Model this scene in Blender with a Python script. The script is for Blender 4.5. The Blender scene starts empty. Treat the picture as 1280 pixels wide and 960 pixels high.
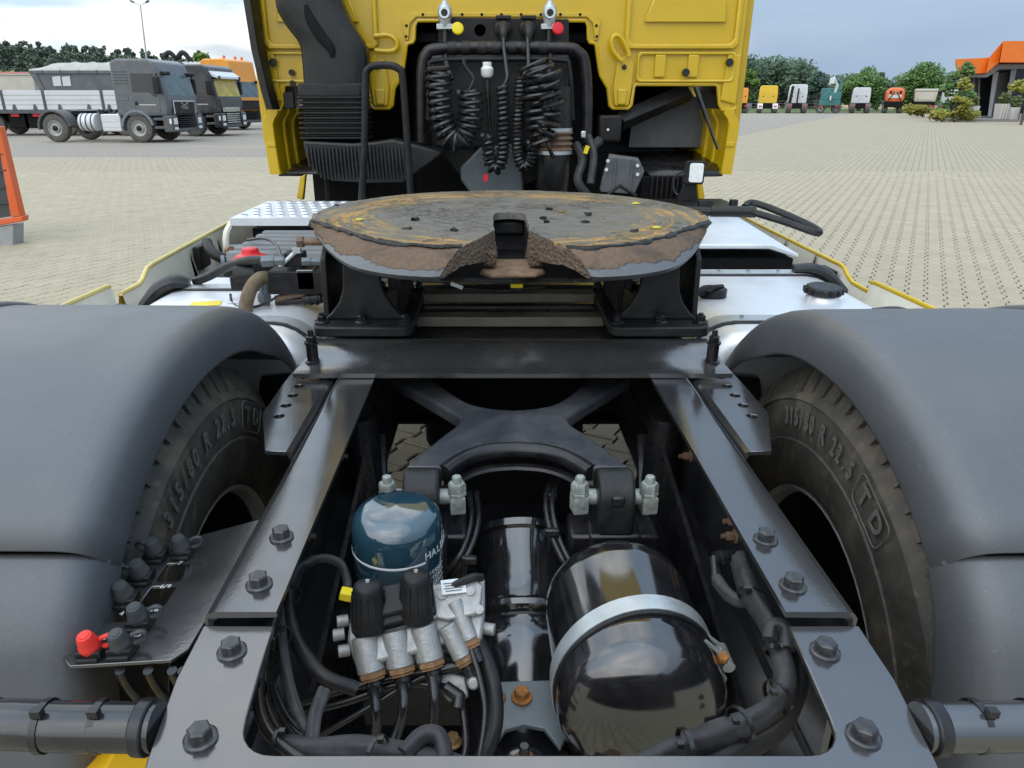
import bpy, bmesh, math, random
from mathutils import Vector, Matrix, Euler, noise as mnoise
R = math.radians
SC = bpy.context.scene
COL = SC.collection

# ------------------------------------------------------------------ camera
F_PX, CX_PX, PITCH = 900.0, 614.0, R(21.5)
CAM = Vector((-0.047, 0.0, 1.5))
cd = bpy.data.cameras.new('camera'); cam = bpy.data.objects.new('camera', cd); COL.objects.link(cam)
cam.location = CAM; cam.rotation_euler = (R(90) - PITCH, 0, 0)
cd.sensor_width = 36.0; cd.lens = 36.0 * F_PX / 1280.0; cd.shift_x = (640 - CX_PX) / 1280.0
cd.clip_start = 0.02; cd.clip_end = 3000
SC.camera = cam

# ------------------------------------------------------------------ sky, sun, exposure
SUN_EL, SUN_AZ = R(52), R(215)          # azimuth clockwise from +Y (behind the camera, to the left)
wd = bpy.data.worlds.new('World'); SC.world = wd; wd.use_nodes = True
nt = wd.node_tree; nt.nodes.clear()
def wn(t, **k):
    n = nt.nodes.new(t)
    for a, b in k.items(): setattr(n, a, b)
    return n
def wl(a, b): nt.links.new(a, b)
def wm(op, a, b=None, c=None):
    n = wn('ShaderNodeMath', operation=op)
    for i, v in enumerate((a, b, c)):
        if v is None: continue
        if hasattr(v, 'node'): wl(v, n.inputs[i])
        else: n.inputs[i].default_value = v
    return n.outputs[0]
def wramp(fac, stops):
    n = wn('ShaderNodeValToRGB'); cr = n.color_ramp
    cr.elements[0].position = stops[0][0]; cr.elements[0].color = (*stops[0][1], 1)
    cr.elements[1].position = stops[-1][0]; cr.elements[1].color = (*stops[-1][1], 1)
    for p, c in stops[1:-1]:
        e = cr.elements.new(p); e.color = (*c, 1)
    wl(fac, n.inputs[0]); return n.outputs[0]
def wmix(fac, a, b):
    n = wn('ShaderNodeMix', data_type='RGBA')
    for s, v in ((n.inputs[0], fac), (n.inputs[6], a), (n.inputs[7], b)):
        if hasattr(v, 'node'): wl(v, s)
        elif isinstance(v, tuple): s.default_value = (*v, 1)
        else: s.default_value = v
    return n.outputs[2]
sky = wn('ShaderNodeTexSky', sky_type='NISHITA'); sky.sun_disc = False
sky.sun_elevation = SUN_EL; sky.sun_rotation = SUN_AZ; sky.air_density = 1.0; sky.dust_density = 1.5
tc = wn('ShaderNodeTexCoord'); sep = wn('ShaderNodeSeparateXYZ'); wl(tc.outputs['Generated'], sep.inputs[0])
dx, dy, dz = sep.outputs
den = wm('ADD', wm('MAXIMUM', dz, 0.0), 0.16)
cmb = wn('ShaderNodeCombineXYZ'); wl(wm('DIVIDE', dx, den), cmb.inputs[0]); wl(wm('DIVIDE', dy, den), cmb.inputs[1])
def wnoise(scale, detail, rough, off=(0, 0, 0)):
    m = wn('ShaderNodeMapping'); m.inputs['Location'].default_value = off; wl(cmb.outputs[0], m.inputs[0])
    n = wn('ShaderNodeTexNoise'); n.inputs['Scale'].default_value = scale; n.inputs['Detail'].default_value = detail
    n.inputs['Roughness'].default_value = rough; n.inputs['Distortion'].default_value = 0.35; wl(m.outputs[0], n.inputs[0])
    return n.outputs[0]
cov = wnoise(0.62, 6, 0.55, (1.7, 0.4, 0)); shade = wnoise(1.1, 7, 0.6, (5.2, 3.1, 0)); wisp = wnoise(0.4, 5, 0.5, (9.2, 1.1, 0))
cloud = wramp(shade, [(0.34, (4.7, 5.2, 5.7)), (0.43, (7.0, 7.3, 7.45)), (0.50, (8.9, 8.9, 8.7)), (0.62, (10.6, 10.4, 10.0))])
covf = wramp(cov, [(0.42, (0, 0, 0)), (0.55, (1, 1, 1))])
skyc = wmix(0.6, sky.outputs[0], (4.6, 6.2, 7.6))        # thin veil of high cloud in the gaps
fair = wmix(covf, skyc, cloud)
storm = wramp(wisp, [(0.30, (2.3, 3.15, 4.3)), (0.70, (2.95, 3.85, 5.0))])
stormf = wramp(wm('ADD', dx, wm('MULTIPLY', wm('SUBTRACT', wisp, 0.5), 0.3)), [(0.0, (0, 0, 0)), (0.30, (1, 1, 1))])
hz = wramp(dz, [(0.0, (1, 1, 1)), (0.16, (0, 0, 0))])
fair = wmix(wm('MULTIPLY', hz, 0.30), fair, (5.8, 6.2, 6.5))
fin = wmix(wm('MULTIPLY', stormf, 0.95), fair, storm)
grad = wm('ADD', 0.92, wm('MULTIPLY', wm('MAXIMUM', dz, 0.0), 1.35))      # overcast sky: brighter overhead than at the horizon
sc_ = wn('ShaderNodeVectorMath', operation='SCALE'); wl(fin, sc_.inputs[0]); wl(grad, sc_.inputs['Scale']); fin = sc_.outputs[0]
bg = wn('ShaderNodeBackground'); bg.inputs['Strength'].default_value = 0.09; wl(fin, bg.inputs[0])
wd.cycles.sampling_method = 'MANUAL'; wd.cycles.sample_map_resolution = 256
ow = wn('ShaderNodeOutputWorld'); wl(bg.outputs[0], ow.inputs[0])

sl = bpy.data.lights.new('sun', 'SUN'); sl.energy = 0.6; sl.angle = R(100); sl.color = (1.0, 0.96, 0.90)
so = bpy.data.objects.new('sun', sl); COL.objects.link(so)
sd = Vector((math.sin(SUN_AZ) * math.cos(SUN_EL), math.cos(SUN_AZ) * math.cos(SUN_EL), math.sin(SUN_EL)))
so.rotation_euler = sd.to_track_quat('Z', 'Y').to_euler(); so.location = sd * 60
vs = SC.view_settings; vs.view_transform = 'Standard'; vs.look = 'None'; vs.exposure = 0.72; vs.gamma = 1.0; vs.use_curve_mapping = False

# ------------------------------------------------------------------ helpers
def at(x, y, X=None, Y=None, Z=None):
    """point of the place seen in direction (x, y) at a known X, Y or Z"""
    ct, st = math.cos(PITCH), math.sin(PITCH)
    u, v = (x - CX_PX) / F_PX, (480 - y) / F_PX
    d = Vector((u, ct + v * st, -st + v * ct))
    t = (X - CAM.x) / d.x if X is not None else (Y - CAM.y) / d.y if Y is not None else (Z - CAM.z) / d.z
    return CAM + d * t

OFF = {}
def link(o, parent=None, at_=Vector((0, 0, 0))):
    COL.objects.link(o)
    if parent is not None:
        o.parent = parent; o.location = Vector(at_) - OFF[parent.name]
    else: o.location = at_
    OFF[o.name] = Vector(at_)
    return o
def tag(o, label=None, cat=None, group=None, kind=None):
    for k, v in (('label', label), ('category', cat), ('group', group), ('kind', kind)):
        if v: o[k] = v
    return o
def thing(name, label, cat, loc=(0, 0, 0), rotz=0, group=None, world=False):
    """Empty at a thing's base. world=True: its parts are given in world coordinates."""
    o = bpy.data.objects.new(name, None); o.empty_display_size = 0.1
    COL.objects.link(o); o.location = loc; o.rotation_euler = (0, 0, rotz)
    OFF[o.name] = Vector(loc) if world else Vector((0, 0, 0))
    return tag(o, label, cat, group)
def copy_tree(o, parent=None):
    c = o.copy(); COL.objects.link(c); OFF[c.name] = OFF[o.name].copy()
    if parent is not None: c.parent = parent
    for ch in o.children:
        copy_tree(ch, c)
    return c
def put(name, mesh, parent, loc, rot=(0, 0, 0), scale=(1, 1, 1), bevel=0):
    o = bpy.data.objects.new(name, mesh); link(o, parent, loc); o.rotation_euler = rot; o.scale = scale
    if bevel: add_bevel(o, bevel)
    return o
def add_bevel(o, w, seg=2):
    m = o.modifiers.new('bevel', 'BEVEL'); m.width = w; m.segments = seg; m.limit_method = 'ANGLE'; m.angle_limit = R(40)
def catmull(pts, sub=6):
    pts = [Vector(p) for p in pts]
    if len(pts) < 3: return pts
    P = [pts[0] * 2 - pts[1]] + pts + [pts[-1] * 2 - pts[-2]]
    out = []
    for i in range(1, len(P) - 2):
        a, b, c, d = P[i - 1:i + 3]
        for k in range(sub):
            t = k / sub
            out.append(0.5 * ((2 * b) + (c - a) * t + (2 * a - 5 * b + 4 * c - d) * t * t + (3 * b - a - 3 * c + d) * t ** 3))
    return out + [pts[-1]]
def frames(pts):
    """rotation-minimising frames"""
    n = len(pts); T = []
    for i in range(n):
        t = pts[min(i + 1, n - 1)] - pts[max(i - 1, 0)]
        T.append(t.normalized() if t.length > 1e-9 else Vector((0, 0, 1)))
    a = Vector((0, 0, 1)) if abs(T[0].z) < 0.9 else Vector((1, 0, 0))
    u = (a - T[0] * a.dot(T[0])).normalized(); out = []
    for t in T:
        u = (u - t * u.dot(t)); u = u.normalized() if u.length > 1e-6 else t.orthogonal().normalized()
        out.append((t, u, t.cross(u)))
    return out
class MB:
    def __init__(s): s.v = []; s.f = []
    def add(s, vs, fs):
        o = len(s.v); s.v += [Vector(p) for p in vs]; s.f += [tuple(i + o for i in f) for f in fs]; return s
    def box(s, c, d, M=None):
        x, y, z = [k / 2 for k in d]; c = Vector(c)
        vs = [Vector(p) for p in ((-x, -y, -z), (x, -y, -z), (x, y, -z), (-x, y, -z), (-x, -y, z), (x, -y, z), (x, y, z), (-x, y, z))]
        if M is not None: vs = [M @ p for p in vs]
        return s.add([c + p for p in vs], [(3, 2, 1, 0), (4, 5, 6, 7), (0, 1, 5, 4), (1, 2, 6, 5), (2, 3, 7, 6), (3, 0, 4, 7)])
    def bb(s, x0, x1, y0, y1, z0, z1):
        return s.box(((x0 + x1) / 2, (y0 + y1) / 2, (z0 + z1) / 2), (abs(x1 - x0), abs(y1 - y0), abs(z1 - z0)))
    def tube(s, pts, r, n=8, sub=0, cap=True, flat=None):
        """r: number or list; flat: squash of the second axis"""
        pts = catmull(pts, sub) if sub else [Vector(p) for p in pts]
        N = len(pts); fr = frames(pts); o = len(s.v)
        for i, (p, (t, u, w)) in enumerate(zip(pts, fr)):
            if callable(r): rr = r(i / max(1, N - 1))
            elif isinstance(r, (list, tuple)):
                q = i / max(1, N - 1) * (len(r) - 1); k = min(int(q), len(r) - 2); rr = r[k] + (r[k + 1] - r[k]) * (q - k)
            else: rr = r
            for j in range(n):
                a = 2 * math.pi * j / n
                s.v.append(p + u * (math.cos(a) * rr) + w * (math.sin(a) * rr * (flat or 1)))
        for i in range(N - 1):
            for j in range(n):
                a, b = o + i * n + j, o + i * n + (j + 1) % n
                s.f.append((a, b, b + n, a + n))
        if cap:
            s.f.append(tuple(o + j for j in reversed(range(n)))); s.f.append(tuple(o + (N - 1) * n + j for j in range(n)))
        return s
    def cyl(s, p0, p1, r0, r1=None, n=16): return s.tube([p0, p1], [r0, r0 if r1 is None else r1], n)
    def lathe(s, prof, o=(0, 0, 0), ax=(0, 0, 1), n=24, a0=0, a1=2 * math.pi, cap=True):
        """prof: (radius, height) pairs along the axis"""
        o = Vector(o); ax = Vector(ax).normalized(); u = ax.orthogonal().normalized()
        if abs(ax.z) > 0.99: u = Vector((1, 0, 0))
        w = ax.cross(u); b = len(s.v); full = abs(a1 - a0) > 6.28
        m = n if full else n + 1
        for r, h in prof:
            for j in range(m):
                a = a0 + (a1 - a0) * j / n
                s.v.append(o + ax * h + (u * math.cos(a) + w * math.sin(a)) * max(r, 1e-5))
        for i in range(len(prof) - 1):
            for j in range(n):
                k = (j + 1) % m
                s.f.append((b + i * m + j, b + i * m + k, b + (i + 1) * m + k, b + (i + 1) * m + j))
        if cap and full:
            if prof[0][0] > 1e-4: s.f.append(tuple(b + j for j in reversed(range(m))))
            if prof[-1][0] > 1e-4: s.f.append(tuple(b + (len(prof) - 1) * m + j for j in range(m)))
        return s
    def loft(s, loops, cap=True, close=True):
        b = len(s.v); n = len(loops[0])
        for L in loops: s.v += [Vector(p) for p in L]
        for i in range(len(loops) - 1):
            for j in range(n if close else n - 1):
                k = (j + 1) % n
                s.f.append((b + i * n + j, b + i * n + k, b + (i + 1) * n + k, b + (i + 1) * n + j))
        if cap and close:
            s.f.append(tuple(b + j for j in reversed(range(n)))); s.f.append(tuple(b + (len(loops) - 1) * n + j for j in range(n)))
        return s
    def prism(s, poly, vec):
        """closed 3-D polygon swept by vec"""
        vec = Vector(vec); return s.loft([[Vector(p) for p in poly], [Vector(p) + vec for p in poly]])
    def plate(s, outer, holes, vec):
        """flat 3-D polygon with holes, thickened by vec"""
        vec = Vector(vec); bm = bmesh.new(); loops = []
        for L in [outer] + list(holes):
            vs = [bm.verts.new(Vector(p)) for p in L]
            loops.append(vs)
            for i in range(len(vs)): bm.edges.new((vs[i], vs[(i + 1) % len(vs)]))
        bmesh.ops.triangle_fill(bm, edges=bm.edges[:], use_beauty=True)
        nrm = vec.normalized()
        bm.verts.index_update(); o = len(s.v)
        tri = []
        for f in bm.faces:
            q = [v.index for v in f.verts]
            if f.normal.dot(nrm) < 0: q.reverse()
            tri.append(q)
        nv = len(bm.verts)
        s.v += [v.co.copy() for v in bm.verts] + [v.co + vec for v in bm.verts]
        for q in tri:
            s.f.append(tuple(o + nv + i for i in q)); s.f.append(tuple(o + i for i in reversed(q)))
        for L in loops:
            for i in range(len(L)):
                a, b = L[i].index, L[(i + 1) % len(L)].index
                s.f.append((o + a, o + b, o + nv + b, o + nv + a))
        bm.free(); return s
    def xf(s, M, i0=0):
        for i in range(i0, len(s.v)): s.v[i] = M @ s.v[i]
        return s
    def mirror(s):
        t = MB(); t.v = [Vector((-p.x, p.y, p.z)) for p in s.v]; t.f = [tuple(reversed(f)) for f in s.f]; return t
    def jitter(s, amp, sc, seed=0):
        for i, p in enumerate(s.v):
            s.v[i] = p + mnoise.noise_vector(p * sc + Vector((seed, seed * .7, 0))) * amp
        return s
    def mesh(s, name, mat, smooth=True, ang=38, centre=None):
        c = Vector(centre) if centre is not None else Vector((0, 0, 0))
        me = bpy.data.meshes.new(name); me.from_pydata([p - c for p in s.v], [], s.f)
        bm = bmesh.new(); bm.from_mesh(me); bmesh.ops.recalc_face_normals(bm, faces=bm.faces[:]); bm.to_mesh(me); bm.free()
        if mat is not None: me.materials.append(mat)
        if smooth:
            me.polygons.foreach_set('use_smooth', [True] * len(me.polygons)); me.set_sharp_from_angle(angle=R(ang))
        return me
    def build(s, name, mat, parent=None, bevel=0, smooth=True, seg=2, ang=38):
        lo = Vector([min(p[i] for p in s.v) for i in range(3)]); hi = Vector([max(p[i] for p in s.v) for i in range(3)])
        c = (lo + hi) / 2
        if parent is None: c.z = lo.z
        o = bpy.data.objects.new(name, s.mesh(name, mat, smooth, ang, c)); link(o, parent, c)
        if bevel: add_bevel(o, bevel, seg)
        return o
def arc(c, r, a0, a1, n, plane='xy'):
    c = Vector(c); out = []
    for i in range(n + 1):
        a = a0 + (a1 - a0) * i / n; p, q = r * math.cos(a), r * math.sin(a)
        out.append(c + (Vector((p, q, 0)) if plane == 'xy' else Vector((0, p, q)) if plane == 'yz' else Vector((p, 0, q))))
    return out
def circle(c, r, n=14, plane='xy'): return arc(c, r, 0, 2 * math.pi * (n - 1) / n, n - 1, plane)
def rrect(w, h, r, n=4):
    out = []
    for sx, sy, a in ((1, 1, 0), (-1, 1, 90), (-1, -1, 180), (1, -1, 270)):
        for i in range(n + 1):
            t = R(a + 90 * i / n); out.append((sx * (w / 2 - r) + r * math.cos(t), sy * (h / 2 - r) + r * math.sin(t)))
    return out
def text(name, s, mat, parent, loc, rot, size, thick=0.0005, align='CENTER', matrix=None, sx=1.0, bold=0.0):
    """lettering as real mesh"""
    cu = bpy.data.curves.new(name, 'FONT'); cu.body = s; cu.size = size; cu.extrude = thick; cu.align_x = align; cu.align_y = 'CENTER'; cu.resolution_u = 3; cu.offset = bold
    to = bpy.data.objects.new('tmp', cu); COL.objects.link(to); bpy.context.view_layer.update()
    me = bpy.data.meshes.new_from_object(to.evaluated_get(bpy.context.evaluated_depsgraph_get())); me.name = name
    bpy.data.objects.remove(to); bpy.data.curves.remove(cu)
    me.materials.clear(); me.materials.append(mat)
    o = bpy.data.objects.new(name, me); link(o, parent, loc)
    o.rotation_euler = rot if matrix is None else matrix.to_euler(); o.scale = (sx, 1, 1)
    return o
# ------------------------------------------------------------------ materials
class NT:
    def __init__(s, name):
        s.m = bpy.data.materials.new(name); s.m.use_nodes = True; s.t = s.m.node_tree
        s.b = s.t.nodes['Principled BSDF']; s.co = s.t.nodes.new('ShaderNodeTexCoord').outputs['Object']
        s.geo = None
    def n(s, t, **k):
        n = s.t.nodes.new(t)
        for a, b in k.items(): setattr(n, a, b)
        return n
    def l(s, a, b): s.t.links.new(a, b)
    def world(s):
        if s.geo is None: s.geo = s.n('ShaderNodeNewGeometry')
        return s.geo.outputs['Position']
    def noise(s, sc, det=4, rough=0.55, vec=None, dist=0.0, stretch=None, out=0):
        v = vec or s.co
        if stretch:
            m = s.n('ShaderNodeMapping'); m.inputs['Scale'].default_value = stretch; s.l(v, m.inputs[0]); v = m.outputs[0]
        n = s.n('ShaderNodeTexNoise'); n.inputs['Scale'].default_value = sc; n.inputs['Detail'].default_value = det
        n.inputs['Roughness'].default_value = rough; n.inputs['Distortion'].default_value = dist; s.l(v, n.inputs[0])
        return n.outputs[out]
    def voro(s, sc, feat='F1', vec=None, out='Distance'):
        n = s.n('ShaderNodeTexVoronoi', feature=feat); n.inputs['Scale'].default_value = sc; s.l(vec or s.co, n.inputs[0]); return n.outputs[out]
    def ramp(s, fac, stops, interp='LINEAR'):
        n = s.n('ShaderNodeValToRGB'); cr = n.color_ramp; cr.interpolation = interp
        f = lambda c: (c, c, c, 1) if isinstance(c, (int, float)) else (*c, 1)
        cr.elements[0].position = stops[0][0]; cr.elements[0].color = f(stops[0][1])
        cr.elements[1].position = stops[-1][0]; cr.elements[1].color = f(stops[-1][1])
        for p, c in stops[1:-1]:
            e = cr.elements.new(p); e.color = f(c)
        s.l(fac, n.inputs[0]); return n.outputs[0]
    def mix(s, fac, a, b, blend='MIX'):
        n = s.n('ShaderNodeMix', data_type='RGBA', blend_type=blend)
        for k, v in ((n.inputs[0], fac), (n.inputs[6], a), (n.inputs[7], b)):
            if hasattr(v, 'node'): s.l(v, k)
            elif isinstance(v, (tuple, list)): k.default_value = (*v, 1)
            else: k.default_value = v if k.type == 'VALUE' else (v, v, v, 1)
        return n.outputs[2]
    def math(s, op, a, b=None):
        n = s.n('ShaderNodeMath', operation=op)
        for i, v in enumerate((a, b)):
            if v is None: continue
            if hasattr(v, 'node'): s.l(v, n.inputs[i])
            else: n.inputs[i].default_value = v
        return n.outputs[0]
    def bump(s, h, strength=0.3, dist=0.01, prev=None):
        n = s.n('ShaderNodeBump'); n.inputs['Strength'].default_value = strength; n.inputs['Distance'].default_value = dist
        s.l(h, n.inputs['Height'])
        if prev is not None: s.l(prev, n.inputs['Normal'])
        return n.outputs[0]
    def set(s, **k):
        for a, v in k.items():
            i = s.b.inputs[{'col': 'Base Color', 'rough': 'Roughness', 'metal': 'Metallic', 'nrm': 'Normal', 'spec': 'Specular IOR Level', 'coat': 'Coat Weight',
                            'coatr': 'Coat Roughness', 'trans': 'Transmission Weight', 'alpha': 'Alpha', 'sheen': 'Sheen Weight', 'sub': 'Subsurface Weight'}[a]]
            if hasattr(v, 'node'): s.l(v, i)
            elif isinstance(v, (tuple, list)): i.default_value = (*v, 1)
            else: i.default_value = v
        return s
def sc3(c, k): return tuple(x * k for x in c)
def mat(name, col, rough=0.5, metal=0.0, var=0.12, vsc=8, bump=0.0, bsc=80, coat=0.0, dust=0.0, dustc=(0.33, 0.30, 0.25), rvar=0.12, scratch=0.0, orange=0.0, spec=0.5):
    """base colour with tonal variation, roughness break-up, fine relief, optional dust film, scratches and orange-peel"""
    t = NT(name); n1 = t.noise(vsc, 5, 0.6)
    c = t.mix(t.ramp(n1, [(0.3, 0.0), (0.7, 1.0)]), sc3(col, 1 - var), sc3(col, 1 + var))
    r = t.ramp(t.noise(vsc * 2.7, 6, 0.65), [(0.3, max(0.02, rough - rvar)), (0.7, min(1, rough + rvar))])
    nb = None
    if dust:
        d = t.ramp(t.noise(vsc * 1.7, 8, 0.7), [(0.42, 0.0), (0.75, dust)]); sp = t.ramp(t.noise(vsc * 30, 3, 0.6), [(0.62, 0.0), (0.72, dust)])
        d = t.math('MAXIMUM', d, sp)
        c = t.mix(d, c, dustc); r = t.mix(d, r, 0.85)
    if scratch:
        rm_ = t.n('ShaderNodeMapping'); rm_.inputs['Rotation'].default_value = (0.4, 0.7, 0.9); t.l(t.co, rm_.inputs[0])
        s1 = t.noise(13, 2, 0.5, vec=rm_.outputs[0], stretch=(1, 30, 30)); s2 = t.noise(17, 2, 0.5, stretch=(26, 1, 22))
        sc = t.math('MAXIMUM', t.ramp(s1, [(0.685, 0.0), (0.715, scratch)]), t.ramp(s2, [(0.695, 0.0), (0.725, scratch)]))
        c = t.mix(sc, c, tuple(min(1, x * 1.6 + 0.10) for x in col))
    if bump: nb = t.bump(t.noise(bsc, 4, 0.6), bump, 0.002)
    if orange: nb = t.bump(t.noise(170, 2, 0.5), orange, 0.001, nb)
    t.set(col=c, rough=r, metal=metal, coat=coat, coatr=0.08, spec=spec)
    if nb is not None: t.set(nrm=nb)
    return t.m
M = {}
M['yellow'] = mat('cab_paint_yellow', (0.57, 0.375, 0.002), 0.30, var=0.07, vsc=3, coat=0.35, dust=0.05, orange=0.05, rvar=0.08)
M['cream'] = mat('skirt_primer', (0.76, 0.72, 0.60), 0.5, var=0.06, vsc=4, dust=0.3)
M['frame'] = mat('frame_paint', (0.165, 0.165, 0.168), 0.16, metal=0.85, var=0.08, vsc=5, orange=0.09, dust=0.03, rvar=0.05, scratch=0.03)
M['black'] = mat('black_paint', (0.008, 0.008, 0.010), 0.28, var=0.3, vsc=9, orange=0.10, dust=0.05, rvar=0.12, spec=0.45)
M['gloss'] = mat('gloss_black', (0.009, 0.009, 0.011), 0.13, var=0.3, vsc=9, coat=0.8, spec=0.9, orange=0.03, dust=0.05, rvar=0.05)
M['matt'] = mat('matt_black', (0.008, 0.008, 0.009), 0.45, var=0.3, vsc=12, bump=0.15, bsc=120, dust=0.04, spec=0.3)
M['cast'] = mat('black_casting', (0.010, 0.011, 0.012), 0.40, var=0.25, vsc=10, bump=0.6, bsc=260, dust=0.05, spec=0.35)
M['plastic'] = mat('grey_mudguard_plastic', (0.090, 0.094, 0.101), 0.42, var=0.06, vsc=3, bump=0.10, bsc=600, scratch=0.30, dust=0.15, dustc=(0.20, 0.195, 0.18), rvar=0.06)
M['duct'] = mat('duct_plastic', (0.011, 0.012, 0.013), 0.36, var=0.15, vsc=6, bump=0.12, bsc=300, dust=0.04, spec=0.35)
M['rubber'] = mat('rubber', (0.011, 0.011, 0.012), 0.42, var=0.25, vsc=14, bump=0.1, bsc=200, dust=0.05, spec=0.35)
M['hose'] = mat('hose', (0.012, 0.012, 0.013), 0.25, var=0.2, vsc=20, dust=0.05, rvar=0.1)
M['ali'] = mat('tank_aluminium', (0.80, 0.82, 0.84), 0.36, metal=0.45, var=0.06, vsc=3, bump=0.05, bsc=90, dust=0.12, rvar=0.1)
M['aliw'] = mat('step_aluminium', (0.72, 0.75, 0.78), 0.42, metal=0.35, var=0.06, vsc=5, dust=0.15)
M['castali'] = mat('cast_aluminium', (0.36, 0.36, 0.35), 0.5, metal=0.6, var=0.16, vsc=26, bump=0.5, bsc=300, dust=0.35, dustc=(.17, .165, .15))
M['zinc'] = mat('zinc_plate', (0.50, 0.54, 0.55), 0.38, metal=0.55, var=0.16, vsc=22, bump=0.1, bsc=200, dust=0.2)
M['chrome'] = mat('bright_steel', (0.62, 0.62, 0.60), 0.22, metal=0.95, var=0.15, vsc=30, dust=0.15)
M['nut'] = mat('old_zinc_nut', (0.30, 0.325, 0.30), 0.45, metal=0.35, var=0.45, vsc=60, bump=0.25, bsc=300, dust=0.35, dustc=(.30, .29, .24))
M['brass'] = mat('rusty_brass_nut', (0.30, 0.17, 0.085), 0.45, metal=0.5, var=0.35, vsc=70, bump=0.3, bsc=260, dust=0.35, dustc=(.12, .06, .03))
M['rust'] = mat('rusty_bolt', (0.36, 0.15, 0.035), 0.75, metal=0.1, var=0.45, vsc=70, bump=0.5, bsc=260)
M['blue'] = mat('cartridge_blue', (0.015, 0.045, 0.066), 0.06, var=0.06, vsc=4, coat=1.0, spec=0.9, rvar=0.04)
M['cloth'] = mat('harness_wrap', (0.024, 0.024, 0.026), 0.62, var=0.25, vsc=18, bump=0.9, bsc=60, dust=0.08)
M['red'] = mat('red_plastic', (0.62, 0.012, 0.018), 0.38, var=0.06, vsc=9)
M['tagyel'] = mat('yellow_plastic', (0.80, 0.62, 0.01), 0.4, var=0.05, vsc=9)
M['white'] = mat('white_paint', (0.74, 0.74, 0.72), 0.45, var=0.05, vsc=5, dust=0.15)
M['sticker'] = mat('sticker_white', (0.60, 0.62, 0.62), 0.5, var=0.05)
M['ink'] = mat('ink_grey', (0.30, 0.31, 0.31), 0.6, var=0.2)
M['inkd'] = mat('ink_dark', (0.05, 0.05, 0.06), 0.6, var=0.2)
M['braid'] = mat('braided_hose', (0.16, 0.12, 0.075), 0.85, var=0.3, vsc=40, bump=0.6, bsc=200)
M['brown'] = mat('brown_clamp', (0.17, 0.11, 0.07), 0.6, var=0.3, vsc=30)
M['glass'] = mat('cab_glass', (0.02, 0.025, 0.03), 0.05, var=0.1, coat=0.5, rvar=0.02)
M['lens'] = mat('lamp_lens', (0.72, 0.74, 0.72), 0.18, var=0.1, vsc=60, bump=0.6, bsc=120)
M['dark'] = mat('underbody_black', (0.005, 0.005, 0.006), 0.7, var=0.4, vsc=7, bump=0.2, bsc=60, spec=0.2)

def tyre_mat():
    t = NT('tyre_rubber'); n = t.noise(7, 6, 0.65)
    c = t.ramp(n, [(0.28, (0.024, 0.023, 0.021)), (0.50, (0.052, 0.045, 0.036)), (0.72, (0.13, 0.105, 0.074))])
    c = t.mix(t.ramp(t.noise(55, 4, 0.7), [(0.55, 0.0), (0.75, 0.5)]), c, (0.17, 0.145, 0.105))
    t.set(col=c, rough=t.ramp(n, [(0.3, 0.55), (0.7, 0.85)]), nrm=t.bump(t.noise(120, 4, 0.6), 0.25, 0.002)); return t.m
M['tyre'] = tyre_mat()
M['tyreink'] = mat('tyre_letter', (0.10, 0.093, 0.082), 0.75, var=0.25, vsc=40)

def grease_mat():
    """fifth wheel: dark grease smeared in arcs over rust-orange grease and bare plate"""
    t = NT('fifth_wheel_grease'); w = t.world()
    sub = t.n('ShaderNodeVectorMath', operation='SUBTRACT'); t.l(w, sub.inputs[0]); sub.inputs[1].default_value = (0, 1.90, 1.2)
    sep = t.n('ShaderNodeSeparateXYZ'); t.l(sub.outputs[0], sep.inputs[0])
    ln = t.n('ShaderNodeVectorMath', operation='LENGTH'); t.l(sub.outputs[0], ln.inputs[0])
    ang = t.math('ARCTAN2', sep.outputs[1], sep.outputs[0])
    cb = t.n('ShaderNodeCombineXYZ'); t.l(t.math('MULTIPLY', ln.outputs['Value'], 44.0), cb.inputs[0]); t.l(t.math('MULTIPLY', ang, 1.7), cb.inputs[1])
    arcs = t.noise(1.0, 7, 0.68, vec=cb.outputs[0], dist=0.3)
    blot = t.noise(4.5, 5, 0.6, vec=w)
    rad = t.ramp(ln.outputs['Value'], [(0.12, 0.0), (0.26, 0.55), (0.40, 1.0), (0.60, 0.75)])
    f = t.math('MULTIPLY', t.math('ADD', arcs, t.math('MULTIPLY', t.math('SUBTRACT', blot, 0.5), 0.6)), rad)
    grey = t.mix(t.noise(30, 5, 0.65, vec=w), (0.070, 0.066, 0.060), (0.225, 0.212, 0.188))
    c = t.mix(t.ramp(f, [(0.39, 0.0), (0.47, 0.55), (0.57, 0.9)]), grey, t.ramp(f, [(0.40, (0.17, 0.15, 0.095)), (0.49, (0.30, 0.20, 0.075)), (0.58, (0.50, 0.27, 0.08))]))
    crk = t.noise(16, 6, 0.75, vec=w, dist=1.2)
    ck = t.math('MULTIPLY', t.ramp(crk, [(0.485, 0.0), (0.50, 1.0), (0.515, 0.0)]), t.ramp(t.noise(5, 3, 0.5, vec=w), [(0.50, 0.0), (0.60, 1.0)]))
    c = t.mix(ck, c, (0.012, 0.011, 0.010))
    h = t.math('SUBTRACT', t.math('ADD', t.noise(45, 6, 0.7, vec=w), t.math('MULTIPLY', arcs, 0.9)), t.math('MULTIPLY', ck, 0.9))
    t.set(col=c, rough=t.ramp(t.noise(25, 4, 0.6, vec=w), [(0.3, 0.30), (0.7, 0.65)]), nrm=t.bump(h, 0.9, 0.010)); return t.m
M['grease'] = grease_mat()
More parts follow.
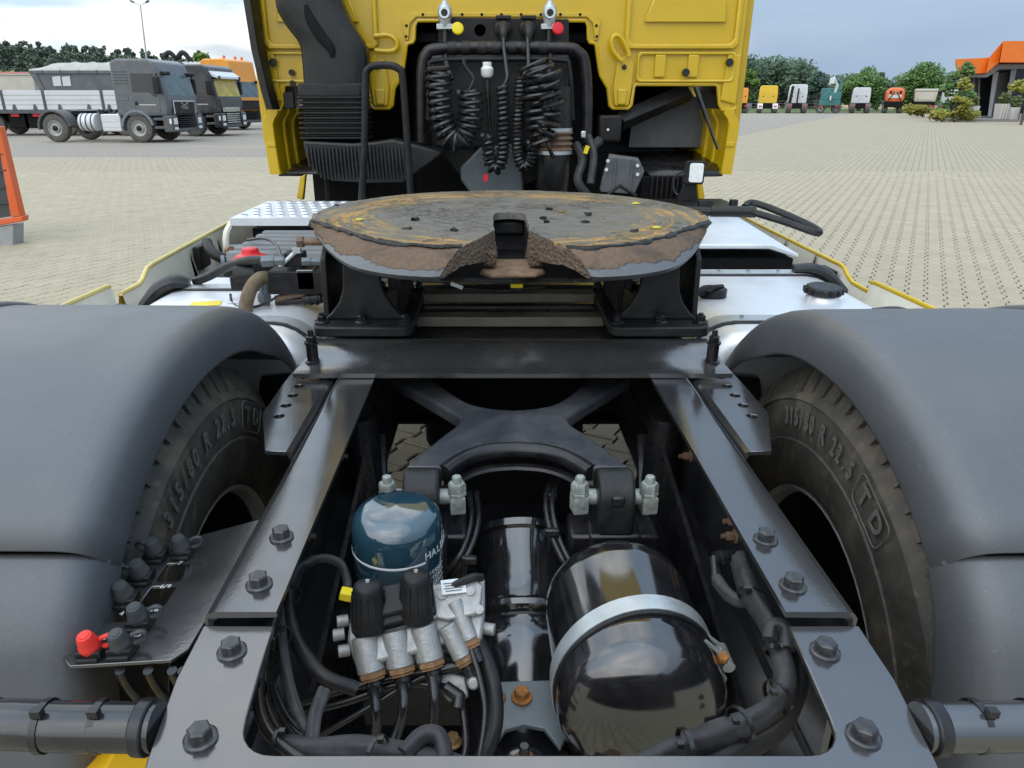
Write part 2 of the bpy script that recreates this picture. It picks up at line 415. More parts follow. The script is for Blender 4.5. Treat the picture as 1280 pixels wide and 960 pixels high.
def ramp_mat():
    t = NT('fifth_wheel_ramp'); w = t.world()
    n = t.noise(85, 6, 0.72, vec=w); b = t.noise(9, 5, 0.6, vec=w)
    c = t.mix(n, (0.09, 0.05, 0.028), (0.30, 0.20, 0.125)); c = t.mix(t.ramp(b, [(0.52, 0.0), (0.72, 0.8)]), c, (0.055, 0.042, 0.034))
    # wear: bare metal shows low on the ramp where the trailer rides up
    sep = t.n('ShaderNodeSeparateXYZ'); t.l(w, sep.inputs[0])
    lo = t.math('ADD', t.math('MULTIPLY', t.math('SUBTRACT', 1.203, sep.outputs[2]), 55.0), t.math('MULTIPLY', t.math('SUBTRACT', t.noise(14, 5, 0.6, vec=w), 0.5), 1.9))
    bare = t.ramp(lo, [(0.25, 0.0), (0.40, 1.0)])
    c = t.mix(bare, c, t.mix(n, (0.055, 0.056, 0.058), (0.125, 0.127, 0.13)))
    t.set(col=c, rough=t.mix(bare, 0.85, 0.4), nrm=t.bump(t.math('MULTIPLY', n, t.math('SUBTRACT', 1.1, bare)), 1.0, 0.012)); return t.m
M['ramp'] = ramp_mat()
def crust_mat():
    t = NT('grease_crust'); w = t.world(); n = t.noise(95, 6, 0.75, vec=w)
    c = t.mix(n, (0.030, 0.022, 0.016), (0.34, 0.225, 0.14)); v = t.voro(130, vec=w)
    t.set(col=c, rough=0.7, nrm=t.bump(t.math('ADD', n, v), 1.0, 0.02)); return t.m
M['crust'] = crust_mat()
# ================================================================== ground
AZ = R(29.6); U = Vector((math.sin(AZ), math.cos(AZ))); W = Vector((math.cos(AZ), -math.sin(AZ)))   # paving courses run along U
def paver_mat(name, joints):
    t = NT(name); w = t.world()
    big = t.noise(0.35, 5, 0.6, vec=w); mid = t.noise(3.2, 4, 0.6, vec=w); fine = t.noise(150, 5, 0.7, vec=w)
    c = t.mix(t.ramp(mid, [(0.3, 0.0), (0.7, 1.0)]), (0.365, 0.312, 0.215), (0.46, 0.398, 0.282))
    c = t.mix(t.ramp(big, [(0.35, 0.0), (0.7, 0.35)]), c, (0.35, 0.30, 0.21))
    c = t.mix(t.ramp(fine, [(0.35, 0.35), (0.6, 0.0)]), c, (0.23, 0.20, 0.14))
    st = t.noise(1.6, 6, 0.7, vec=w); c = t.mix(t.ramp(st, [(0.62, 0.0), (0.78, 0.5)]), c, (0.17, 0.15, 0.12))
    if joints:   # too far away to tell the stones apart: joint lines along and across the courses
        mp_ = t.n('ShaderNodeMapping'); mp_.inputs['Rotation'].default_value = (0, 0, AZ); t.l(w, mp_.inputs[0])
        br = t.n('ShaderNodeTexBrick'); br.offset = 0.5; br.inputs['Scale'].default_value = 1.0; br.inputs['Mortar Size'].default_value = 0.009
        br.inputs['Brick Width'].default_value = 0.2; br.inputs['Row Height'].default_value = 0.14; br.inputs['Color1'].default_value = (1, 1, 1, 1); br.inputs['Color2'].default_value = (0.94, 0.94, 0.94, 1); br.inputs['Mortar'].default_value = (0.58, 0.56, 0.53, 1)
        rt = t.n('ShaderNodeMapping'); rt.inputs['Rotation'].default_value = (0, 0, R(90)); t.l(mp_.outputs[0], rt.inputs[0]); t.l(rt.outputs[0], br.inputs[0])
        c = t.mix(1.0, c, br.outputs[0], 'MULTIPLY')
    t.set(col=c, rough=0.85, nrm=t.bump(fine, 0.25, 0.004)); return t.m
def gravel_mat():
    t = NT('gravel'); w = t.world(); f = t.noise(14, 8, 0.9, vec=w); v = t.voro(26, vec=w); b = t.noise(0.5, 5, 0.65, vec=w); s = t.noise(0.16, 5, 0.6, vec=w, stretch=(0.5, 2.2, 1))
    c = t.mix(t.ramp(f, [(0.38, 0.0), (0.62, 1.0)]), (0.13, 0.115, 0.095), (0.52, 0.465, 0.39)); c = t.mix(t.ramp(b, [(0.4, 0.0), (0.7, 0.5)]), c, (0.34, 0.30, 0.25)); c = t.mix(t.ramp(s, [(0.52, 0.0), (0.70, 0.75)]), c, (0.42, 0.35, 0.235))
    t.set(col=c, rough=0.95, nrm=t.bump(t.math('ADD', f, v), 0.9, 0.03)); return t.m
def grass_mat(name, a, b, sc):
    t = NT(name); w = t.world(); n = t.noise(sc, 6, 0.75, vec=w, stretch=(1, 0.4, 1)); t.set(col=t.mix(n, a, b), rough=0.9, nrm=t.bump(t.noise(sc * 4, 5, 0.8, vec=w), 0.8, 0.1)); return t.m
def sheet(name, pts, z, mt, kind='structure'):
    m = MB(); m.add([(x, y, z) for x, y in pts], [tuple(range(len(pts)))]); o = m.build(name, mt, smooth=False); o.location.z = z; return tag(o, kind=kind)
sheet('gravel_ground', [(-900, -300), (900, -300), (900, 1500), (-900, 1500)], 0.0, gravel_mat())
bx, by = 4.0, 21.2
def border(d): return (bx + d * math.sin(R(28.6)), by + d * math.cos(R(28.6)))
pave = sheet('pavement', [(-70, -30), (90, -30), (90, 96), border(84), (bx, by), (-70, 21.3)], 0.006, paver_mat('paving_far', True))
sheet('grass_verge', [(-20, 99), (160, 99), (260, 150), (260, 190), (-20, 160)], 0.008, grass_mat('verge_grass', (0.05, 0.09, 0.02), (0.13, 0.16, 0.05), 1.2))
sheet('field', [(-40, 150), (260, 150), (700, 700), (-300, 700)], 0.014, grass_mat('ripe_field', (0.33, 0.25, 0.11), (0.46, 0.37, 0.19), 0.5))
# ---- interlocking paving stones
PM = paver_mat('paving_stone', False)
def stone_outline(k=1.0, e=0.0):
    h = [(0.0775, 0.0978), (0.0775, 0.057), (0.0518, 0.036), (0.0518, -0.036), (0.0775, -0.057), (0.0775, -0.0978)]
    P = h + [(-x, y) for x, y in reversed(h)]
    return [((abs(x) - e) * (1 if x > 0 else -1), (abs(y) - e) * (1 if y > 0 else -1) if abs(y) > 0.09 else y) for x, y in P]
o0, o1 = stone_outline(e=0.0), stone_outline(e=0.007)
SV = [(x, y, 0.010) for x, y in o0] + [(x, y, 0.0165) for x, y in o0] + [(x, y, 0.022) for x, y in o1]
SF = [(i, (i + 1) % 12, 12 + (i + 1) % 12, 12 + i) for i in range(12)] + [(12 + i, 12 + (i + 1) % 12, 24 + (i + 1) % 12, 24 + i) for i in range(12)] + [tuple(range(24, 36))]
SF = [tuple(reversed(f)) for f in SF]
def proj(x, y, z=0.02):
    ct, s_ = math.cos(PITCH), math.sin(PITCH); dx_, dy_, dz_ = x - CAM.x, y - CAM.y, z - CAM.z; zc = dy_ * ct - dz_ * s_
    return (CX_PX + F_PX * dx_ / zc, 480 - F_PX * (dy_ * s_ + dz_ * ct) / zc, zc) if zc > 0.05 else (0, 0, -1)
def inpoly(p, poly):
    c = False; j = len(poly) - 1
    for i in range(len(poly)):
        if (poly[i][1] > p[1]) != (poly[j][1] > p[1]) and p[0] < (poly[j][0] - poly[i][0]) * (p[1] - poly[i][1]) / (poly[j][1] - poly[i][1]) + poly[i][0]: c = not c
        j = i
    return c
LV = [(32, 205), (335, 205), (335, 243), (195, 328), (100, 372), (2, 376), (2, 316), (22, 305), (34, 272)]; RV = [(930, 190), (1278, 165), (1278, 386), (1168, 384), (1060, 334), (1003, 300), (990, 268), (930, 248)]
near, rest = [[], []], []
rp = random.Random(11)
for i in range(-220, 260):
    for j in range(-90, 190):
        a, b = 0.140 * i, 0.200 * j + (0.100 if i % 2 else 0.0)
        x, y = W.x * a + U.x * b, W.y * a + U.y * b
        if y < -1.6 or y > 16.6 or abs(x) > 12.1: continue
        px, py, zc_ = proj(x, y)
        q = (x, y, rp.uniform(-0.0018, 0.0018), rp.uniform(-0.012, 0.012))
        if zc_ > 1 and inpoly((px, py), LV): near[0].append((zc_, q))
        elif zc_ > 1 and inpoly((px, py), RV): near[1].append((zc_, q))
        else: rest.append(q)
ps = bpy.data.meshes.new('paving_stone'); ps.from_pydata(SV, [], SF); ps.materials.append(PM)
for side in near:
    side.sort(key=lambda e: e[0])
    for zc_, q in side[:150]:
        o = bpy.data.objects.new('paving_stone', ps); COL.objects.link(o); o.parent = pave; o.location = Vector((q[0], q[1], q[2])) - pave.location; o.rotation_euler = (0, 0, q[3] - AZ)
    rest += [q for _, q in side[150:]]
vs_, fs_ = [], []
for x, y, dz_, ra in rest:
    o = len(vs_); c, s_ = math.cos(ra - AZ), math.sin(ra - AZ)
    vs_ += [(x + c * p[0] - s_ * p[1], y + s_ * p[0] + c * p[1], p[2] + dz_) for p in SV[12:]]; fs_ += [tuple(k - 12 + o for k in f) for f in SF[12:]]
me = bpy.data.meshes.new('paving_stones'); me.from_pydata(vs_, [], fs_); me.materials.append(PM)
o = bpy.data.objects.new('paving_stones', me); COL.objects.link(o); o.parent = pave; o.location = -pave.location; o['kind'] = 'stuff'
JM = mat('joint_sand', (0.030, 0.027, 0.022), 0.95, var=0.3, vsc=30, bump=0.5, bsc=90)
m = MB(); m.add([(-12, -1.5, 0.0108), (12, -1.5, 0.0108), (12, 16.5, 0.0108), (-12, 16.5, 0.0108)], [(0, 1, 2, 3)]); jo = bpy.data.objects.new('joint_bed', m.mesh('joint_bed', JM, smooth=False)); COL.objects.link(jo); jo.parent = pave; jo.location = -pave.location
M['cast2'] = mat('link_paint', (0.032, 0.036, 0.044), 0.36, var=0.2, vsc=8, bump=0.3, bsc=160, dust=0.15)
M['zincdark'] = mat('grey_plate', (0.14, 0.165, 0.18), 0.45, metal=0.3, var=0.12, vsc=14, dust=0.15)
M['redcap'] = mat('cap_red', (0.72, 0.035, 0.025), 0.45, var=0.05, vsc=20)
M['plasticd'] = mat('battery_cover_plastic', (0.075, 0.080, 0.085), 0.5, var=0.1, vsc=5, dust=0.25, dustc=(.25, .24, .22))
M['yelcream'] = mat('skirt_edge_paint', (0.66, 0.54, 0.20), 0.4, var=0.12, vsc=5)
M['mount'] = mat('mounting_plate_paint', (0.19, 0.19, 0.19), 0.18, metal=0.85, var=0.15, vsc=6, orange=0.12, dust=0.22, dustc=(0.20, 0.19, 0.17), rvar=0.1)
M['tubeblack'] = mat('tube_black', (0.014, 0.014, 0.016), 0.13, var=0.3, vsc=9, spec=0.7, dust=0.06, rvar=0.05)
M['ribgrey'] = mat('rib_grey', (0.15, 0.16, 0.165), 0.45, var=0.08, vsc=5, dust=0.2, dustc=(.3, .29, .27))
M['ledge'] = mat('ledge_reflection', (0.15, 0.135, 0.105), 0.4, metal=0.4, var=0.25, vsc=9, dust=0.4, dustc=(.16, .14, .10))  # brown reflection on the ledge bands put into the base colour
M['boltk'] = mat('bolt_black', (0.05, 0.052, 0.056), 0.30, metal=0.5, var=0.3, vsc=60, dust=0.2, scratch=0.1)
M['pad'] = mat('greasy_brown_pad', (0.17, 0.105, 0.062), 0.8, var=0.4, vsc=30, bump=0.8, bsc=110)
# ================================================================== THE TRACTOR UNIT, rear half
T = thing('tractor_unit', 'yellow-cabbed tractor unit in the foreground with greasy fifth wheel and grey mudguards', 'truck', (0, 1.17, 0), world=True)
rng = random.Random(4)
def hexprism(mb, c, ax, af, h, cham=0.15, n=6, rot=0):
    c = Vector(c); ax = Vector(ax).normalized(); u = ax.orthogonal().normalized(); w = ax.cross(u); r = af / math.sqrt(3)
    def ring(k, hh): return [c + ax * hh + (u * math.cos(2 * math.pi * i / n + rot) + w * math.sin(2 * math.pi * i / n + rot)) * r * k for i in range(n)]
    mb.loft([ring(1, 0), ring(1, h * (1 - cham)), ring(0.86, h)]); return mb
def bolt_mesh(name, mat, af=0.022, h=0.013, fl=0.0165, fh=0.004, stud=0):
    b = MB(); b.lathe([(fl, 0), (fl, fh * 0.6), (fl * 0.86, fh)], n=20); hexprism(b, (0, 0, fh * 0.9), (0, 0, 1), af, h)
    if stud: b.cyl((0, 0, h), (0, 0, h + stud), af * 0.3, n=10)
    return b.mesh(name, mat, ang=30)
BOLT = bolt_mesh('bolt', M['boltk'], 0.021, 0.012, 0.0165)
BOLTK = bolt_mesh('bolt', M['black'], 0.020, 0.013, 0.0185, 0.006, stud=0.010)
def norm_rot(n): return Vector(n).to_track_quat('Z', 'Y').to_euler()

# ---- frame rails: C section, web outside
for sg in (-1, 1):
    prof = [(0.300, 0.940), (0.372, 0.940), (0.381, 0.937), (0.386, 0.930), (0.386, 0.690), (0.381, 0.682), (0.372, 0.678), (0.300, 0.678), (0.300, 0.686), (0.370, 0.687), (0.377, 0.693), (0.377, 0.924), (0.370, 0.931), (0.300, 0.932)]
    m = MB(); m.loft([[(sg * x, y, z) for x, z in prof] for y in (0.690, 1.2, 1.8, 2.6, 4.3)])
    rail = m.build('frame_rail', M['frame'], T)
    for px, py in (((352, 664), (324, 723)) if sg < 0 else ((957, 667), (991, 725))):
        p = at(px, py + 8, Z=0.94); put('bolt', BOLT, rail, p, (0, 0, rng.random()))
    RUSTN = bolt_mesh('web_bolt', M['brown'], 0.015, 0.014, 0.013, 0.004, stud=0.012)
    for (y, z) in ((1.06, 0.83), (1.06, 0.80), (0.60, 0.76), (0.60, 0.72), (1.32, 0.86), (1.36, 0.80)):
        put('web_bolt', RUSTN, rail, (sg * 0.376, y, z), norm_rot((-sg, 0, 0)))
# ---- rear closing plate (U shape) with its outer flanges
zt = 0.925
half_in = [(0.302, 0.684), (0.2985, 0.62), (0.292, 0.548)] + [(0.252 + 0.038 * math.cos(a), 0.540 - 0.036 * math.sin(a)) for a in [k * math.pi / 12 for k in range(1, 7)]]
outer = [(0.386, 0.684), (0.384, 0.60), (0.370, 0.50), (0.350, 0.40)]
poly = [(x, y) for x, y in outer] + [(-x, y) for x, y in reversed(outer)] + [(-x, y) for x, y in half_in] + [(x, y) for x, y in reversed(half_in)]
m = MB(); m.plate([(x, y, zt - 0.008) for x, y in poly], [], (0, 0, 0.008))
endp = m.build('closing_plate', M['frame'], T, bevel=0.0016)
for sg in (-1, 1):
    m = MB(); m.loft([[(sg * (x + d), y, z) for d, z in ((0, zt - 0.0085), (0.004, zt - 0.014), (0.006, zt - 0.11), (-0.002, zt - 0.11))] for x, y in outer])
    m.build('side_flange', M['frame'], endp, bevel=0.001)
m = MB(); m.bb(-0.345, 0.345, 0.396, 0.404, 0.70, 0.9165); m.build('end_flange', M['frame'], endp, bevel=0.002)
BOLTN = bolt_mesh('bolt', M['boltk'], 0.0205, 0.0115, 0.0165)
for px, py in ((290, 806), (251, 915), (1031, 806), (1079, 912)):
    put('bolt', BOLTN, endp, at(px, py + 9, Z=zt), (0, 0, rng.random()))

# ---- perforated wing brackets beside the rails
for sg in (-1, 1):
    o = [(0.402, 1.56), (0.492, 1.56), (0.494, 1.42), (0.492, 1.285), (0.488, 1.270), (0.440, 1.120), (0.402, 1.118)]
    hs = [Vector((0.466, 1.478 - 0.0525 * k, 0)) for k in range(5)]
    m = MB(); m.plate([(sg * x, y, 0.926) for x, y in o], [circle((sg * (abs(h.x) - 0.010), h.y, 0.926), 0.0105, 16) for h in hs], (0, 0, 0.008))
    w = m.build('wing_bracket', M['frame'], T, bevel=0.001)
    prof = [(0.4018, 0.934), (0.394, 0.931), (0.389, 0.922), (0.388, 0.74), (0.396, 0.74), (0.396, 0.918), (0.4018, 0.926)]
    m = MB(); m.loft([[(sg * x, y, z) for x, z in prof] for y in (1.118, 1.3, 1.56)]); m.build('web_flange', M['frame'], w)
    put('bolt', bolt_mesh('bolt', M['zinc'], 0.016, 0.012, 0.011), w, (sg * 0.397, 1.16, 0.86), norm_rot((sg, 0, 0)))

# ---- corrugated mounting plate
prof = [(1.452, 0.952), (1.468, 0.953), (1.485, 0.957), (1.505, 0.966), (1.525, 0.976), (1.545, 0.983), (1.565, 0.986), (1.592, 0.986), (1.610, 0.980), (1.640, 0.958), (1.70, 0.956), (1.765, 0.958), (1.795, 0.972), (1.82, 0.986), (1.90, 0.986),
        (1.93, 0.970), (1.97, 0.958), (2.06, 0.958), (2.10, 0.986), (2.20, 0.986), (2.25, 0.958), (2.33, 0.955)]
def hw(y): return 0.474 if y < 1.475 else 0.474 - 0.022 * min(1, (y - 1.475) / 0.05)
m = MB()
ring = lambda s: [(s * hw(y), y, z) for y, z in prof] + [(s * hw(y), y, z - 0.010) for y, z in reversed(prof)]
mid = lambda s: [(s, y, z) for y, z in prof] + [(s, y, z - 0.010) for y, z in reversed(prof)]
m.loft([ring(-1), mid(-0.30), mid(0.0), mid(0.30), ring(1)])
mp = m.build('mounting_plate', M['mount'], T, ang=50)
STUD = MB(); STUD.lathe([(0.0185, 0), (0.0185, 0.006), (0.0125, 0.008), (0.0125, 0.043), (0.0155, 0.046), (0.0155, 0.050)], n=18); hexprism(STUD, (0, 0, 0.050), (0, 0, 1), 0.020, 0.014); STUD.cyl((0, 0, 0.06), (0, 0, 0.076), 0.0062, n=10)
STUD = STUD.mesh('stud_sleeve', M['black'], ang=30)
for sg in (-1, 1): put('stud_sleeve', STUD, mp, (sg * 0.442, 1.505, 0.957 if sg else 0), (0, 0, 0.3))
for y_, z_ in ((1.735, 0.996), (1.90, 1.014)):
    m = MB(); m.bb(-0.236, 0.236, y_, y_ + 0.05, z_ - 0.026, z_); m.build('cross_bar', M['ledge'], mp, bevel=0.003)
m = MB(); m.bb(-0.299, 0.299, 1.79, 1.83, 0.70, 0.93); m.bb(-0.299, 0.299, 1.74, 1.79, 0.70, 0.71); m.build('crossmember', M['dark'], T)
m = MB(); m.bb(-0.299, 0.299, 2.75, 2.80, 0.66, 0.93); m.build('crossmember', M['dark'], T)

# ---- pedestals of the fifth wheel
for sg in (-1, 1):
    m = MB(); rr = rrect(0.235, 0.40, 0.025); m.prism([(sg * 0.3475 + x, 1.80 + y, 0.9865) for x, y in rr], (0, 0, 0.024))
    ped = m.build('pedestal', M['cast'], T, bevel=0.004)
    prof2 = [(0.250, 1.011), (0.447, 1.011), (0.430, 1.026), (0.410, 1.052), (0.398, 1.085), (0.394, 1.15), (0.394, 1.19), (0.313, 1.19), (0.311, 1.12), (0.302, 1.078), (0.284, 1.043), (0.262, 1.022)]
    m = MB(); m.prism([(sg * x, 1.665, z) for x, z in prof2], (0, 0.022, 0)); m.build('front_web', M['cast'], ped, bevel=0.004)
    m = MB(); m.prism([(sg * 0.440, y, z) for y, z in ((1.69, 1.011), (1.98, 1.011), (1.95, 1.09), (1.93, 1.17), (1.75, 1.185), (1.70, 1.15))], (sg * 0.014, 0, 0)); m.build('side_web', M['cast'], ped, bevel=0.003)
    m = MB(); m.prism([(sg * 0.262, y, z) for y, z in ((1.72, 1.011), (1.96, 1.011), (1.93, 1.11), (1.90, 1.17), (1.76, 1.17), (1.70, 1.10))], (sg * 0.014, 0, 0))
    m.prism([(sg * x, 1.73, z) for x, z in ((0.262, 1.08), (0.21, 1.128), (0.215, 1.150), (0.262, 1.16), (0.30, 1.16), (0.30, 1.06))], (0, 0.03, 0)); m.build('inner_web', M['cast'], ped, bevel=0.003)
    m = MB(); m.cyl((sg * 0.25, 1.84, 1.145), (sg * 0.462, 1.84, 1.145), 0.030, n=20); m.build('pivot_pin', M['cast'], ped, bevel=0.003)
    for x in (0.250, 0.352, 0.448):
        for y in (1.640, 1.965): put('bolt', BOLTK, ped, (sg * x, y, 1.0105), (0, 0, rng.random()))

# ---- fifth wheel coupling plate
def jag(pts, amp, sc=38, seed=0):
    out = []
    for p in pts:
        p = Vector(p); n = mnoise.noise_vector(p * sc + Vector((seed, 0, 0))) * amp + mnoise.noise_vector(p * sc * 3 + Vector((seed, 3, 0))) * amp * 0.5; n.z *= 0.25; out.append(p + n)
    return out
ZT = 1.224
farc = [Vector((0.508 * math.cos(a), 1.93 + 0.512 * math.sin(a), ZT)) for a in [R(90 - 3 * k) for k in range(0, 35)]]
front = catmull([(x, y, ZT) for x, y in ((0.490, 1.803), (0.384, 1.657), (0.309, 1.555), (0.231, 1.490), (0.162, 1.460), (0.106, 1.462))], 8)
vee = catmull([(x, y, ZT) for x, y in ((0.104, 1.468), (0.070, 1.562), (0.0405, 1.660))], 6)
slot = [Vector((0.042, 1.70 + 0.02 * k, ZT)) for k in range(0, 11)] + [Vector((0.040 * math.cos(R(a)), 1.905 + 0.040 * math.sin(R(a)), ZT)) for a in (20, 45, 70)]
halfp = farc + front + vee + slot
right = jag(halfp[1:], 0.0035, seed=1); left = jag([Vector((-p.x, p.y, p.z)) for p in halfp[1:]], 0.0035, seed=7)
outl = [halfp[0]] + right + [Vector((0, 1.947, ZT))] + left[::-1]
m = MB(); m.plate(outl, [], (0, 0, -0.018)); fw = m.build('fifth_wheel_plate', M['grease'], T, smooth=False)
for sg in (-1, 1):
    fb = catmull([(sg * x, y, z) for x, y, z in ((0.484, 1.79, 1.198), (0.412, 1.612, 1.188), (0.334, 1.463, 1.185), (0.256, 1.390, 1.185), (0.172, 1.360, 1.185), (0.146, 1.364, 1.185))], 8)
    ft = [Vector((sg * p.x, p.y, p.z - 0.001)) for p in front]
    rows = []
    for k in range(9):
        q = k / 8
        rows.append([a.lerp(b, q) + Vector((0, 0, 0.006 * math.sin(q * math.pi))) + mnoise.noise_vector((a.lerp(b, q)) * 40) * (0.0022 if 0 < k < 6 else 0) for a, b in zip(ft, fb)])
    m = MB(); m.loft(rows, close=False)
    m.loft([fb, [p + Vector((0, 0.010, -0.010)) for p in fb], [p + Vector((-sg * 0.02, 0.05, -0.022)) for p in fb]], close=False)
    m.build('approach_ramp', M['ramp'], fw, ang=60)
    # crusted wall of the throat
    vt = [Vector((sg * p.x, p.y, p.z - 0.001)) for p in vee][::-1] + [rows[k][-1] for k in range(9)]
    nv_ = len(vt) - 1; vb = [Vector((p.x * (1 - 0.22 * (1 - i / nv_)), p.y + 0.010 * (1 - i / nv_), p.z - 0.004 - 0.058 * (1 - i / nv_) ** 0.6)) for i, p in enumerate(vt)]
    vr = [[a.lerp(b, q / 6) + mnoise.noise_vector(a.lerp(b, q / 6) * 55) * (0.004 if 0 < q < 6 else 0.001) for a, b in zip(vt, vb)] for q in range(7)]
    m = MB(); m.loft(vr, close=False); m.build('throat_wall', M['crust'], fw, ang=60)
    # rim below the far arc
    ra = [Vector((sg * p.x, p.y, ZT - 0.012)) for p in farc] + [ft[0] - Vector((0, 0, .01))]
    m = MB(); m.loft([jag(ra, 0.002, seed=sg), jag([p + Vector((-sg * 0.004, 0, -0.022)) for p in ra], 0.003, seed=sg + 4), [p + Vector((-sg * 0.02, 0, -0.045)) for p in ra]], close=False); m.build('rim', M['crust'], fw, ang=60)
    # lumps of squeezed-out grease on the edge
    for k in range(5):
        a = R(rng.uniform(-25, 22)); c = Vector((sg * 0.503 * math.cos(a), 1.93 + 0.505 * math.sin(a), ZT - rng.uniform(0.004, 0.02)))
        g = MB(); g.lathe([(0.0, -0.012), (0.010, -0.007), (0.014, 0), (0.009, 0.006), (0, 0.008)], c, (0, 0, 1), 10); g.jitter(0.008, 60, k + sg); g.build('grease_lump', M['crust'] if k % 2 else M['matt'], fw)
m = MB(); m.bb(-0.30, -0.048, 1.62, 2.26, 1.158, 1.200); m.bb(0.048, 0.30, 1.62, 2.26, 1.158, 1.200); m.bb(-0.047, 0.047, 1.96, 2.26, 1.158, 1.200); m.bb(-0.43, -0.301, 1.76, 2.20, 1.135, 1.198); m.bb(0.301, 0.43, 1.76, 2.20, 1.135, 1.198)
m.build('under_casting', M['cast'], fw, bevel=0.01)
m = MB(); m.bb(-0.0405, 0.0405, 1.66, 1.95, 1.118, 1.124); m.bb(-0.046, -0.041, 1.69, 1.95, 1.15, 1.2); m.bb(0.041, 0.046, 1.69, 1.95, 1.15, 1.2); m.jitter(0.003, 40); m.build('lock_jaw', M['dark'], fw)  # black grease and the slot's shade both put into one near-black colour
for sg in (-1, 1):
    m = MB(); m.box((sg * 0.050, 1.60, 1.172), (0.030, 0.035, 0.034)); m.jitter(0.006, 30, sg); m.build('jaw_lug', M['crust'], fw, bevel=0.004)
m = MB(); m.prism([(x, y, 1.140) for x, y in ((-0.072, 1.57), (-0.05, 1.54), (0.05, 1.54), (0.072, 1.57), (0.06, 1.70), (-0.06, 1.70))], (0, 0, 0.010)); m.jitter(0.003, 30); m.build('throat_pad', M['pad'], fw, bevel=0.005)
for sg in (-1, 1):
    e = [Vector((sg * p.x, p.y, ZT)) for p in front]; e = catmull(e, 3); rs = random.Random(5 + sg); top_, bot_ = [], []
    for p in e:
        top_.append(p + Vector((0, 0.006, 0.0012)) + mnoise.noise_vector(p * 45) * 0.003); q = 0.004 + 0.016 * max(0, mnoise.noise(p * 18) + 0.25) + 0.006 * abs(mnoise.noise(p * 70)); bot_.append(p + Vector((sg * q * 0.35, -q, -q * 0.34 + 0.0015)))
    m = MB(); m.loft([top_, [a.lerp(b, .5) + Vector((0, 0, 0.0025)) for a, b in zip(top_, bot_)], bot_], close=False); o = m.build('torn_grease_skin', M['matt'], fw, ang=60); s_ = o.modifiers.new('solid', 'SOLIDIFY'); s_.thickness = 0.002
m = MB(); m.cyl((-0.515, 1.80, 1.172), (-0.468, 1.80, 1.172), 0.009, n=12); hexprism(m, (-0.53, 1.80, 1.172), (1, 0, 0), 0.026, 0.016); m.build('stop_bolt', M['brown'], fw)
rb = random.Random(9)
for k in range(9):
    c = Vector((rb.uniform(0.08, 0.30) * (1 if k < 6 else -1), rb.uniform(1.60, 2.05), ZT + 0.001)); g = MB(); g.lathe([(0.010, 0), (0.008, 0.0025), (0, 0.003)], c, (0, 0, 1), 9); g.jitter(0.010, 90, k); g.build('grease_crumb', M['matt'], fw)
# release handle on the right
m = MB(); m.tube([(0.42, 2.19, 1.196), (0.60, 2.16, 1.196)], 0.011, 8)
m.tube([(0.60, 2.16, 1.196), (0.66, 2.15, 1.197), (0.725, 2.14, 1.196)], 0.016, 10)
m.tube([(0.70, 2.17, 1.206), (0.735, 2.20, 1.215), (0.80, 2.15, 1.195), (0.868, 2.06, 1.164), (0.858, 2.02, 1.157), (0.79, 2.075, 1.178), (0.72, 2.13, 1.196)], 0.0105, 8, sub=5)
m.build('release_handle', M['rubber'], T)
# sensor lead across the plate
m = MB(); m.tube([at(540, 348, Y=1.70), at(575, 359, Y=1.68), at(625, 363, Y=1.67), at(680, 358, Y=1.68)], 0.003, 6, sub=5); ld = m.build('sensor_lead', M['hose'], T)
m = MB(); m.box(at(646, 357, Y=1.672), (0.030, 0.012, 0.010)); m.build('plug', M['tagyel'], ld, bevel=0.002)
m = MB(); m.box(at(571, 357, Y=1.672), (0.030, 0.004, 0.009), Matrix.Rotation(R(22), 3, 'Y')); m.build('cable_label', M['sticker'], ld)

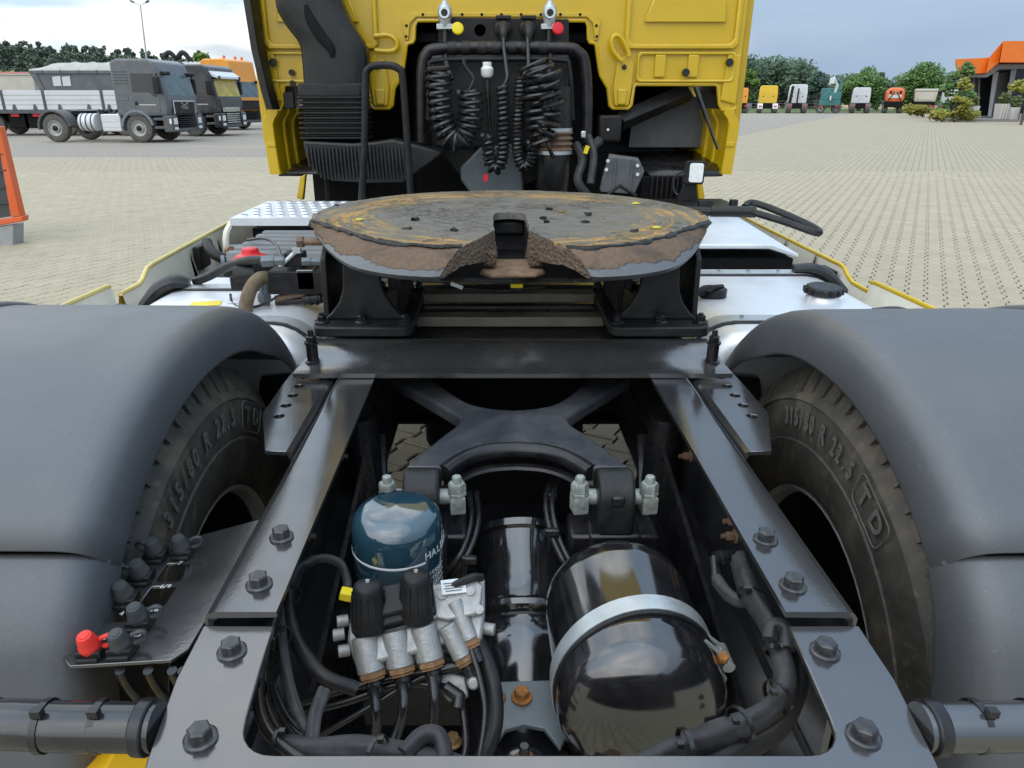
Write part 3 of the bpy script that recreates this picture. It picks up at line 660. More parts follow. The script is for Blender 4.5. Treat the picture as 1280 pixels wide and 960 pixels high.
# ---- mudguards, wheels
def mud(sg, Rz):
    yc, zc = 1.20, 0.45
    def sec(y, z, ny, nz, rl, wide=True):
        """cross-section; (ny,nz) points outwards, (y,z) is the crown line"""
        P = []
        for (x, dep) in ((0.548, 0.012), (0.543, rl), (0.540, rl - 0.006), (0.540, 0.046), (0.542, 0.028), (0.548, 0.015), (0.558, 0.006), (0.574, 0.0015), (0.600, 0.0), (0.9, -0.002), (1.20, 0.0), (1.235, 0.004), (1.255, 0.018), (1.262, 0.045), (1.262, 0.09)):
            P.append(Vector((sg * x, y - ny * dep, z - nz * dep)))
        return P[1:]
    loops = []
    for k in range(41):
        a = R(28 + (180 - 28) * k / 40)            # front low -> over the top -> rear
        c, s = math.cos(a), math.sin(a)
        ex = 1.0 + 0.035 * max(0, math.sin(2 * (a - R(90)))) * (1 if a > R(90) else 0)  # squarer rear shoulder
        rr = Rz * ex; rl = 0.088 + 0.02 * max(0, -c) 
        if a < R(62): rl = 0.088 * (0.35 + 0.65 * (a - R(28)) / R(34))
        loops.append(sec(yc + rr * c, zc + rr * s, c, s, rl))
    NS = 27
    up = loops[:NS + 1]; L0 = loops[NS]; y0, z0 = L0[8].y, L0[8].z; dn = [sec(y0 + 0.006, z0 - 0.013, -0.75, 0.66, 0.094), sec(y0 - 0.002, z0 - 0.016, -0.75, 0.66, 0.094)]
    for dy, dz_, c, s_, rl in ((-0.05, -0.075, -0.88, 0.47, 0.098), (-0.085, -0.16, -0.96, 0.28, 0.10), (-0.105, -0.27, -1, 0.06, 0.10), (-0.11, -0.45, -1, 0, 0.10), (-0.11, -0.70, -1, 0, 0.10)): dn.append(sec(y0 + dy, z0 + dz_, c, s_, rl))
    m = MB(); m.loft(up, close=False); o = m.build('mudguard', M['plastic'], T, ang=60)
    sm = o.modifiers.new('solid', 'SOLIDIFY'); sm.thickness = 0.005; sm.offset = 0
    dn = [[p + Vector((0, 0.004, 0.0)) for p in L] for L in dn]
    m = MB(); m.loft(dn, close=False); q = m.build('lower_panel', M['plastic'], o, ang=60); sm = q.modifiers.new('solid', 'SOLIDIFY'); sm.thickness = 0.005; sm.offset = 0
    # raised bead along the joint and a rounded rib across the crown
    
    for k in (9, 23):
        L = loops[k]; m = MB(); pr = [p for p in L[8:11]]
        m.tube([Vector((sg * 0.80, pr[0].y, pr[0].z)), Vector((sg * 1.0, pr[1].y, pr[1].z)), Vector((sg * 1.22, pr[2].y, pr[2].z - .001))], 0.007, 8); 
    m = MB(); rib = []
    for k in range(10, NS):
        L = loops[k]; rib.append(Vector((sg * 0.985, L[9].y, L[9].z)))
    m.tube(rib, [0.006, 0.017, 0.017, 0.010], 10); m.build('crown_rib', M['plastic'], o)
    return o
mud(-1, 0.694); mud(1, 0.687)

def tyre_mesh(name, Rr=0.535, w=0.315, rim=0.296):
    """lathe about X, inner face at x=0, body towards +x, with cut shoulder blocks"""
    m = MB(); n = 60
    prof = [(rim, 0.030), (rim + 0.010, 0.012), (rim + 0.030, 0.005), (rim + 0.07, 0.0), (0.395, -0.001), (0.398, 0.002), (0.440, 0.003), (0.474, 0.007), (0.477, 0.004), (0.488, 0.012), (0.497, 0.040)]
    full = prof + [(Rr - 0.014, 0.055), (Rr - 0.010, 0.09), (Rr - 0.010, w - 0.09), (Rr - 0.014, w - 0.055)] + [(r, w - x) for r, x in reversed(prof)]
    m.lathe(full, (0, 0, 0), (1, 0, 0), n, cap=False); o = len(m.v)
    for k in range(66):                                  # tread blocks
        a0, a1 = 2 * math.pi * k / 66, 2 * math.pi * (k + 0.74) / 66
        for x0, x1, sh in ((0.018, 0.082, 0.026), (0.088, 0.15, 0.0), (0.165, 0.23, 0.0), (0.24, w - 0.018, -0.026)):
            b = len(m.v); vs = []
            for (r, xa, xb) in ((Rr - 0.046 if sh else Rr - 0.01, x0, x1), (Rr + 0.006, x0 + max(0, sh), x1 + min(0, sh))):
                for a in (a0, a1):
                    for x in (xa, xb): vs.append(Vector((x, r * math.cos(a), r * math.sin(a))))
            m.add(vs, [(0, 1, 3, 2), (4, 6, 7, 5), (0, 4, 5, 1), (2, 3, 7, 6), (0, 2, 6, 4), (1, 5, 7, 3)])
    return m.mesh(name, M['tyre'], ang=40)
TY = tyre_mesh('tyre')
def rim_mesh(name):
    m = MB(); m.lathe([(0.300, 0.026), (0.302, 0.018), (0.296, 0.014), (0.288, 0.022), (0.284, 0.05)], (0, 0, 0), (1, 0, 0), 48, cap=False); return m.mesh(name, M['rimgrey'], ang=30)
M['rimgrey'] = mat('rim_steel', (0.42, 0.42, 0.40), 0.42, metal=0.6, var=0.3, vsc=14, dust=0.3, dustc=(0.10, 0.085, 0.06))
RM = rim_mesh('rim')
m = MB(); m.lathe([(0.285, 0.045), (0.268, 0.10), (0.268, 0.20), (0.20, 0.215), (0.19, 0.16), (0.10, 0.15), (0.0, 0.15)], (0, 0, 0), (1, 0, 0), 48, cap=False); WELL = m.mesh('wheel_disc', M['dark'], ang=30)  # shade inside the wheel put into the disc's near-black colour
def on_tyre(sg, ang, r, x=-0.002):
    return Vector((sg * (0.5525 + x), 1.17 + r * math.cos(ang), 0.497 + r * math.sin(ang)))
for sg in (-1, 1):
    wh = bpy.data.objects.new('wheel', None); link(wh, T, (sg * 0.75, 1.17, 0.497))
    for x0 in (0.552, 0.905):
        put('tyre', TY, wh, (sg * x0, 1.17, 0.497), (0.3, 0, 0 if sg > 0 else math.pi))
        put('rim', RM, wh, (sg * x0, 1.17, 0.497), (0.3, 0, 0 if sg > 0 else math.pi)); put('wheel_disc', WELL, wh, (sg * x0, 1.17, 0.497), (0.3, 0, 0 if sg > 0 else math.pi))
    # raised lettering on the inner sidewall
    s = '315/80 R 22.5'; 
    a0, a1 = (R(68.5), R(104)) if sg > 0 else (R(117), R(75))
    for i, ch in enumerate(s):
        if ch == ' ': continue
        a = a0 + (a1 - a0) * i / (len(s) - 1); p = on_tyre(sg, a, 0.440)
        rad = Vector((0, math.cos(a), math.sin(a))); tan = Vector((0, -math.sin(a), math.cos(a))) * (1 if sg > 0 else -1); nn = Vector((-sg, 0, 0))
        Mx = Matrix((tan, rad, tan.cross(rad))).transposed()
        text('size_letter', ch, M['tyreink'], wh, p, None, 0.050, 0.0008, matrix=Mx, bold=0.0010, sx=0.64 if sg > 0 else 0.78)
    # badge with TD beyond the size, drive-axle mark
    for i, ch in enumerate('TD'):
        a = (R(111.5) + R(6.5) * i) if sg > 0 else (R(64) - R(6.5) * i)
        p = on_tyre(sg, a, 0.440); rad = Vector((0, math.cos(a), math.sin(a))); tan = Vector((0, -math.sin(a), math.cos(a))) * (1 if sg > 0 else -1)
        text('badge_letter', ch, M['tyreink'], wh, p, None, 0.050, 0.0008, bold=0.0010, matrix=Matrix((tan, rad, tan.cross(rad))).transposed())
    ac = R(114.8) if sg > 0 else R(60.8); fr = []
    for k in range(25):
        u, v = [(rrect(0.112, 0.062, 0.014, 5) + [rrect(0.112, 0.062, 0.014, 5)[0]])[k][j] for j in (0, 1)]
        a = ac + (1 if sg > 0 else -1) * u / 0.44; fr.append(on_tyre(sg, a, 0.44 + v, -0.001))
    m = MB(); m.tube(fr, 0.0012, 5, cap=False); m.build('badge_frame', M['tyreink'], wh)
# ---- axle
m = MB(); m.cyl((-0.62, 1.17, 0.497), (0.62, 1.17, 0.497), 0.075, n=20); m.lathe([(0.0, -0.16), (0.08, -0.15), (0.14, -0.10), (0.17, 0.0), (0.14, 0.12), (0.10, 0.19), (0, 0.20)], (0, 1.17, 0.42), (0, 1, 0), 32)
ax = m.build('drive_axle', M['black'], T)
m = MB(); m.lathe([(0.0, -0.16), (0.07, -0.15), (0.105, -0.11), (0.118, -0.05), (0.120, 0.03), (0.116, 0.08), (0.106, 0.115), (0.096, 0.128), (0.099, 0.134), (0.104, 0.140), (0.104, 0.150), (0.097, 0.158), (0.092, 0.20), (0.088, 0.25), (0.087, 0.285), (0.095, 0.290), (0.095, 0.303), (0.080, 0.308), (0.0, 0.308)], Vector((0.012, 0.985, 0.512)), (0.0, 0.80, 0.60), 44)
m.build('axle_housing', M['gloss'], ax)
for sg in (-1, 1):
    m = MB(); m.lathe([(0.10, 0), (0.125, 0.02), (0.13, 0.08), (0.12, 0.15), (0.09, 0.18), (0.08, 0.22)], (sg * 0.44, 1.60, 0.45), (0, 0, 1), 24); m.build('air_bag', M['rubber'], T)
    m = MB(); m.cyl((sg * 0.30, 1.36, 0.50), (sg * 0.33, 1.42, 0.86), 0.035, n=16); m.build('shock_absorber', M['black'], T)

# ---- V-shaped axle link
hp = [(0.204, 1.150), (0.150, 1.268), (0.116, 1.335), (0.112, 1.368), (0.168, 1.445), (0.288, 1.60), (0.215, 1.650), (0.115, 1.470), (0.06, 1.422), (0.0, 1.408)]
hn = [(0.0, 1.244), (0.05, 1.236), (0.088, 1.214), (0.116, 1.180), (0.134, 1.150)]
def half(h): return catmull([(x, y, 0.0) for x, y in h], 4)
A = half(hp[:4]) + half(hp[4:6]) + half(hp[6:]); B = half(hn)
loop = A + [Vector((-p.x, p.y, 0)) for p in A[::-1][1:]] + [Vector((-p.x, p.y, 0)) for p in B[::-1]] + B[1:]
m = MB(); m.plate([(p.x, p.y, 0.855) for p in loop], [], (0, 0, 0.032)); vl = m.build('axle_link', M['cast2'] if 'cast2' in M else M['black'], T, bevel=0.008, seg=3)
m = MB(); B2 = [Vector((-p.x, p.y - 0.012, 0.838)) for p in B[::-1]] + [Vector((p.x, p.y - 0.012, 0.838)) for p in B[1:]]
m.tube([p + Vector((0, 0.012, 0.036)) for p in B2], 0.016, 10); m.build('rounded_edge', M['black'], vl)
m = MB(); m.tube([p + Vector((0, -0.002, 0.006)) for p in B2], 0.007, 8, flat=1.6); m.build('lower_lip', M['black'], vl)
NUTM = MB(); NUTM.lathe([(0.017, -0.030), (0.0185, -0.026), (0.0185, 0.0), (0.017, 0.002)], n=4, a0=R(45), a1=R(45) + 2 * math.pi - 1e-9); hexprism(NUTM, (0, 0, 0.003), (0, 0, 1), 0.028, 0.007, 0.3); hexprism(NUTM, (0, 0, 0.009), (0, 0, 1), 0.027, 0.018, 0.2); hexprism(NUTM, (0, 0, 0.026), (0, 0, 1), 0.015, 0.013, 0.2)
NUTM = NUTM.mesh('clamp_nut', M['nut'], ang=30)
for sg in (-1, 1):
    m = MB(); pr = [Vector((0, 0.045 * math.cos(a), 0.045 * math.sin(a))) for a in [R(-10 + 20 * k) for k in range(0, 11)]] + [Vector((0, -0.046, -0.06)), Vector((0, 0.046, -0.06))]
    m.prism([p + Vector((sg * 0.167 - 0.031, 1.10, 0.862)) for p in pr], (0.062, 0, 0)); e = m.build('link_eye', M['cast'], vl, bevel=0.007, seg=3)
    m = MB(); m.box((sg * 0.167, 1.054, 0.872), (0.022, 0.008, 0.020)); m.build('casting_boss', M['black'], vl, bevel=0.004)
    m = MB(); m.cyl((sg * 0.095, 1.10, 0.855), (sg * 0.238, 1.10, 0.855), 0.014, n=14); m.build('link_pin', M['nut'], vl)
    for x in (0.106, 0.226): put('clamp_nut', NUTM, vl, (sg * x, 1.09, 0.862), (0, 0, rng.random() * 0.3))
    m = MB(); m.bb(sg * 0.09, sg * 0.245, 1.06, 1.14, 0.60, 0.80); m.bb(sg * 0.122, sg * 0.212, 1.052, 1.15, 0.60, 0.806); m.build('axle_bracket', M['black'], ax, bevel=0.006)
# ================================================================== between the rails
# ---- desiccant cartridge
FC = Vector((-0.187, 0.92, 0.755))
m = MB(); m.lathe([(0.062, 0), (0.068, 0.004), (0.068, 0.148), (0.0675, 0.160), (0.064, 0.174), (0.056, 0.184), (0.040, 0.190), (0.0, 0.193)], FC, (0, 0, 1), 48)
can = m.build('air_dryer_cartridge', M['blue'], T, ang=60)
m = MB(); m.lathe([(0.0683, 0.124), (0.0686, 0.1245), (0.0686, 0.1275), (0.0683, 0.128)], FC, (0, 0, 1), 40, a0=R(185), a1=R(312)); m.build('stripe', M['sticker'], can)
def on_can(a, z, dr=0.0006): return FC + Vector(((0.068 + dr) * math.cos(a), (0.068 + dr) * math.sin(a), z))
def can_text(s, a0, z, size, mat_, step):
    for i, ch in enumerate(s):
        if ch == ' ': continue
        a = a0 + step * i; tan = Vector((-math.sin(a), math.cos(a), 0)); Mx = Matrix((tan, Vector((0, 0, 1)), Vector((math.cos(a), math.sin(a), 0)))).transposed()
        text('letter', ch, mat_, can, on_can(a, z), None, size, 0.0002, matrix=Mx)
can_text('HALDEX', R(316), 0.135, 0.017, M['sticker'], R(10))
for zz in range(5): can_text('DESICCANT', R(304) + zz * 0.01, 0.103 - zz * 0.010, 0.008, M['sticker'], R(5))
def can_patch(name, a0, a1, z0, z1, mt):
    m = MB(); m.lathe([(0.0684, z0), (0.0684, z1)], FC, (0, 0, 1), 8, a0=a0, a1=a1); m.build(name, mt, can)
can_patch('label_mark', R(246), R(258), 0.078, 0.092, M['tagyel']); can_patch('printed_panel', R(284), R(300), 0.072, 0.098, M['ink'])
m = MB(); m.lathe([(0.050, 0), (0.072, 0.004), (0.072, 0.03), (0.06, 0.034)], FC - Vector((0, 0, 0.034)), (0, 0, 1), 32); m.build('base_ring', M['castali'], can)

# ---- four-circuit protection valve in cast aluminium
VN = Vector((0.0, -0.62, 0.785)).normalized(); VP = at(520, 775, Y=0.80)
def pl(px, py, h=0.0):
    d = at(px, py, Y=1.0) - CAM; t = (VP + VN * h - CAM).dot(VN) / d.dot(VN); return CAM + d * t
m = MB(); m.prism([pl(*q, 0.0) for q in ((446, 752), (540, 730), (606, 722), (606, 760), (602, 800), (548, 806), (446, 838), (434, 800), (438, 760))], VN * -0.055)
vb = m.build('protection_valve', M['castali'], T, bevel=0.004)
m = MB(); m.prism([pl(*q, 0.0005) for q in ((446, 800), (545, 776), (548, 812), (450, 836))], VN * 0.012); m.build('port_row', M['castali'], vb, bevel=0.005)
m = MB(); m.prism([pl(*q, 0.0005) for q in ((541, 740), (598, 727), (604, 735), (600, 770), (560, 778), (545, 775))], VN * 0.012); m.build('valve_cover', M['castali'], vb, bevel=0.003)
for a, b, r in (((458, 806), (465, 840), 0.0190), ((495, 800), (501, 834), 0.0190), ((531, 793), (538, 826), 0.0190), ((572, 762), (588, 800), 0.0125), ((563, 792), (578, 822), 0.013)):
    m = MB(); p, q = pl(*a, 0.004), pl(*b, -0.006); ax_ = (q - p).normalized(); m.cyl(p - ax_ * 0.012, q, r * 0.96, r, n=22); po = m.build('port', M['castali'], vb, bevel=0.002)
    m = MB(); hexprism(m, q, ax_, r * 1.75, 0.008, 0.2); hexprism(m, q + ax_ * 0.007, ax_, r * 1.5, 0.004, 0.2); m.build('port_nut', M['brass'], po)
    m = MB(); m.cyl(q + ax_ * 0.008, q + ax_ * 0.030, r * 0.56, r * 0.5, n=14); m.cyl(q + ax_ * 0.013, q + ax_ * 0.017, r * 0.62, n=14); m.cyl(q + ax_ * 0.022, q + ax_ * 0.026, r * 0.62, n=14); m.build('push_fitting', M['hose'], po)
for q in ((447, 786), (541, 769), (588, 740), (599, 763), (553, 745)):
    m = MB(); c = pl(*q, 0.010); m.cyl(c - VN * 0.01, c + VN * 0.006, 0.0062, n=14); m.cyl(c + VN * 0.003, c + VN * 0.0062, 0.003, n=8); m.build('screw', M['castali'], vb)
for q in ((436, 775), (438, 812), (604, 785), (431, 792)):
    m = MB(); c = pl(*q, -0.02); m.cyl(c, c + Vector((0.016 if q[0] > 500 else -0.016, -0.004, 0)), 0.0085, n=14); m.build('plug', M['castali'], vb, bevel=0.001)
m = MB(); m.prism([pl(*q, 0.001) for q in ((442, 783), (545, 760), (547, 772), (444, 798))], VN * 0.027); m.build('cap_base', M['matt'], vb, bevel=0.003)
m = MB(); m.prism([pl(*q, 0.008) for q in ((466, 742), (516, 732), (518, 768), (468, 780))], VN * 0.030); m.build('cap_bridge', M['matt'], vb, bevel=0.004)
for q in ((461, 777), (521, 764)):
    c = pl(*q, 0.018); axc = Vector((0.0, 0.20, 1)).normalized(); m = MB(); prof = [(0.0235, -0.010), (0.0235, 0.0), (0.0220, 0.028), (0.0200, 0.048), (0.0185, 0.053), (0.015, 0.056), (0.0, 0.057)]
    m.lathe(prof, c, axc, 28); cp = m.build('black_cap', M['matt'], vb)
    m = MB()
    for k in range(14):
        a = 2 * math.pi * k / 14; u = axc.orthogonal().normalized(); w = axc.cross(u); d = u * math.cos(a) + w * math.sin(a); m.tube([c + d * 0.0232 + axc * 0.002, c + d * 0.0205 + axc * 0.042], 0.0022, 5)
    m.build('cap_ribs', M['matt'], cp)
    m = MB(); m.cyl(c + axc * 0.055, c + axc * 0.060, 0.0028, n=8); m.build('nipple', M['zinc'], cp)
m = MB(); m.box(pl(567, 733, 0.018), (0.034, 0.020, 0.0015), Matrix.Rotation(R(10), 3, 'Z') @ Matrix.Rotation(R(38), 3, 'X')); lab = m.build('type_label', M['sticker'], vb)
m = MB()
for k in range(4): m.box(pl(566 + 0.4 * k, 728.5 + 3.2 * k, 0.0195), (0.026 - 0.004 * (k % 2), 0.0010, 0.0008), Matrix.Rotation(R(10), 3, 'Z') @ Matrix.Rotation(R(38), 3, 'X'))
m.build('printed_lines', M['inkd'], vb)
m = MB(); m.tube([pl(560, 735, 0.012), pl(590, 722, 0.02), pl(602, 722, 0.012)], 0.006, 8, sub=4); m.build('bypass_pipe', M['matt'], vb)
m = MB(); m.box(pl(434, 743, -0.005), (0.020, 0.016, 0.014), Matrix.Rotation(R(15), 3, 'Y')); yp = m.build('yellow_plug', M['tagyel'], vb, bevel=0.002)
m = MB(); m.bb(-0.245, -0.09, 0.84, 0.90, 0.60, 0.74); m.build('dryer_bracket', M['matt'], vb, bevel=0.004)
def hose(name, pts, r, mt='hose', parent=T, n=10, sub=6, **k):
    m = MB(); m.tube(pts, r, n, sub=sub, **k); return m.build(name, M[mt], parent)
V3 = Vector
# big hoses from the ports
for st, pts in (((466, 855), ((470, 885), (470, 915), (462, 945))), ((502, 848), ((505, 880), (498, 912), (484, 945))), ((539, 838), ((543, 870), (542, 905), (532, 935)))):
    P = [pl(*st, -0.010)] + [at(px, py, Z=0.775 - 0.03 * i) for i, (px, py) in enumerate(pts)]; hose('air_hose', P, 0.0072)
hose('air_hose', [pl(589, 812, 0.0), pl(600, 850, 0.0), pl(606, 890, 0.0), pl(600, 940, 0.0), pl(590, 975, 0)], 0.0038)
hose('air_hose', [pl(597, 800, -0.03), pl(615, 850, -0.03), pl(618, 905, -0.03), pl(600, 955, -0.03), pl(588, 985, -0.03)], 0.0115, 'rubber')
hose('air_hose', [pl(575, 870, -0.04), pl(580, 900, -0.04), pl(582, 935, -0.04), pl(574, 965, -0.04)], 0.0048)
hose('air_hose', [pl(400, 920, -0.02), pl(460, 885, -0.02), pl(520, 850, -0.025), pl(560, 838, -0.02)], 0.0040)
hose('air_hose', [pl(360, 885, -0.03), pl(420, 865, -0.03), pl(500, 845, -0.03), pl(575, 832, -0.025)], 0.0058)
hose('air_hose', [pl(360, 893, -0.04), pl(430, 878, -0.04), pl(500, 855, -0.04), pl(562, 860, -0.03)], 0.0058)
for c0, c1 in (((545, 838), (590, 828)), ((556, 858), (576, 872)), ((574, 866), (572, 886))):
    m = MB(); m.cyl(pl(*c0, -0.02), pl(*c1, -0.02), 0.0085, n=12); m.build('pipe_fitting', M['hose'], T, bevel=0.001)
m = MB(); m.prism([pl(*q, -0.03) for q in ((548, 835), (582, 845), (586, 870), (560, 876), (548, 860))], VN * -0.02); m.cyl(pl(590, 850, -0.03), pl(592, 855, 0.0), 0.008, n=14); m.build('relay_bracket', M['castali'], T, bevel=0.003)
# hoses along the left rail
hose('air_hose', [at(392, 700, Z=0.86), at(372, 712, Z=0.86), at(360, 745, Z=0.86), at(368, 795, Z=0.85), at(400, 842, Z=0.84), at(446, 862, Z=0.82)], 0.0092, 'rubber')
for k in range(3):
    z = 0.88 - 0.03 * k; hose('air_hose', [at(346 + 4 * k, 760, Z=z), at(330 + 5 * k, 815, Z=z), at(322 + 8 * k, 868, Z=z), at(336 + 12 * k, 915, Z=z), at(385 + 12 * k, 955, Z=z), at(450, 985, Z=z)], 0.0065)
for k in range(4):
    hose('air_hose', [at(338 - 3 * k, 790 + 9 * k, Z=0.83), at(330 + 3 * k, 850, Z=0.82), at(345 + 7 * k, 905, Z=0.80), at(395 + 12 * k, 940, Z=0.78), at(470 + 12 * k, 965, Z=0.76)], 0.0045)
def wrap(name, pts, r, seed, parent=T):
    P = catmull(pts, 12); m = MB(); N = len(P)
    n_ = 22; fr2 = frames(P); tot = 0.0; rings = []
    for i, (p, (t, u, w)) in enumerate(zip(P, fr2)):
        if i: tot += (P[i] - P[i - 1]).length
        ring_ = []
        for j in range(n_):
            a = 2 * math.pi * j / n_; k = 1 + 0.30 * mnoise.noise(V3((math.cos(a) * 1.6 + seed * 3.1, math.sin(a) * 1.6, tot * 11))) + 0.16 * mnoise.noise(V3((math.cos(a) * 4 + seed, math.sin(a) * 4, tot * 16)))
            ring_.append(p + u * (math.cos(a) * r * k) + w * (math.sin(a) * r * 0.78 * k))
        rings.append(ring_)
    m.loft(rings)
    return m.build(name, M['cloth'], parent, ang=80)
w1 = wrap('harness_sleeve', [at(345, 935, Z=0.86), at(400, 940, Z=0.86), at(450, 940, Z=0.86), at(500, 945, Z=0.855), at(560, 958, Z=0.85), at(620, 985, Z=0.85)], 0.017, 1)
wrap('harness_sleeve', [at(415, 945, Z=0.85), at(385, 915, Z=0.86), at(365, 870, Z=0.86), at(352, 800, Z=0.86), at(356, 740, Z=0.85), at(372, 690, Z=0.82)], 0.008, 2)
wrap('harness_sleeve', [at(388, 935, Z=0.862), at(392, 900, Z=0.868), at(404, 866, Z=0.866)], 0.010, 5)
wrap('harness_sleeve', [at(366, 735, Z=0.85), at(378, 708, Z=0.86), at(402, 698, Z=0.86), at(425, 705, Z=0.85), at(434, 725, Z=0.84), at(434, 745, Z=0.83)], 0.0075, 3)
wrap('harness_sleeve', [at(505, 945, Z=0.868), at(528, 922, Z=0.872), at(548, 922, Z=0.872), at(556, 945, Z=0.868), at(552, 965, Z=0.86)], 0.0115, 6)
for px, py, a in ((352, 800, 0.2), (362, 745, -0.4), (320, 868, 0.1), (472, 940, 0.0), (350, 930, 0.5)):
    p = at(px, py, Z=0.872); m = MB(); m.lathe([(0.016, -0.002), (0.0175, -0.002), (0.0175, 0.002), (0.016, 0.002)], p, (math.cos(a), math.sin(a) - .6, 0.1), 16, cap=False); m.box(p + V3((0.004, 0, 0.017)), (0.006, 0.005, 0.006)); m.build('cable_tie', M['hose'], T)
# ---- pairs of lines over the axle
for x in (585, 594): hose('air_hose', [at(x + 2, 615, Z=0.80), at(x + 4, 650, Z=0.80), at(x - 8, 690, Z=0.78), at(x - 30, 720, Z=0.74), at(x - 45, 745, Z=0.68)], 0.0048)
for x in (684, 692): hose('air_hose', [at(x + 4, 600, Z=0.80), at(x - 2, 630, Z=0.81), at(x + 6, 670, Z=0.79), at(x + 22, 705, Z=0.76), at(x + 40, 730, Z=0.72)], 0.0048)
for px, py in ((688, 620), (586, 700), (690, 665)):
    p = at(px, py, Z=0.80); m = MB(); m.box(p, (0.026, 0.012, 0.014)); m.build('hose_clip', M['hose'], T, bevel=0.003)

# ---- compressed-air tank
TX, TZ, TR = 0.156, 0.742, 0.115
dome = lambda s: [(TR * math.cos(t), s * 0.062 * math.sin(t)) for t in [R(k) for k in (0, 12, 25, 40, 55, 68, 80, 90)]]
prof = [(r, -h) for r, h in reversed([(r, -(h)) for r, h in dome(-1)])]
prof = [(r, 0.745 + h) for r, h in reversed(dome(-1))]
prof += [(TR, 0.765), (TR * 1.006, 0.768), (TR * 1.006, 0.776), (TR, 0.779), (TR, 0.93), (TR * 1.006, 0.933), (TR * 1.006, 0.940), (TR, 0.943)] + [(r, 0.952 + h) for r, h in dome(1)]
m = MB(); m.lathe(prof, (TX, 0, TZ), (0, 1, 0), 64); tank = m.build('air_tank', M['gloss'], T, ang=50)
m = MB()
L = []
for k in range(49):
    a = R(-60 + 300 * k / 48); L.append((a, TR + 0.0025))
def band(y, w, r): return [[V3((TX + (r + dr) * math.cos(a), y + 0.020 * math.cos(a) + dy, TZ + (r + dr) * math.sin(a))) for a, _ in L] for dr, dy in ((0, -w / 2), (0.003, -w / 2), (0.003, w / 2), (0, w / 2))]
b_ = band(0.807, 0.030, TR + 0.002); m.loft([list(q) for q in zip(*b_)]); st = m.build('tank_strap', M['zinc'], tank, ang=50)
b_ = band(0.790, 0.010, TR + 0.0005); m = MB(); m.loft([list(q) for q in zip(*b_)]); m.build('strap_rubber', M['rubber'], tank, ang=50)
pb = V3((TX + 0.120, 0.80, TZ + 0.020))
m = MB(); m.cyl(pb + V3((0.004, -0.022, 0.012)), pb + V3((0.004, 0.018, 0.012)), 0.0085, n=16); m.cyl(pb + V3((-0.004, -0.020, -0.010)), pb + V3((-0.004, 0.012, -0.010)), 0.0085, n=16); m.tube([pb + V3((-0.03, -0.012, 0.05)), pb + V3((0.004, -0.018, 0.020)), pb + V3((0.012, -0.018, 0.010))], 0.0030, 6, sub=4); m.tube([pb + V3((-0.03, 0.006, 0.05)), pb + V3((0.004, 0.006, 0.022))], 0.0030, 6); m.build('strap_clamp', M['zinc'], tank)
m = MB(); hexprism(m, pb + V3((-0.006, -0.018, 0.024)), (0, -0.3, 1), 0.015, 0.009); m.build('clamp_bolt', M['rust'], tank)
m = MB(); m.cyl(pb + V3((0.0, 0, -0.01)), pb + V3((-0.01, -0.01, -0.14)), 0.0035, n=8); m.build('clamp_rod', M['zinc'], tank)
for dx_, dz_ in ((-0.048, -0.055), (0.022, -0.060)):
    p = V3((TX + dx_, 0.745 - 0.045, TZ + dz_)); axn = V3((0, -1, 0.05)); m = MB(); m.lathe([(0.024, 0), (0.024, 0.014), (0.020, 0.018), (0, 0.018)], p + V3((0, 0.008, 0)), axn, 20); bo = m.build('port_boss', M['gloss'], tank)
    m = MB(); hexprism(m, p + V3((0, -0.009, 0)), axn, 0.027, 0.009); hexprism(m, p + V3((0, -0.018, 0)), axn, 0.019, 0.010); m.build('brass_nut', M['brass'], bo)
# tank cradle plate with rusty bolts, breather
m = MB(); c = at(660, 880, Z=0.66)
o = [at(*q, Z=0.66) for q in ((618, 852), (690, 850), (716, 905), (700, 935), (680, 910), (655, 905), (632, 912), (616, 935))]
m.prism(o, (0, 0, -0.008)); crp = m.build('cradle_plate', M['zincdark'], T, bevel=0.0015)
RB = bolt_mesh('rusty_bolt', M['rust'], 0.020, 0.012, 0.016)
put('rusty_bolt', RB, crp, at(652, 872, Z=0.661)); put('rusty_bolt', bolt_mesh('old_bolt', M['brass'], 0.018, 0.010, 0.014), crp, at(621, 872, Z=0.661))
m = MB(); m.lathe([(0.075, 0.0), (0.072, 0.02), (0.05, 0.035), (0.0, 0.042)], at(655, 965, Z=0.60), (0, 0, 1), 32); bd = m.build('brake_chamber', M['gloss'], T)
m = MB(); p = at(655, 955, Z=0.650); hexprism(m, p, (0, 0, 1), 0.028, 0.010); m.build('chamber_nut', M['brass'], bd)
m = MB(); m.lathe([(0.007, 0), (0.007, 0.022), (0.006, 0.026), (0, 0.026)], p + V3((0, 0, 0.008)), (0, 0, 1), 14); m.build('bleed_cap', M['hose'], bd)
put('old_bolt', bolt_mesh('old_bolt', M['brass'], 0.016, 0.009, 0.012), T, at(566, 928, Z=0.70))
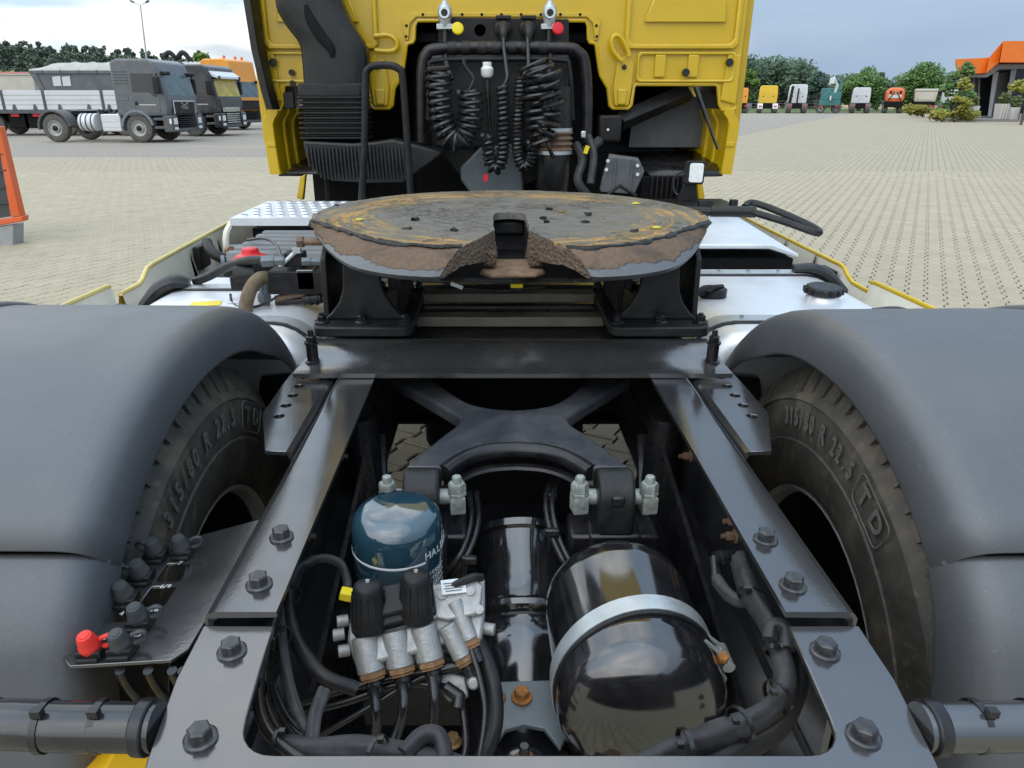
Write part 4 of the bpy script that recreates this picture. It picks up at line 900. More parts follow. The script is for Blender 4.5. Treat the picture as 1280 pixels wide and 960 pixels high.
# ---- right-hand wiring sleeve with ties
w2 = wrap('harness_sleeve', [at(925, 700, Z=0.88), at(938, 740, Z=0.88), at(958, 775, Z=0.88), at(975, 815, Z=0.875), at(982, 860, Z=0.87), at(958, 890, Z=0.865), at(910, 915, Z=0.86), at(850, 935, Z=0.86), at(790, 965, Z=0.86)], 0.016, 8)
wrap('harness_sleeve', [at(985, 800, Z=0.86), at(998, 850, Z=0.85), at(975, 905, Z=0.84), at(920, 940, Z=0.84), at(860, 975, Z=0.84)], 0.015, 9)
wrap('harness_sleeve', [at(895, 725, Z=0.86), at(912, 745, Z=0.86), at(930, 752, Z=0.86), at(945, 740, Z=0.86)], 0.010, 11)
wrap('harness_sleeve', [at(962, 800, Z=0.89), at(966, 782, Z=0.90), at(982, 786, Z=0.90), at(986, 812, Z=0.89)], 0.011, 12)
for px, py, ax_ in ((975, 813, (0.1, 1, 0.6)), (972, 870, (1, 0.6, 0)), (857, 934, (1, 0.2, 0)), (940, 745, (0.5, 1, 0.4)), (925, 905, (1, .5, 0))):
    p = at(px, py, Z=0.88); m = MB(); m.lathe([(0.0175, -0.0025), (0.0195, -0.0025), (0.0195, 0.0025), (0.0175, 0.0025)], p, ax_, 18, cap=False); m.box(p + V3((-0.009, -0.009, 0.014)), (0.007, 0.006, 0.006)); m.build('cable_tie', M['hose'], T)
m = MB(); m.cyl(at(893, 698, Z=0.86), at(918, 697, Z=0.86), 0.011, n=14); m.cyl(at(893, 698, Z=0.86), at(895, 725, Z=0.85), 0.007, n=12); m.cyl(at(900, 698, Z=0.86), at(903, 698, Z=0.86), 0.013, n=14); m.build('sensor_plug', M['hose'], T)
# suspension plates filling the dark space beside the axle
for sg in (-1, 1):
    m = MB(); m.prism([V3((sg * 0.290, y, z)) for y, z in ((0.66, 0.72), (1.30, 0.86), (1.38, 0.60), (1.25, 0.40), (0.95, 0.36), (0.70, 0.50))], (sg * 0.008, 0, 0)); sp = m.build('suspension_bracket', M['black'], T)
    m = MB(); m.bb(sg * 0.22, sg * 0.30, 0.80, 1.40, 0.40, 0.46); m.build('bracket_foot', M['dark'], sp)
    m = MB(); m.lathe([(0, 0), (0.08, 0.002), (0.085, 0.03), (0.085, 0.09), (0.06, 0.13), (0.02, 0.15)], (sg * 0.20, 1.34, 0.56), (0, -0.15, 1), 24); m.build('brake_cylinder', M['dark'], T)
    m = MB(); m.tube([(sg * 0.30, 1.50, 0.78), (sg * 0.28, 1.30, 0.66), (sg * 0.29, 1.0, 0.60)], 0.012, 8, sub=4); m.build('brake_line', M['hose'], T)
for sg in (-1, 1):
    m = MB(); m.bb(sg * 0.13, sg * 0.29, 1.42, 1.78, 0.42, 0.44); m.build('gap_darkener', M['dark'], T)  # plates added to darken the paving seen through the link gaps
m = MB(); m.bb(-0.29, 0.29, 0.70, 1.02, 0.405, 0.415); m.bb(-0.29, 0.29, 1.02, 1.04, 0.36, 0.44); m.build('dark_floor_filler', M['dark'], T)  # dark plate added to hide bright ground between the rails
m = MB(); m.bb(-0.16, 0.16, 1.50, 1.70, 0.50, 0.74); m.bb(-0.29, 0.29, 1.24, 1.30, 0.44, 0.60); m.build('dark_gap_filler', M['dark'], T, bevel=0.01)  # dark bodies added to close gaps showing ground behind the link
vr = random.Random(3); 
for k in range(9):
    x = -0.09 + 0.025 * k; m = MB(); p = V3((x, 1.60 + vr.uniform(-.02, .02), 0.80 + vr.uniform(-.02, .02))); m.cyl(p, p + V3((0, -0.03, 0.0)), 0.009, n=10); m.build('valve_fitting', M['matt'], T)

# ---- socket panel on the left
zc = 0.885
o = [(-0.402, 0.985), (-0.412, 0.690), (-0.425, 0.672), (-0.540, 0.662), (-0.556, 0.676), (-0.552, 0.878), (-0.540, 0.905)]
def slotp(cx, cy, w=0.034, h=0.042): return [V3((cx + x, cy + y, zc)) for x, y in rrect(w, h, 0.005, 2)]
sl = [slotp(-0.4925, 0.842), slotp(-0.4915, 0.790), slotp(-0.5275, 0.760)]
m = MB(); m.plate([(x, y, zc) for x, y in o], sl, (0, 0, -0.005)); spn = m.build('socket_panel', M['frame'], T, bevel=0.0015)
m = MB(); m.prism([V3((-0.4015, y, z)) for y, z in ((0.70, zc - 0.002), (0.985, zc - 0.002), (0.985, zc - 0.05), (0.70, zc - 0.05))], (0.004, 0, 0)); m.build('panel_flange', M['frame'], spn)
SOC = MB(); SOC.box((0, 0, 0.006), (0.030, 0.024, 0.012)); SOC.box((0, -0.014, 0.003), (0.026, 0.006, 0.006)); SOCm = SOC.mesh('socket_base', M['matt'])
CAPp = [(0.0125, 0.0), (0.0130, 0.005), (0.0118, 0.009), (0.0112, 0.010), (0.0105, 0.017), (0.0088, 0.022), (0.0080, 0.0235), (0.0, 0.0238)]
def socket(px, py, mt, ta):
    p = at(px, py + 16, Z=zc); put('socket_base', SOCm, spn, p, (0, 0, 0.05), bevel=0.002)
    m = MB(); axs = V3((-0.05, -0.25, 1)).normalized(); c = p + V3((0, 0, 0.010)); m.lathe(CAPp, c, axs, 22)
    m.lathe([(0.0060, 0.0235), (0.0055, 0.0246), (0.0, 0.0246)], c, axs, 18)
    u = V3((math.cos(ta), math.sin(ta), 0)); m.tube([c + u * 0.012 + V3((0, 0, 0.012)), c + u * 0.022 + V3((0, 0, 0.015)), c + u * 0.028 + V3((0, 0, 0.010)), c + u * 0.022 + V3((0, 0, 0.002)), c + u * 0.012], 0.0025, 6, sub=4, flat=1.6)
    m.build('socket_cap', mt, spn)
    return p
M['capgrey'] = mat('cap_grey', (0.045, 0.048, 0.050), 0.55, var=0.15, vsc=20)
for (px, py, ta) in ((196, 681, 3.0), (229, 677, 0.3), (178, 709, 3.3), (158, 737, 3.3), (176, 765, 0.2), (154, 799, 0.3)): socket(px, py, M['capgrey'], ta)
socket(116, 802, M['redcap'], 0.2)
for s_, px, py in (('7', 225, 704), ('6/9', 207, 733), ('4', 152, 767), ('28', 193, 762), ('21', 133, 799), ('23', 171, 793)):
    text('stencil_number', s_, M['sticker'], spn, at(px, py, Z=zc + 0.0006), (0, 0, 0.05), 0.012, 0.0001)
for px in (150, 185, 215, 228): hose('cable', [at(px, 838, Z=0.875), at(px + 12, 860, Z=0.84), at(px + 38, 890, Z=0.80)], 0.006, 'hose')
# ---- transverse tubes carrying the mudguards
for sg in (-1, 1):
    P = [V3((sg * 0.378, 0.540, 0.921)), V3((sg * 0.47, 0.541, 0.921)), V3((sg * 0.56, 0.545, 0.919)), V3((sg * 0.70, 0.535, 0.908)), V3((sg * 1.12, 0.53, 0.898))]
    m = MB(); m.tube(P, 0.024, 24, sub=5); tb = m.build('mudguard_tube', M['tubeblack'] if sg < 0 else M['frame'], T)
    m = MB(); m.cyl((sg * 0.383, 0.540, 0.921), (sg * 0.397, 0.5405, 0.921), 0.0275, n=24); m.build('tube_socket', M['black'], tb, bevel=0.002)
    for x in (0.435, 0.49, 0.545):
        m = MB(); m.lathe([(0.0243, -0.0035), (0.0260, -0.0035), (0.0260, 0.0035), (0.0243, 0.0035)], (sg * x, 0.5425, 0.9205), (1, 0.02, 0), 24, cap=False); m.box((sg * x + 0.003, 0.532, 0.9485), (0.010, 0.008, 0.008)); m.build('cable_tie', M['hose'], tb)
# ================================================================== tanks, skirts and hydraulics ahead of the rear wheels
def strap_loop(mb, y, w, x0, x1, zt, r, off=0.004):
    """band over a rounded tank top from x0 to x1 with corner radius r"""
    s = 1 if x1 > x0 else -1; P = [(x0, zt - 0.30), (x0, zt - r)]
    P += [(x0 + s * (r - r * math.cos(a)), zt - r + r * math.sin(a)) for a in [R(15 * k) for k in range(1, 7)]]
    P += [(x1 - s * (r - r * math.sin(a)), zt - r + r * math.cos(a)) for a in [R(15 * k) for k in range(0, 7)]] + [(x1, zt - 0.30)]
    c = V3(((x0 + x1) / 2, 0, zt - 0.2))
    out = []
    for x, z in P:
        d = V3((x, 0, z)) - c; d.normalize()
        out.append([V3((x, y - w / 2, z)) + d * off, V3((x, y + w / 2, z)) + d * off, V3((x, y + w / 2, z)) + d * (off + 0.004), V3((x, y - w / 2, z)) + d * (off + 0.004)])
    mb.loft(out)
def tank_body(x0, x1, y0, y1, zt, zb, r):
    s = 1 if x1 > x0 else -1
    def ring(y, k, e=0):
        P = []
        X0, X1 = x0 + s * e, x1 - s * e; ZT, ZB = zt - e, zb + e; rr = r * k
        for cx, cz, a in ((X1 - s * rr, ZT - rr, 0), (X0 + s * rr, ZT - rr, 90), (X0 + s * rr, ZB + rr, 180), (X1 - s * rr, ZB + rr, 270)):
            for j in range(7):
                t = R(a + 15 * j); P.append(V3((cx + s * rr * math.cos(t), y, cz + rr * math.sin(t))))
        return P
    m = MB(); m.loft([ring(y0, 0.9, 0.05), ring(y0 + 0.004, 0.95, 0.022), ring(y0 + 0.018, 1, 0.004), ring(y0 + 0.034, 1), ring(y1 - 0.034, 1), ring(y1 - 0.018, 1, 0.004), ring(y1 - 0.004, .95, 0.022), ring(y1, 0.9, 0.05)]); return m
# right: long aluminium fuel tank
ftk = tank_body(0.47, 1.13, 1.72, 2.50, 0.955, 0.36, 0.13).build('fuel_tank', M['ali'], T, ang=50)
for y in (1.85, 2.40):
    m = MB(); strap_loop(m, y, 0.075, 0.47, 1.13, 0.955, 0.13, 0.001); m.build('strap_rubber', M['rubber'], ftk)
    m = MB(); strap_loop(m, y, 0.050, 0.47, 1.13, 0.955, 0.13, 0.006); m.build('tank_strap', M['zinc'], ftk)
    m = MB(); m.tube([(0.97, y, 0.972), (1.03, y - 0.01, 0.974), (1.08, y - 0.02, 0.955), (1.14, y - 0.03, 0.900)], [0.014, 0.019, 0.020, 0.016], 10, sub=5, flat=2.0); m.build('strap_end_cover', M['rubber'], ftk)
    for k in range(5):
        m = MB(); m.cyl((0.62 + 0.10 * k, y, 0.966), (0.62 + 0.10 * k, y, 0.9675), 0.006, n=10); m.build('strap_rivet', M['zincdark'], ftk)
m = MB(); m.lathe([(0.052, -0.02), (0.046, 0.006), (0.040, 0.016)], (0.925, 2.06, 0.958), (0, 0, 1), 28); m.build('filler_neck', M['ali'], ftk)
m = MB(); prof = [(0.050, 0), (0.052, 0.004), (0.052, 0.016), (0.046, 0.022), (0, 0.023)]; m.lathe(prof, (0.925, 2.06, 0.974), (0.05, -0.05, 1), 24)
for k in range(12):
    a = 2 * math.pi * k / 12; m.box((0.925 + 0.052 * math.cos(a), 2.06 + 0.052 * math.sin(a), 0.984), (0.008, 0.010, 0.016), Matrix.Rotation(a, 3, 'Z'))
m.build('filler_cap', M['rubber'], ftk)
p = at(892, 348, Z=0.975)
m = MB(); m.lathe([(0.040, 0), (0.040, 0.022), (0.034, 0.026), (0, 0.026)], V3((0.615, 2.10, 0.956)), (0, 0, 1), 24); snd = m.build('level_sender', M['matt'], ftk)
m = MB(); m.cyl((0.60, 2.09, 0.97), (0.53, 2.07, 0.975), 0.012, n=12); m.tube([(0.64, 2.10, 0.985), (0.60, 2.06, 0.992), (0.55, 2.05, 0.985)], 0.007, 8, sub=4); m.build('sender_plug', M['matt'], ftk)
# right: smooth cover plate ahead of the tank
m = MB(); m.prism([V3((x, 2.58, z)) for x, z in ((0.52, 1.02), (0.96, 1.02), (1.06, 0.985), (1.06, 0.97), (0.95, 1.003), (0.52, 1.003))], (0, 0.72, 0.03)); bx = m.build('equipment_box', M['aliw'], T, bevel=0.004)
m = MB(); m.bb(0.53, 1.05, 2.60, 3.25, 0.55, 0.965); m.build('box_body', M['dark'], bx)
m = MB(); m.tube([(0.66, 2.70, 1.028), (0.70, 2.80, 1.032)], 0.006, 6); m.build('lid_handle', M['ali'], bx)
# left: two aluminium tanks, ribbed dark cover, step plate
ltk = tank_body(-0.50, -1.13, 1.74, 2.40, 0.950, 0.36, 0.13).build('fuel_tank', M['ali'], T, ang=50)
for y in (1.86, 2.22):
    m = MB(); strap_loop(m, y, 0.075, -0.50, -1.13, 0.950, 0.13, 0.001); m.build('strap_rubber', M['rubber'], ltk)
    m = MB(); strap_loop(m, y, 0.050, -0.50, -1.13, 0.950, 0.13, 0.006); m.build('tank_strap', M['zinc'], ltk)
    m = MB(); m.tube([(-1.00, y + 0.01, 0.962), (-1.045, y, 0.968), (-1.09, y - 0.01, 0.945), (-1.14, y - 0.02, 0.895)], [0.018, 0.026, 0.026, 0.020], 10, sub=5, flat=2.0); m.build('strap_end_cover', M['rubber'], ltk)
m = MB(); m.box((-0.875, 2.03, 0.9515), (0.085, 0.05, 0.001), Matrix.Rotation(0.2, 3, 'Z')); m.build('warning_label', M['tagyel'], ltk)
m = MB(); m.box((-0.79, 2.06, 0.9515), (0.06, 0.05, 0.001), Matrix.Rotation(0.2, 3, 'Z')); m.build('paper_label', M['sticker'], ltk)
m = MB(); m.bb(-0.98, -0.45, 2.48, 2.97, 0.60, 0.975); rb_ = m.build('battery_cover', M['matt'], T, bevel=0.01)
for k in range(6):
    y = 2.50 + 0.085 * k; m = MB(); m.prism([V3((-0.975, y + a, z)) for a, z in ((0, 0.975), (0.010, 1.006), (0.048, 1.006), (0.058, 0.975))], (0.52, 0, 0)); m.build('cover_rib', M['ribgrey'], rb_, bevel=0.004)
m = MB(); hs = []
for i in range(12):
    for j in range(6): hs.append(circle((-1.08 + 0.052 * i + 0.026 * (j % 2), 3.06 + 0.085 * j, 1.046), 0.013, 8))
m.plate([(-1.12, 3.00, 1.046), (-0.44, 3.00, 1.046), (-0.44, 3.54, 1.046), (-1.12, 3.54, 1.046)], hs, (0, 0, 0.004)); stp = m.build('step_plate', M['aliw'], T)
m = MB(); m.bb(-1.12, -0.44, 2.996, 3.0, 1.02, 1.05); m.build('step_edge', M['aliw'], stp)
m = MB()
for i in range(12):
    for j in range(6): m.lathe([(0.019, 0.0), (0.014, 0.006)], (-1.08 + 0.052 * i + 0.026 * (j % 2), 3.06 + 0.085 * j, 1.0502), (0, 0, 1), 8, cap=False)
o = m.build('step_studs', M['aliw'], stp); o['kind'] = 'stuff'
m = MB(); m.bb(-1.05, -0.45, 3.05, 3.5, 0.62, 1.0); m.build('step_support', M['dark'], stp)
# side skirts, cream inside and yellow outside
def skirt(sg, top, dz):
    s = MB(); lo = 0.42
    inn = [V3((sg * 1.212, y, z + dz)) for y, z in top]; lo_ = [V3((sg * (1.185), p.y, lo)) for p in inn]; mid_ = [V3((sg * 1.196, p.y, p.z - 0.10)) for p in inn]
    m = MB(); m.loft([inn, mid_, lo_], close=False); o = m.build('side_skirt', M['cream'], T, ang=60)
    out = [V3((sg * 1.222, p.y, p.z + 0.004)) for p in inn]; m = MB(); m.loft([out, [V3((sg * 1.246, p.y, p.z - 0.10)) for p in inn], [V3((sg * 1.249, p.y, lo)) for p in inn]], close=False); m.build('outer_skin', M['yellow'], o, ang=60)
    m = MB(); m.tube([a.lerp(b, 0.5) for a, b in zip(inn, out)], 0.008, 8); m.build('skirt_edge', M['yelcream'] if sg < 0 else M['yellow'], o)
    for y in (2.75, 3.05):
        m = MB(); m.prism([V3((sg * 1.200, y, z)) for z in (0.80, 0.955)] + [V3((sg * 1.170, y, 0.80))], (0, 0.012, 0)); m.build('skirt_rib', M['cream'], o)
    return o
sk = skirt(-1, [(3.72, 1.0), (3.3, 0.992), (2.75, 0.98), (2.46, 0.972), (2.425, 0.968), (2.40, 0.955), (2.375, 0.938), (2.345, 0.930), (2.28, 0.930), (2.22, 0.930)], 0)
skirt(-1, [(2.16, 0.968), (2.14, 0.971), (1.98, 0.974), (1.80, 0.978), (1.62, 0.98)], 0)
skirt(1, [(3.72, 0.955), (3.3, 0.95), (2.75, 0.946), (2.575, 0.945), (2.55, 0.94), (2.515, 0.92), (2.47, 0.905), (2.38, 0.903), (2.30, 0.905)], 0)
skirt(1, [(2.345, 0.936), (2.32, 0.940), (2.1, 0.942), (1.97, 0.943), (1.70, 0.945)], 0)
m = MB(); m.box((-1.185, 2.82, 0.93), (0.03, 0.10, 0.09)); m.tube([(-1.15, 2.80, 0.99), (-1.10, 2.72, 0.96), (-1.02, 2.70, 0.93)], 0.022, 8, sub=4); m.build('skirt_latch', M['matt'], T, bevel=0.006)
m = MB(); m.box((1.188, 2.60, 0.90), (0.012, 0.11, 0.06)); m.build('skirt_grille', M['matt'], T)
m = MB(); m.tube([(-1.12, 3.02, 1.03), (-1.14, 2.98, 0.97), (-1.14, 2.97, 0.80)], 0.014, 8, sub=4); m.build('step_bracket', M['cream'], T)
# hydraulic block on the left
Yh = 2.02
def hx(px, py, Y=Yh): return at(px, py, Y=Y)
m = MB(); c = hx(363, 352); m.box(c + V3((0.02, 0.03, 0)), (0.155, 0.10, 0.066)); hb = m.build('hydraulic_block', M['matt'], T, bevel=0.003)
m = MB(); m.box(hx(405, 350) + V3((0, 0.02, 0)), (0.055, 0.07, 0.052)); m.box(hx(384, 348) + V3((0, 0.02, 0)), (0.05, 0.08, 0.058)); m.build('valve_section', M['frame'], hb, bevel=0.003)
m = MB(); m.box(hx(366, 326) + V3((0, 0.03, 0)), (0.055, 0.05, 0.040)); vv = m.build('ball_valve', M['matt'], T, bevel=0.003)
for q0, q1, r in (((328, 327), (344, 326), 0.017), ((343, 326), (356, 326), 0.013), ((378, 327), (390, 327), 0.012), ((390, 327), (404, 328), 0.010)):
    m = MB(); a, b = hx(*q0), hx(*q1); hexprism(m, a, b - a, r * 1.8, (b - a).length, 0.1); m.build('union_nut', M['zincdark'], vv)
m = MB(); m.tube([hx(350, 333), hx(362, 322), hx(372, 313)], 0.0065, 8); m.box(hx(371, 313), (0.022, 0.014, 0.014)); m.build('valve_lever', M['zinc'], vv)
for q0, q1, r in (((318, 372), (331, 340), 0.016), ((331, 340), (345, 332), 0.015)): pass
m = MB(); m.tube([hx(331, 372), hx(331, 356), hx(336, 348), hx(346, 346)], 0.015, 12, sub=4); hexprism(m, hx(331, 376), (0, 0, 1), 0.036, 0.022); hexprism(m, hx(343, 346), (1, 0, 0), 0.036, 0.022); m.build('elbow_fitting', M['zincdark'], hb)
m = MB(); m.cyl(hx(331, 405), hx(331, 372), 0.015, n=14); m.build('fitting_sleeve', M['zincdark'], hb)
hose('hydraulic_hose', [hx(306, 400, 1.95), hx(308, 378, 1.95), hx(314, 360, 1.97), hx(324, 349, 2.0), hx(334, 347, 2.02)], 0.020, 'braid')
hose('hydraulic_hose', [hx(332, 402), hx(333, 420), hx(338, 440)], 0.017, 'rubber')
hose('hydraulic_hose', [at(244, 352, Y=2.25), at(262, 345, Y=2.22), at(285, 333, Y=2.16), at(310, 326, Y=2.08), at(336, 325, Y=Yh)], 0.0135, 'rubber')
hose('hydraulic_hose', [hx(345, 374), hx(370, 368), hx(392, 365), hx(415, 362)], 0.011, 'brown')
hose('hydraulic_hose', [hx(345, 379), hx(372, 376), hx(400, 374), hx(420, 372)], 0.009, 'rubber')
m = MB(); m.cyl(hx(380, 374), hx(402, 372), 0.017, n=12); m.cyl(hx(386, 374), hx(389, 373), 0.020, n=12); m.cyl(hx(395, 373), hx(398, 373), 0.020, n=12); m.build('gaiter', M['rubber'], hb)
m = MB(); m.lathe([(0.050, 0), (0.050, 0.016), (0.030, 0.022), (0.026, 0.040), (0, 0.042)], at(314, 325, Y=2.40), (0, 0, 1), 20); m.box(at(306, 326, Y=2.40), (0.07, 0.05, 0.022)); m.build('red_cap', M['red'], T, bevel=0.003)
m = MB(); m.cyl(at(296, 346, Y=2.1), at(324, 342, Y=2.1), 0.033, n=18); m.box(at(309, 352, Y=2.1), (0.085, 0.05, 0.04)); m.build('solenoid_valve', M['matt'], T, bevel=0.003)
m = MB(); m.cyl(at(283, 327, Y=2.6), at(304, 318, Y=2.7), 0.018, n=12); m.lathe([(0.026, 0), (0.026, 0.012), (0, 0.014)], at(281, 328, Y=2.6), (-1, -0.4, 0), 16); m.cyl(at(284, 313, Y=2.7), at(320, 311, Y=2.7), 0.02, n=12); m.build('air_valve', M['zincdark'], T)
m = MB(); m.cyl(at(285, 313, Y=2.69), at(289, 313, Y=2.67), 0.016, n=12); m.build('valve_knob', M['brass'], T)
hose('cable', [at(288, 368, Y=2.1), at(290, 378, Y=2.05), at(300, 384, Y=2.0), at(325, 382, Y=1.98), at(345, 372, Y=1.98)], 0.004)
hose('cable', [at(310, 300, Y=2.7), at(330, 298, Y=2.6), at(345, 306, Y=2.5), at(352, 322, Y=2.3)], 0.005)
# white-finned silencer pieces by the left rail
m = MB(); m.cyl((-0.62, 1.70, 0.80), (-0.40, 1.70, 0.82), 0.055, n=20); m.build('air_spring_pipe', M['gloss'], T)
m = MB(); m.cyl((0.62, 1.70, 0.80), (0.40, 1.70, 0.82), 0.055, n=20); m.build('air_spring_pipe', M['gloss'], T)
# ================================================================== the yellow cab from behind
YC = 3.70
cabg = bpy.data.objects.new('cab', None); link(cabg, T, (0, YC, 1.2))
def cpt(px, py, d=0.0): p = at(px, py, Y=YC); return V3((p.x, YC - d, p.z))
# rear wall with the big notch, symmetric about x = 0
hr = [(1.127, 3.30), (1.127, 1.470), (1.115, 1.459), (1.060, 1.459), (1.045, 1.484), (1.030, 1.560), (1.018, 1.571), (0.640, 1.571), (0.630, 1.560), (0.622, 1.478), (0.610, 1.466), (0.535, 1.466), (0.521, 1.478), (0.508, 1.555), (0.470, 1.610), (0.462, 1.640), (0.443, 1.735), (0.436, 1.747), (0.412, 1.752), (0.405, 1.765), (0.400, 1.820), (0.385, 1.842)]
loop = hr + [(-x, z) for x, z in reversed(hr)]
m = MB(); m.plate([(x, YC, z) for x, z in loop], [], (0, 0.02, 0)); wall = m.build('rear_wall', M['yellow'], cabg, bevel=0.004, seg=2)
# rolled flange round the notch
def flange(pts, w=0.034, t=0.014):
    m = MB(); m.tube([V3((x, YC - 0.002, z)) for x, z in pts], 0.009, 8); return m
nl = hr[9:]; nl2 = nl + [(-x, z) for x, z in reversed(nl)]
flange(nl2).build('notch_flange', M['yellow'], cabg)
flange(hr[1:10]).build('lower_flange', M['yellow'], cabg); flange([(-x, z) for x, z in hr[1:10]]).build('lower_flange', M['yellow'], cabg)
m = MB(); m.plate([V3((x, YC - 0.003, z)) for x, z in [(0.415, 1.875), (0.455, 1.84), (0.447, 1.762), (0.432, 1.756), (0.42, 1.83), (0.39, 1.856), (-0.39, 1.856), (-0.42, 1.83), (-0.432, 1.756), (-0.447, 1.762), (-0.455, 1.84), (-0.415, 1.875)]], [], (0, -0.010, 0)); m.build('notch_rim', M['yellow'], cabg, bevel=0.003)
for k in range(9):
    x = -0.36 + 0.09 * k; m = MB(); m.cyl((x, YC - 0.0155, 1.866), (x, YC - 0.012, 1.866), 0.0065, n=10); m.build('rim_hole_dot', M['dark'], cabg)  # small rim holes: their darkness drawn as near-black discs
for x, z in ((-.437, 1.82), (-.441, 1.775), (.437, 1.82), (.441, 1.775)):
    m = MB(); m.cyl((x, YC - 0.0155, z), (x, YC - 0.012, z), 0.0065, n=10); m.build('rim_hole_dot', M['dark'], cabg)
def emb(pts, d, name='pressed_panel', bev=0.006, mt='yellow'):
    """embossed field standing d proud of the wall"""
    m = MB(); m.plate([V3((x, YC - 0.001, z)) for x, z in pts], [], (0, -d, 0)); return m.build(name, M[mt], cabg, bevel=bev, seg=3)
def frame_(x0, x1, z0, z1, w, d, c=0.02, name='pressed_rib'):
    o = [(x0 + c, z0), (x1 - c, z0), (x1, z0 + c), (x1, z1 - c), (x1 - c, z1), (x0 + c, z1), (x0, z1 - c), (x0, z0 + c)]
    i = [(x0 + w + c, z0 + w), (x1 - w - c, z0 + w), (x1 - w, z0 + w + c), (x1 - w, z1 - w - c), (x1 - w - c, z1 - w), (x0 + w + c, z1 - w), (x0 + w, z1 - w - c), (x0 + w, z0 + w + c)]
    m = MB(); m.plate([V3((x, YC - 0.001, z)) for x, z in o], [[V3((x, YC - 0.001, z)) for x, z in i]], (0, -d, 0)); return m.build(name, M['yellow'], cabg, bevel=0.007, seg=3)
for sg in (1, -1):
    q = lambda L: [(sg * x, z) for x, z in L]
    m = MB(); frame_(min(sg * .57, sg * 1.10), max(sg * .57, sg * 1.10), 1.722, 2.6, 0.022, 0.022)
    emb(q([(0.655, 1.835), (0.69, 1.93), (1.02, 1.93), (1.035, 1.835)]), 0.016)
    frame_(min(sg * .635, sg * 1.10), max(sg * .635, sg * 1.10), 1.578, 1.712, 0.014, 0.016, 0.012)
    for x in (0.72, 0.875): emb(q([(x, 1.60), (x + 0.05, 1.60), (x + 0.05, 1.70), (x, 1.70)]), 0.014, 'pressed_boss')
    # bracket tongue with hook
    emb(q([(0.540, 1.475), (0.608, 1.475), (0.618, 1.56), (0.622, 1.66), (0.595, 1.70), (0.545, 1.68), (0.528, 1.56)]), 0.020, 'hinge_bracket')
    emb(q([(0.555, 1.48), (0.592, 1.48), (0.597, 1.55), (0.55, 1.55)]), 0.030, 'bracket_boss')
    m = MB(); a_ = [V3((sg * x, YC - 0.035, z)) for x, z in ((0.560, 1.67), (0.520, 1.71), (0.508, 1.755), (0.525, 1.778), (0.552, 1.765), (0.585, 1.715), (0.592, 1.69))] if sg > 0 else [V3((sg * x, YC - 0.035, z)) for x, z in ((0.585, 1.775), (0.52, 1.778), (0.485, 1.755), (0.485, 1.725), (0.515, 1.712), (0.585, 1.715))]
    m.tube(a_, 0.011, 8, sub=4); m.build('lifting_hook', M['yellow'], cabg)
    for x, z in ((0.575, 1.645), (0.865, 1.622), (1.065, 1.665)):
        m = MB(); m.cyl((sg * x, YC - 0.030, z), (sg * x, YC - 0.02, z), 0.018 if x > .6 else 0.011, n=18); m.build('rubber_plug', M['rubber'], cabg, bevel=0.003)
    emb(q([(1.045, 1.50), (1.12, 1.48), (1.12, 1.70), (1.06, 1.70)]), 0.012, 'corner_panel')
    # side quarter panel below the wall: outer skin with wavy rear edge and inner ribs
    edge = catmull([(0, 1.458), (0.006, 1.440), (0.020, 1.418), (0.030, 1.39), (0.030, 1.35), (0.026, 1.25), (0.022, 1.162)], 4) if False else [(1.118, 1.462), (1.122, 1.440), (1.140, 1.418), (1.150, 1.395), (1.150, 1.35), (1.146, 1.25), (1.140, 1.160)]
    for k, (yo, xo) in enumerate(((0.0, 0.0), (0.10, 0.028), (0.19, 0.050))):
        m = MB(); m.loft([[V3((sg * (x - xo - 0.055), YC + yo, z)) for x, z in edge], [V3((sg * (x - xo - 0.05), YC + yo - 0.012, z)) for x, z in edge], [V3((sg * (x - xo), YC + yo - 0.012, z)) for x, z in edge], [V3((sg * (x - xo), YC + yo + 0.01, z)) for x, z in edge]], close=False); m.build('quarter_rib', M['yellow'], cabg, bevel=0.002, ang=50)
    m = MB(); m.loft([[V3((sg * x, YC - 0.010, z)) for x, z in edge], [V3((sg * (x + 0.006), YC + 0.5, z)) for x, z in edge], [V3((sg * (x + 0.006), YC + 1.2, z)) for x, z in edge]], close=False)
    o = m.build('quarter_skin', M['yellow'], cabg, ang=50); s_ = o.modifiers.new('solid', 'SOLIDIFY'); s_.thickness = 0.01
    m = MB(); m.loft([[V3((sg * (x - 0.055), YC + 0.006, z)) for x, z in edge], [V3((sg * (x - 0.115), YC + 0.30, z)) for x, z in edge], [V3((sg * (x - 0.12), YC + 0.7, z)) for x, z in edge]], close=False); m.build('quarter_inner', M['yellow'], cabg, ang=50)
    m = MB(); m.box((sg * 1.115, YC - 0.012, 1.30), (0.04, 0.012, 0.022)); m.build('quarter_clip', M['yellow'], cabg, bevel=0.003)
    m = MB(); m.bb(sg * 0.99, sg * 1.10, YC, YC + 0.45, 1.150, 1.160); m.build('quarter_floor', M['matt'], cabg)
    # yellow step corner lower down
    m = MB(); m.prism([V3((sg * x, YC - 0.05, z)) for x, z in ((0.955, 1.165), (0.985, 1.15), (1.01, 1.05), (0.98, 1.04))], (0, 0.04, 0)); m.build('lower_step_corner', M['yellow'], cabg, bevel=0.004)
    m = MB(); m.bb(sg * 1.127, sg * 1.18, YC + 0.06, YC + 1.9, 1.30, 3.2); m.build('cab_side', M['yellow'], cabg, bevel=0.02)
m = MB(); m.bb(-1.12, 1.12, YC + 0.021, YC + 2.0, 3.28, 3.34); m.build('cab_roof', M['yellow'], cabg, bevel=0.02)
m = MB(); m.bb(-1.10, 1.10, YC + 0.8, YC + 0.82, 1.5, 3.28); m.build('cab_bulkhead', M['dark'], cabg)
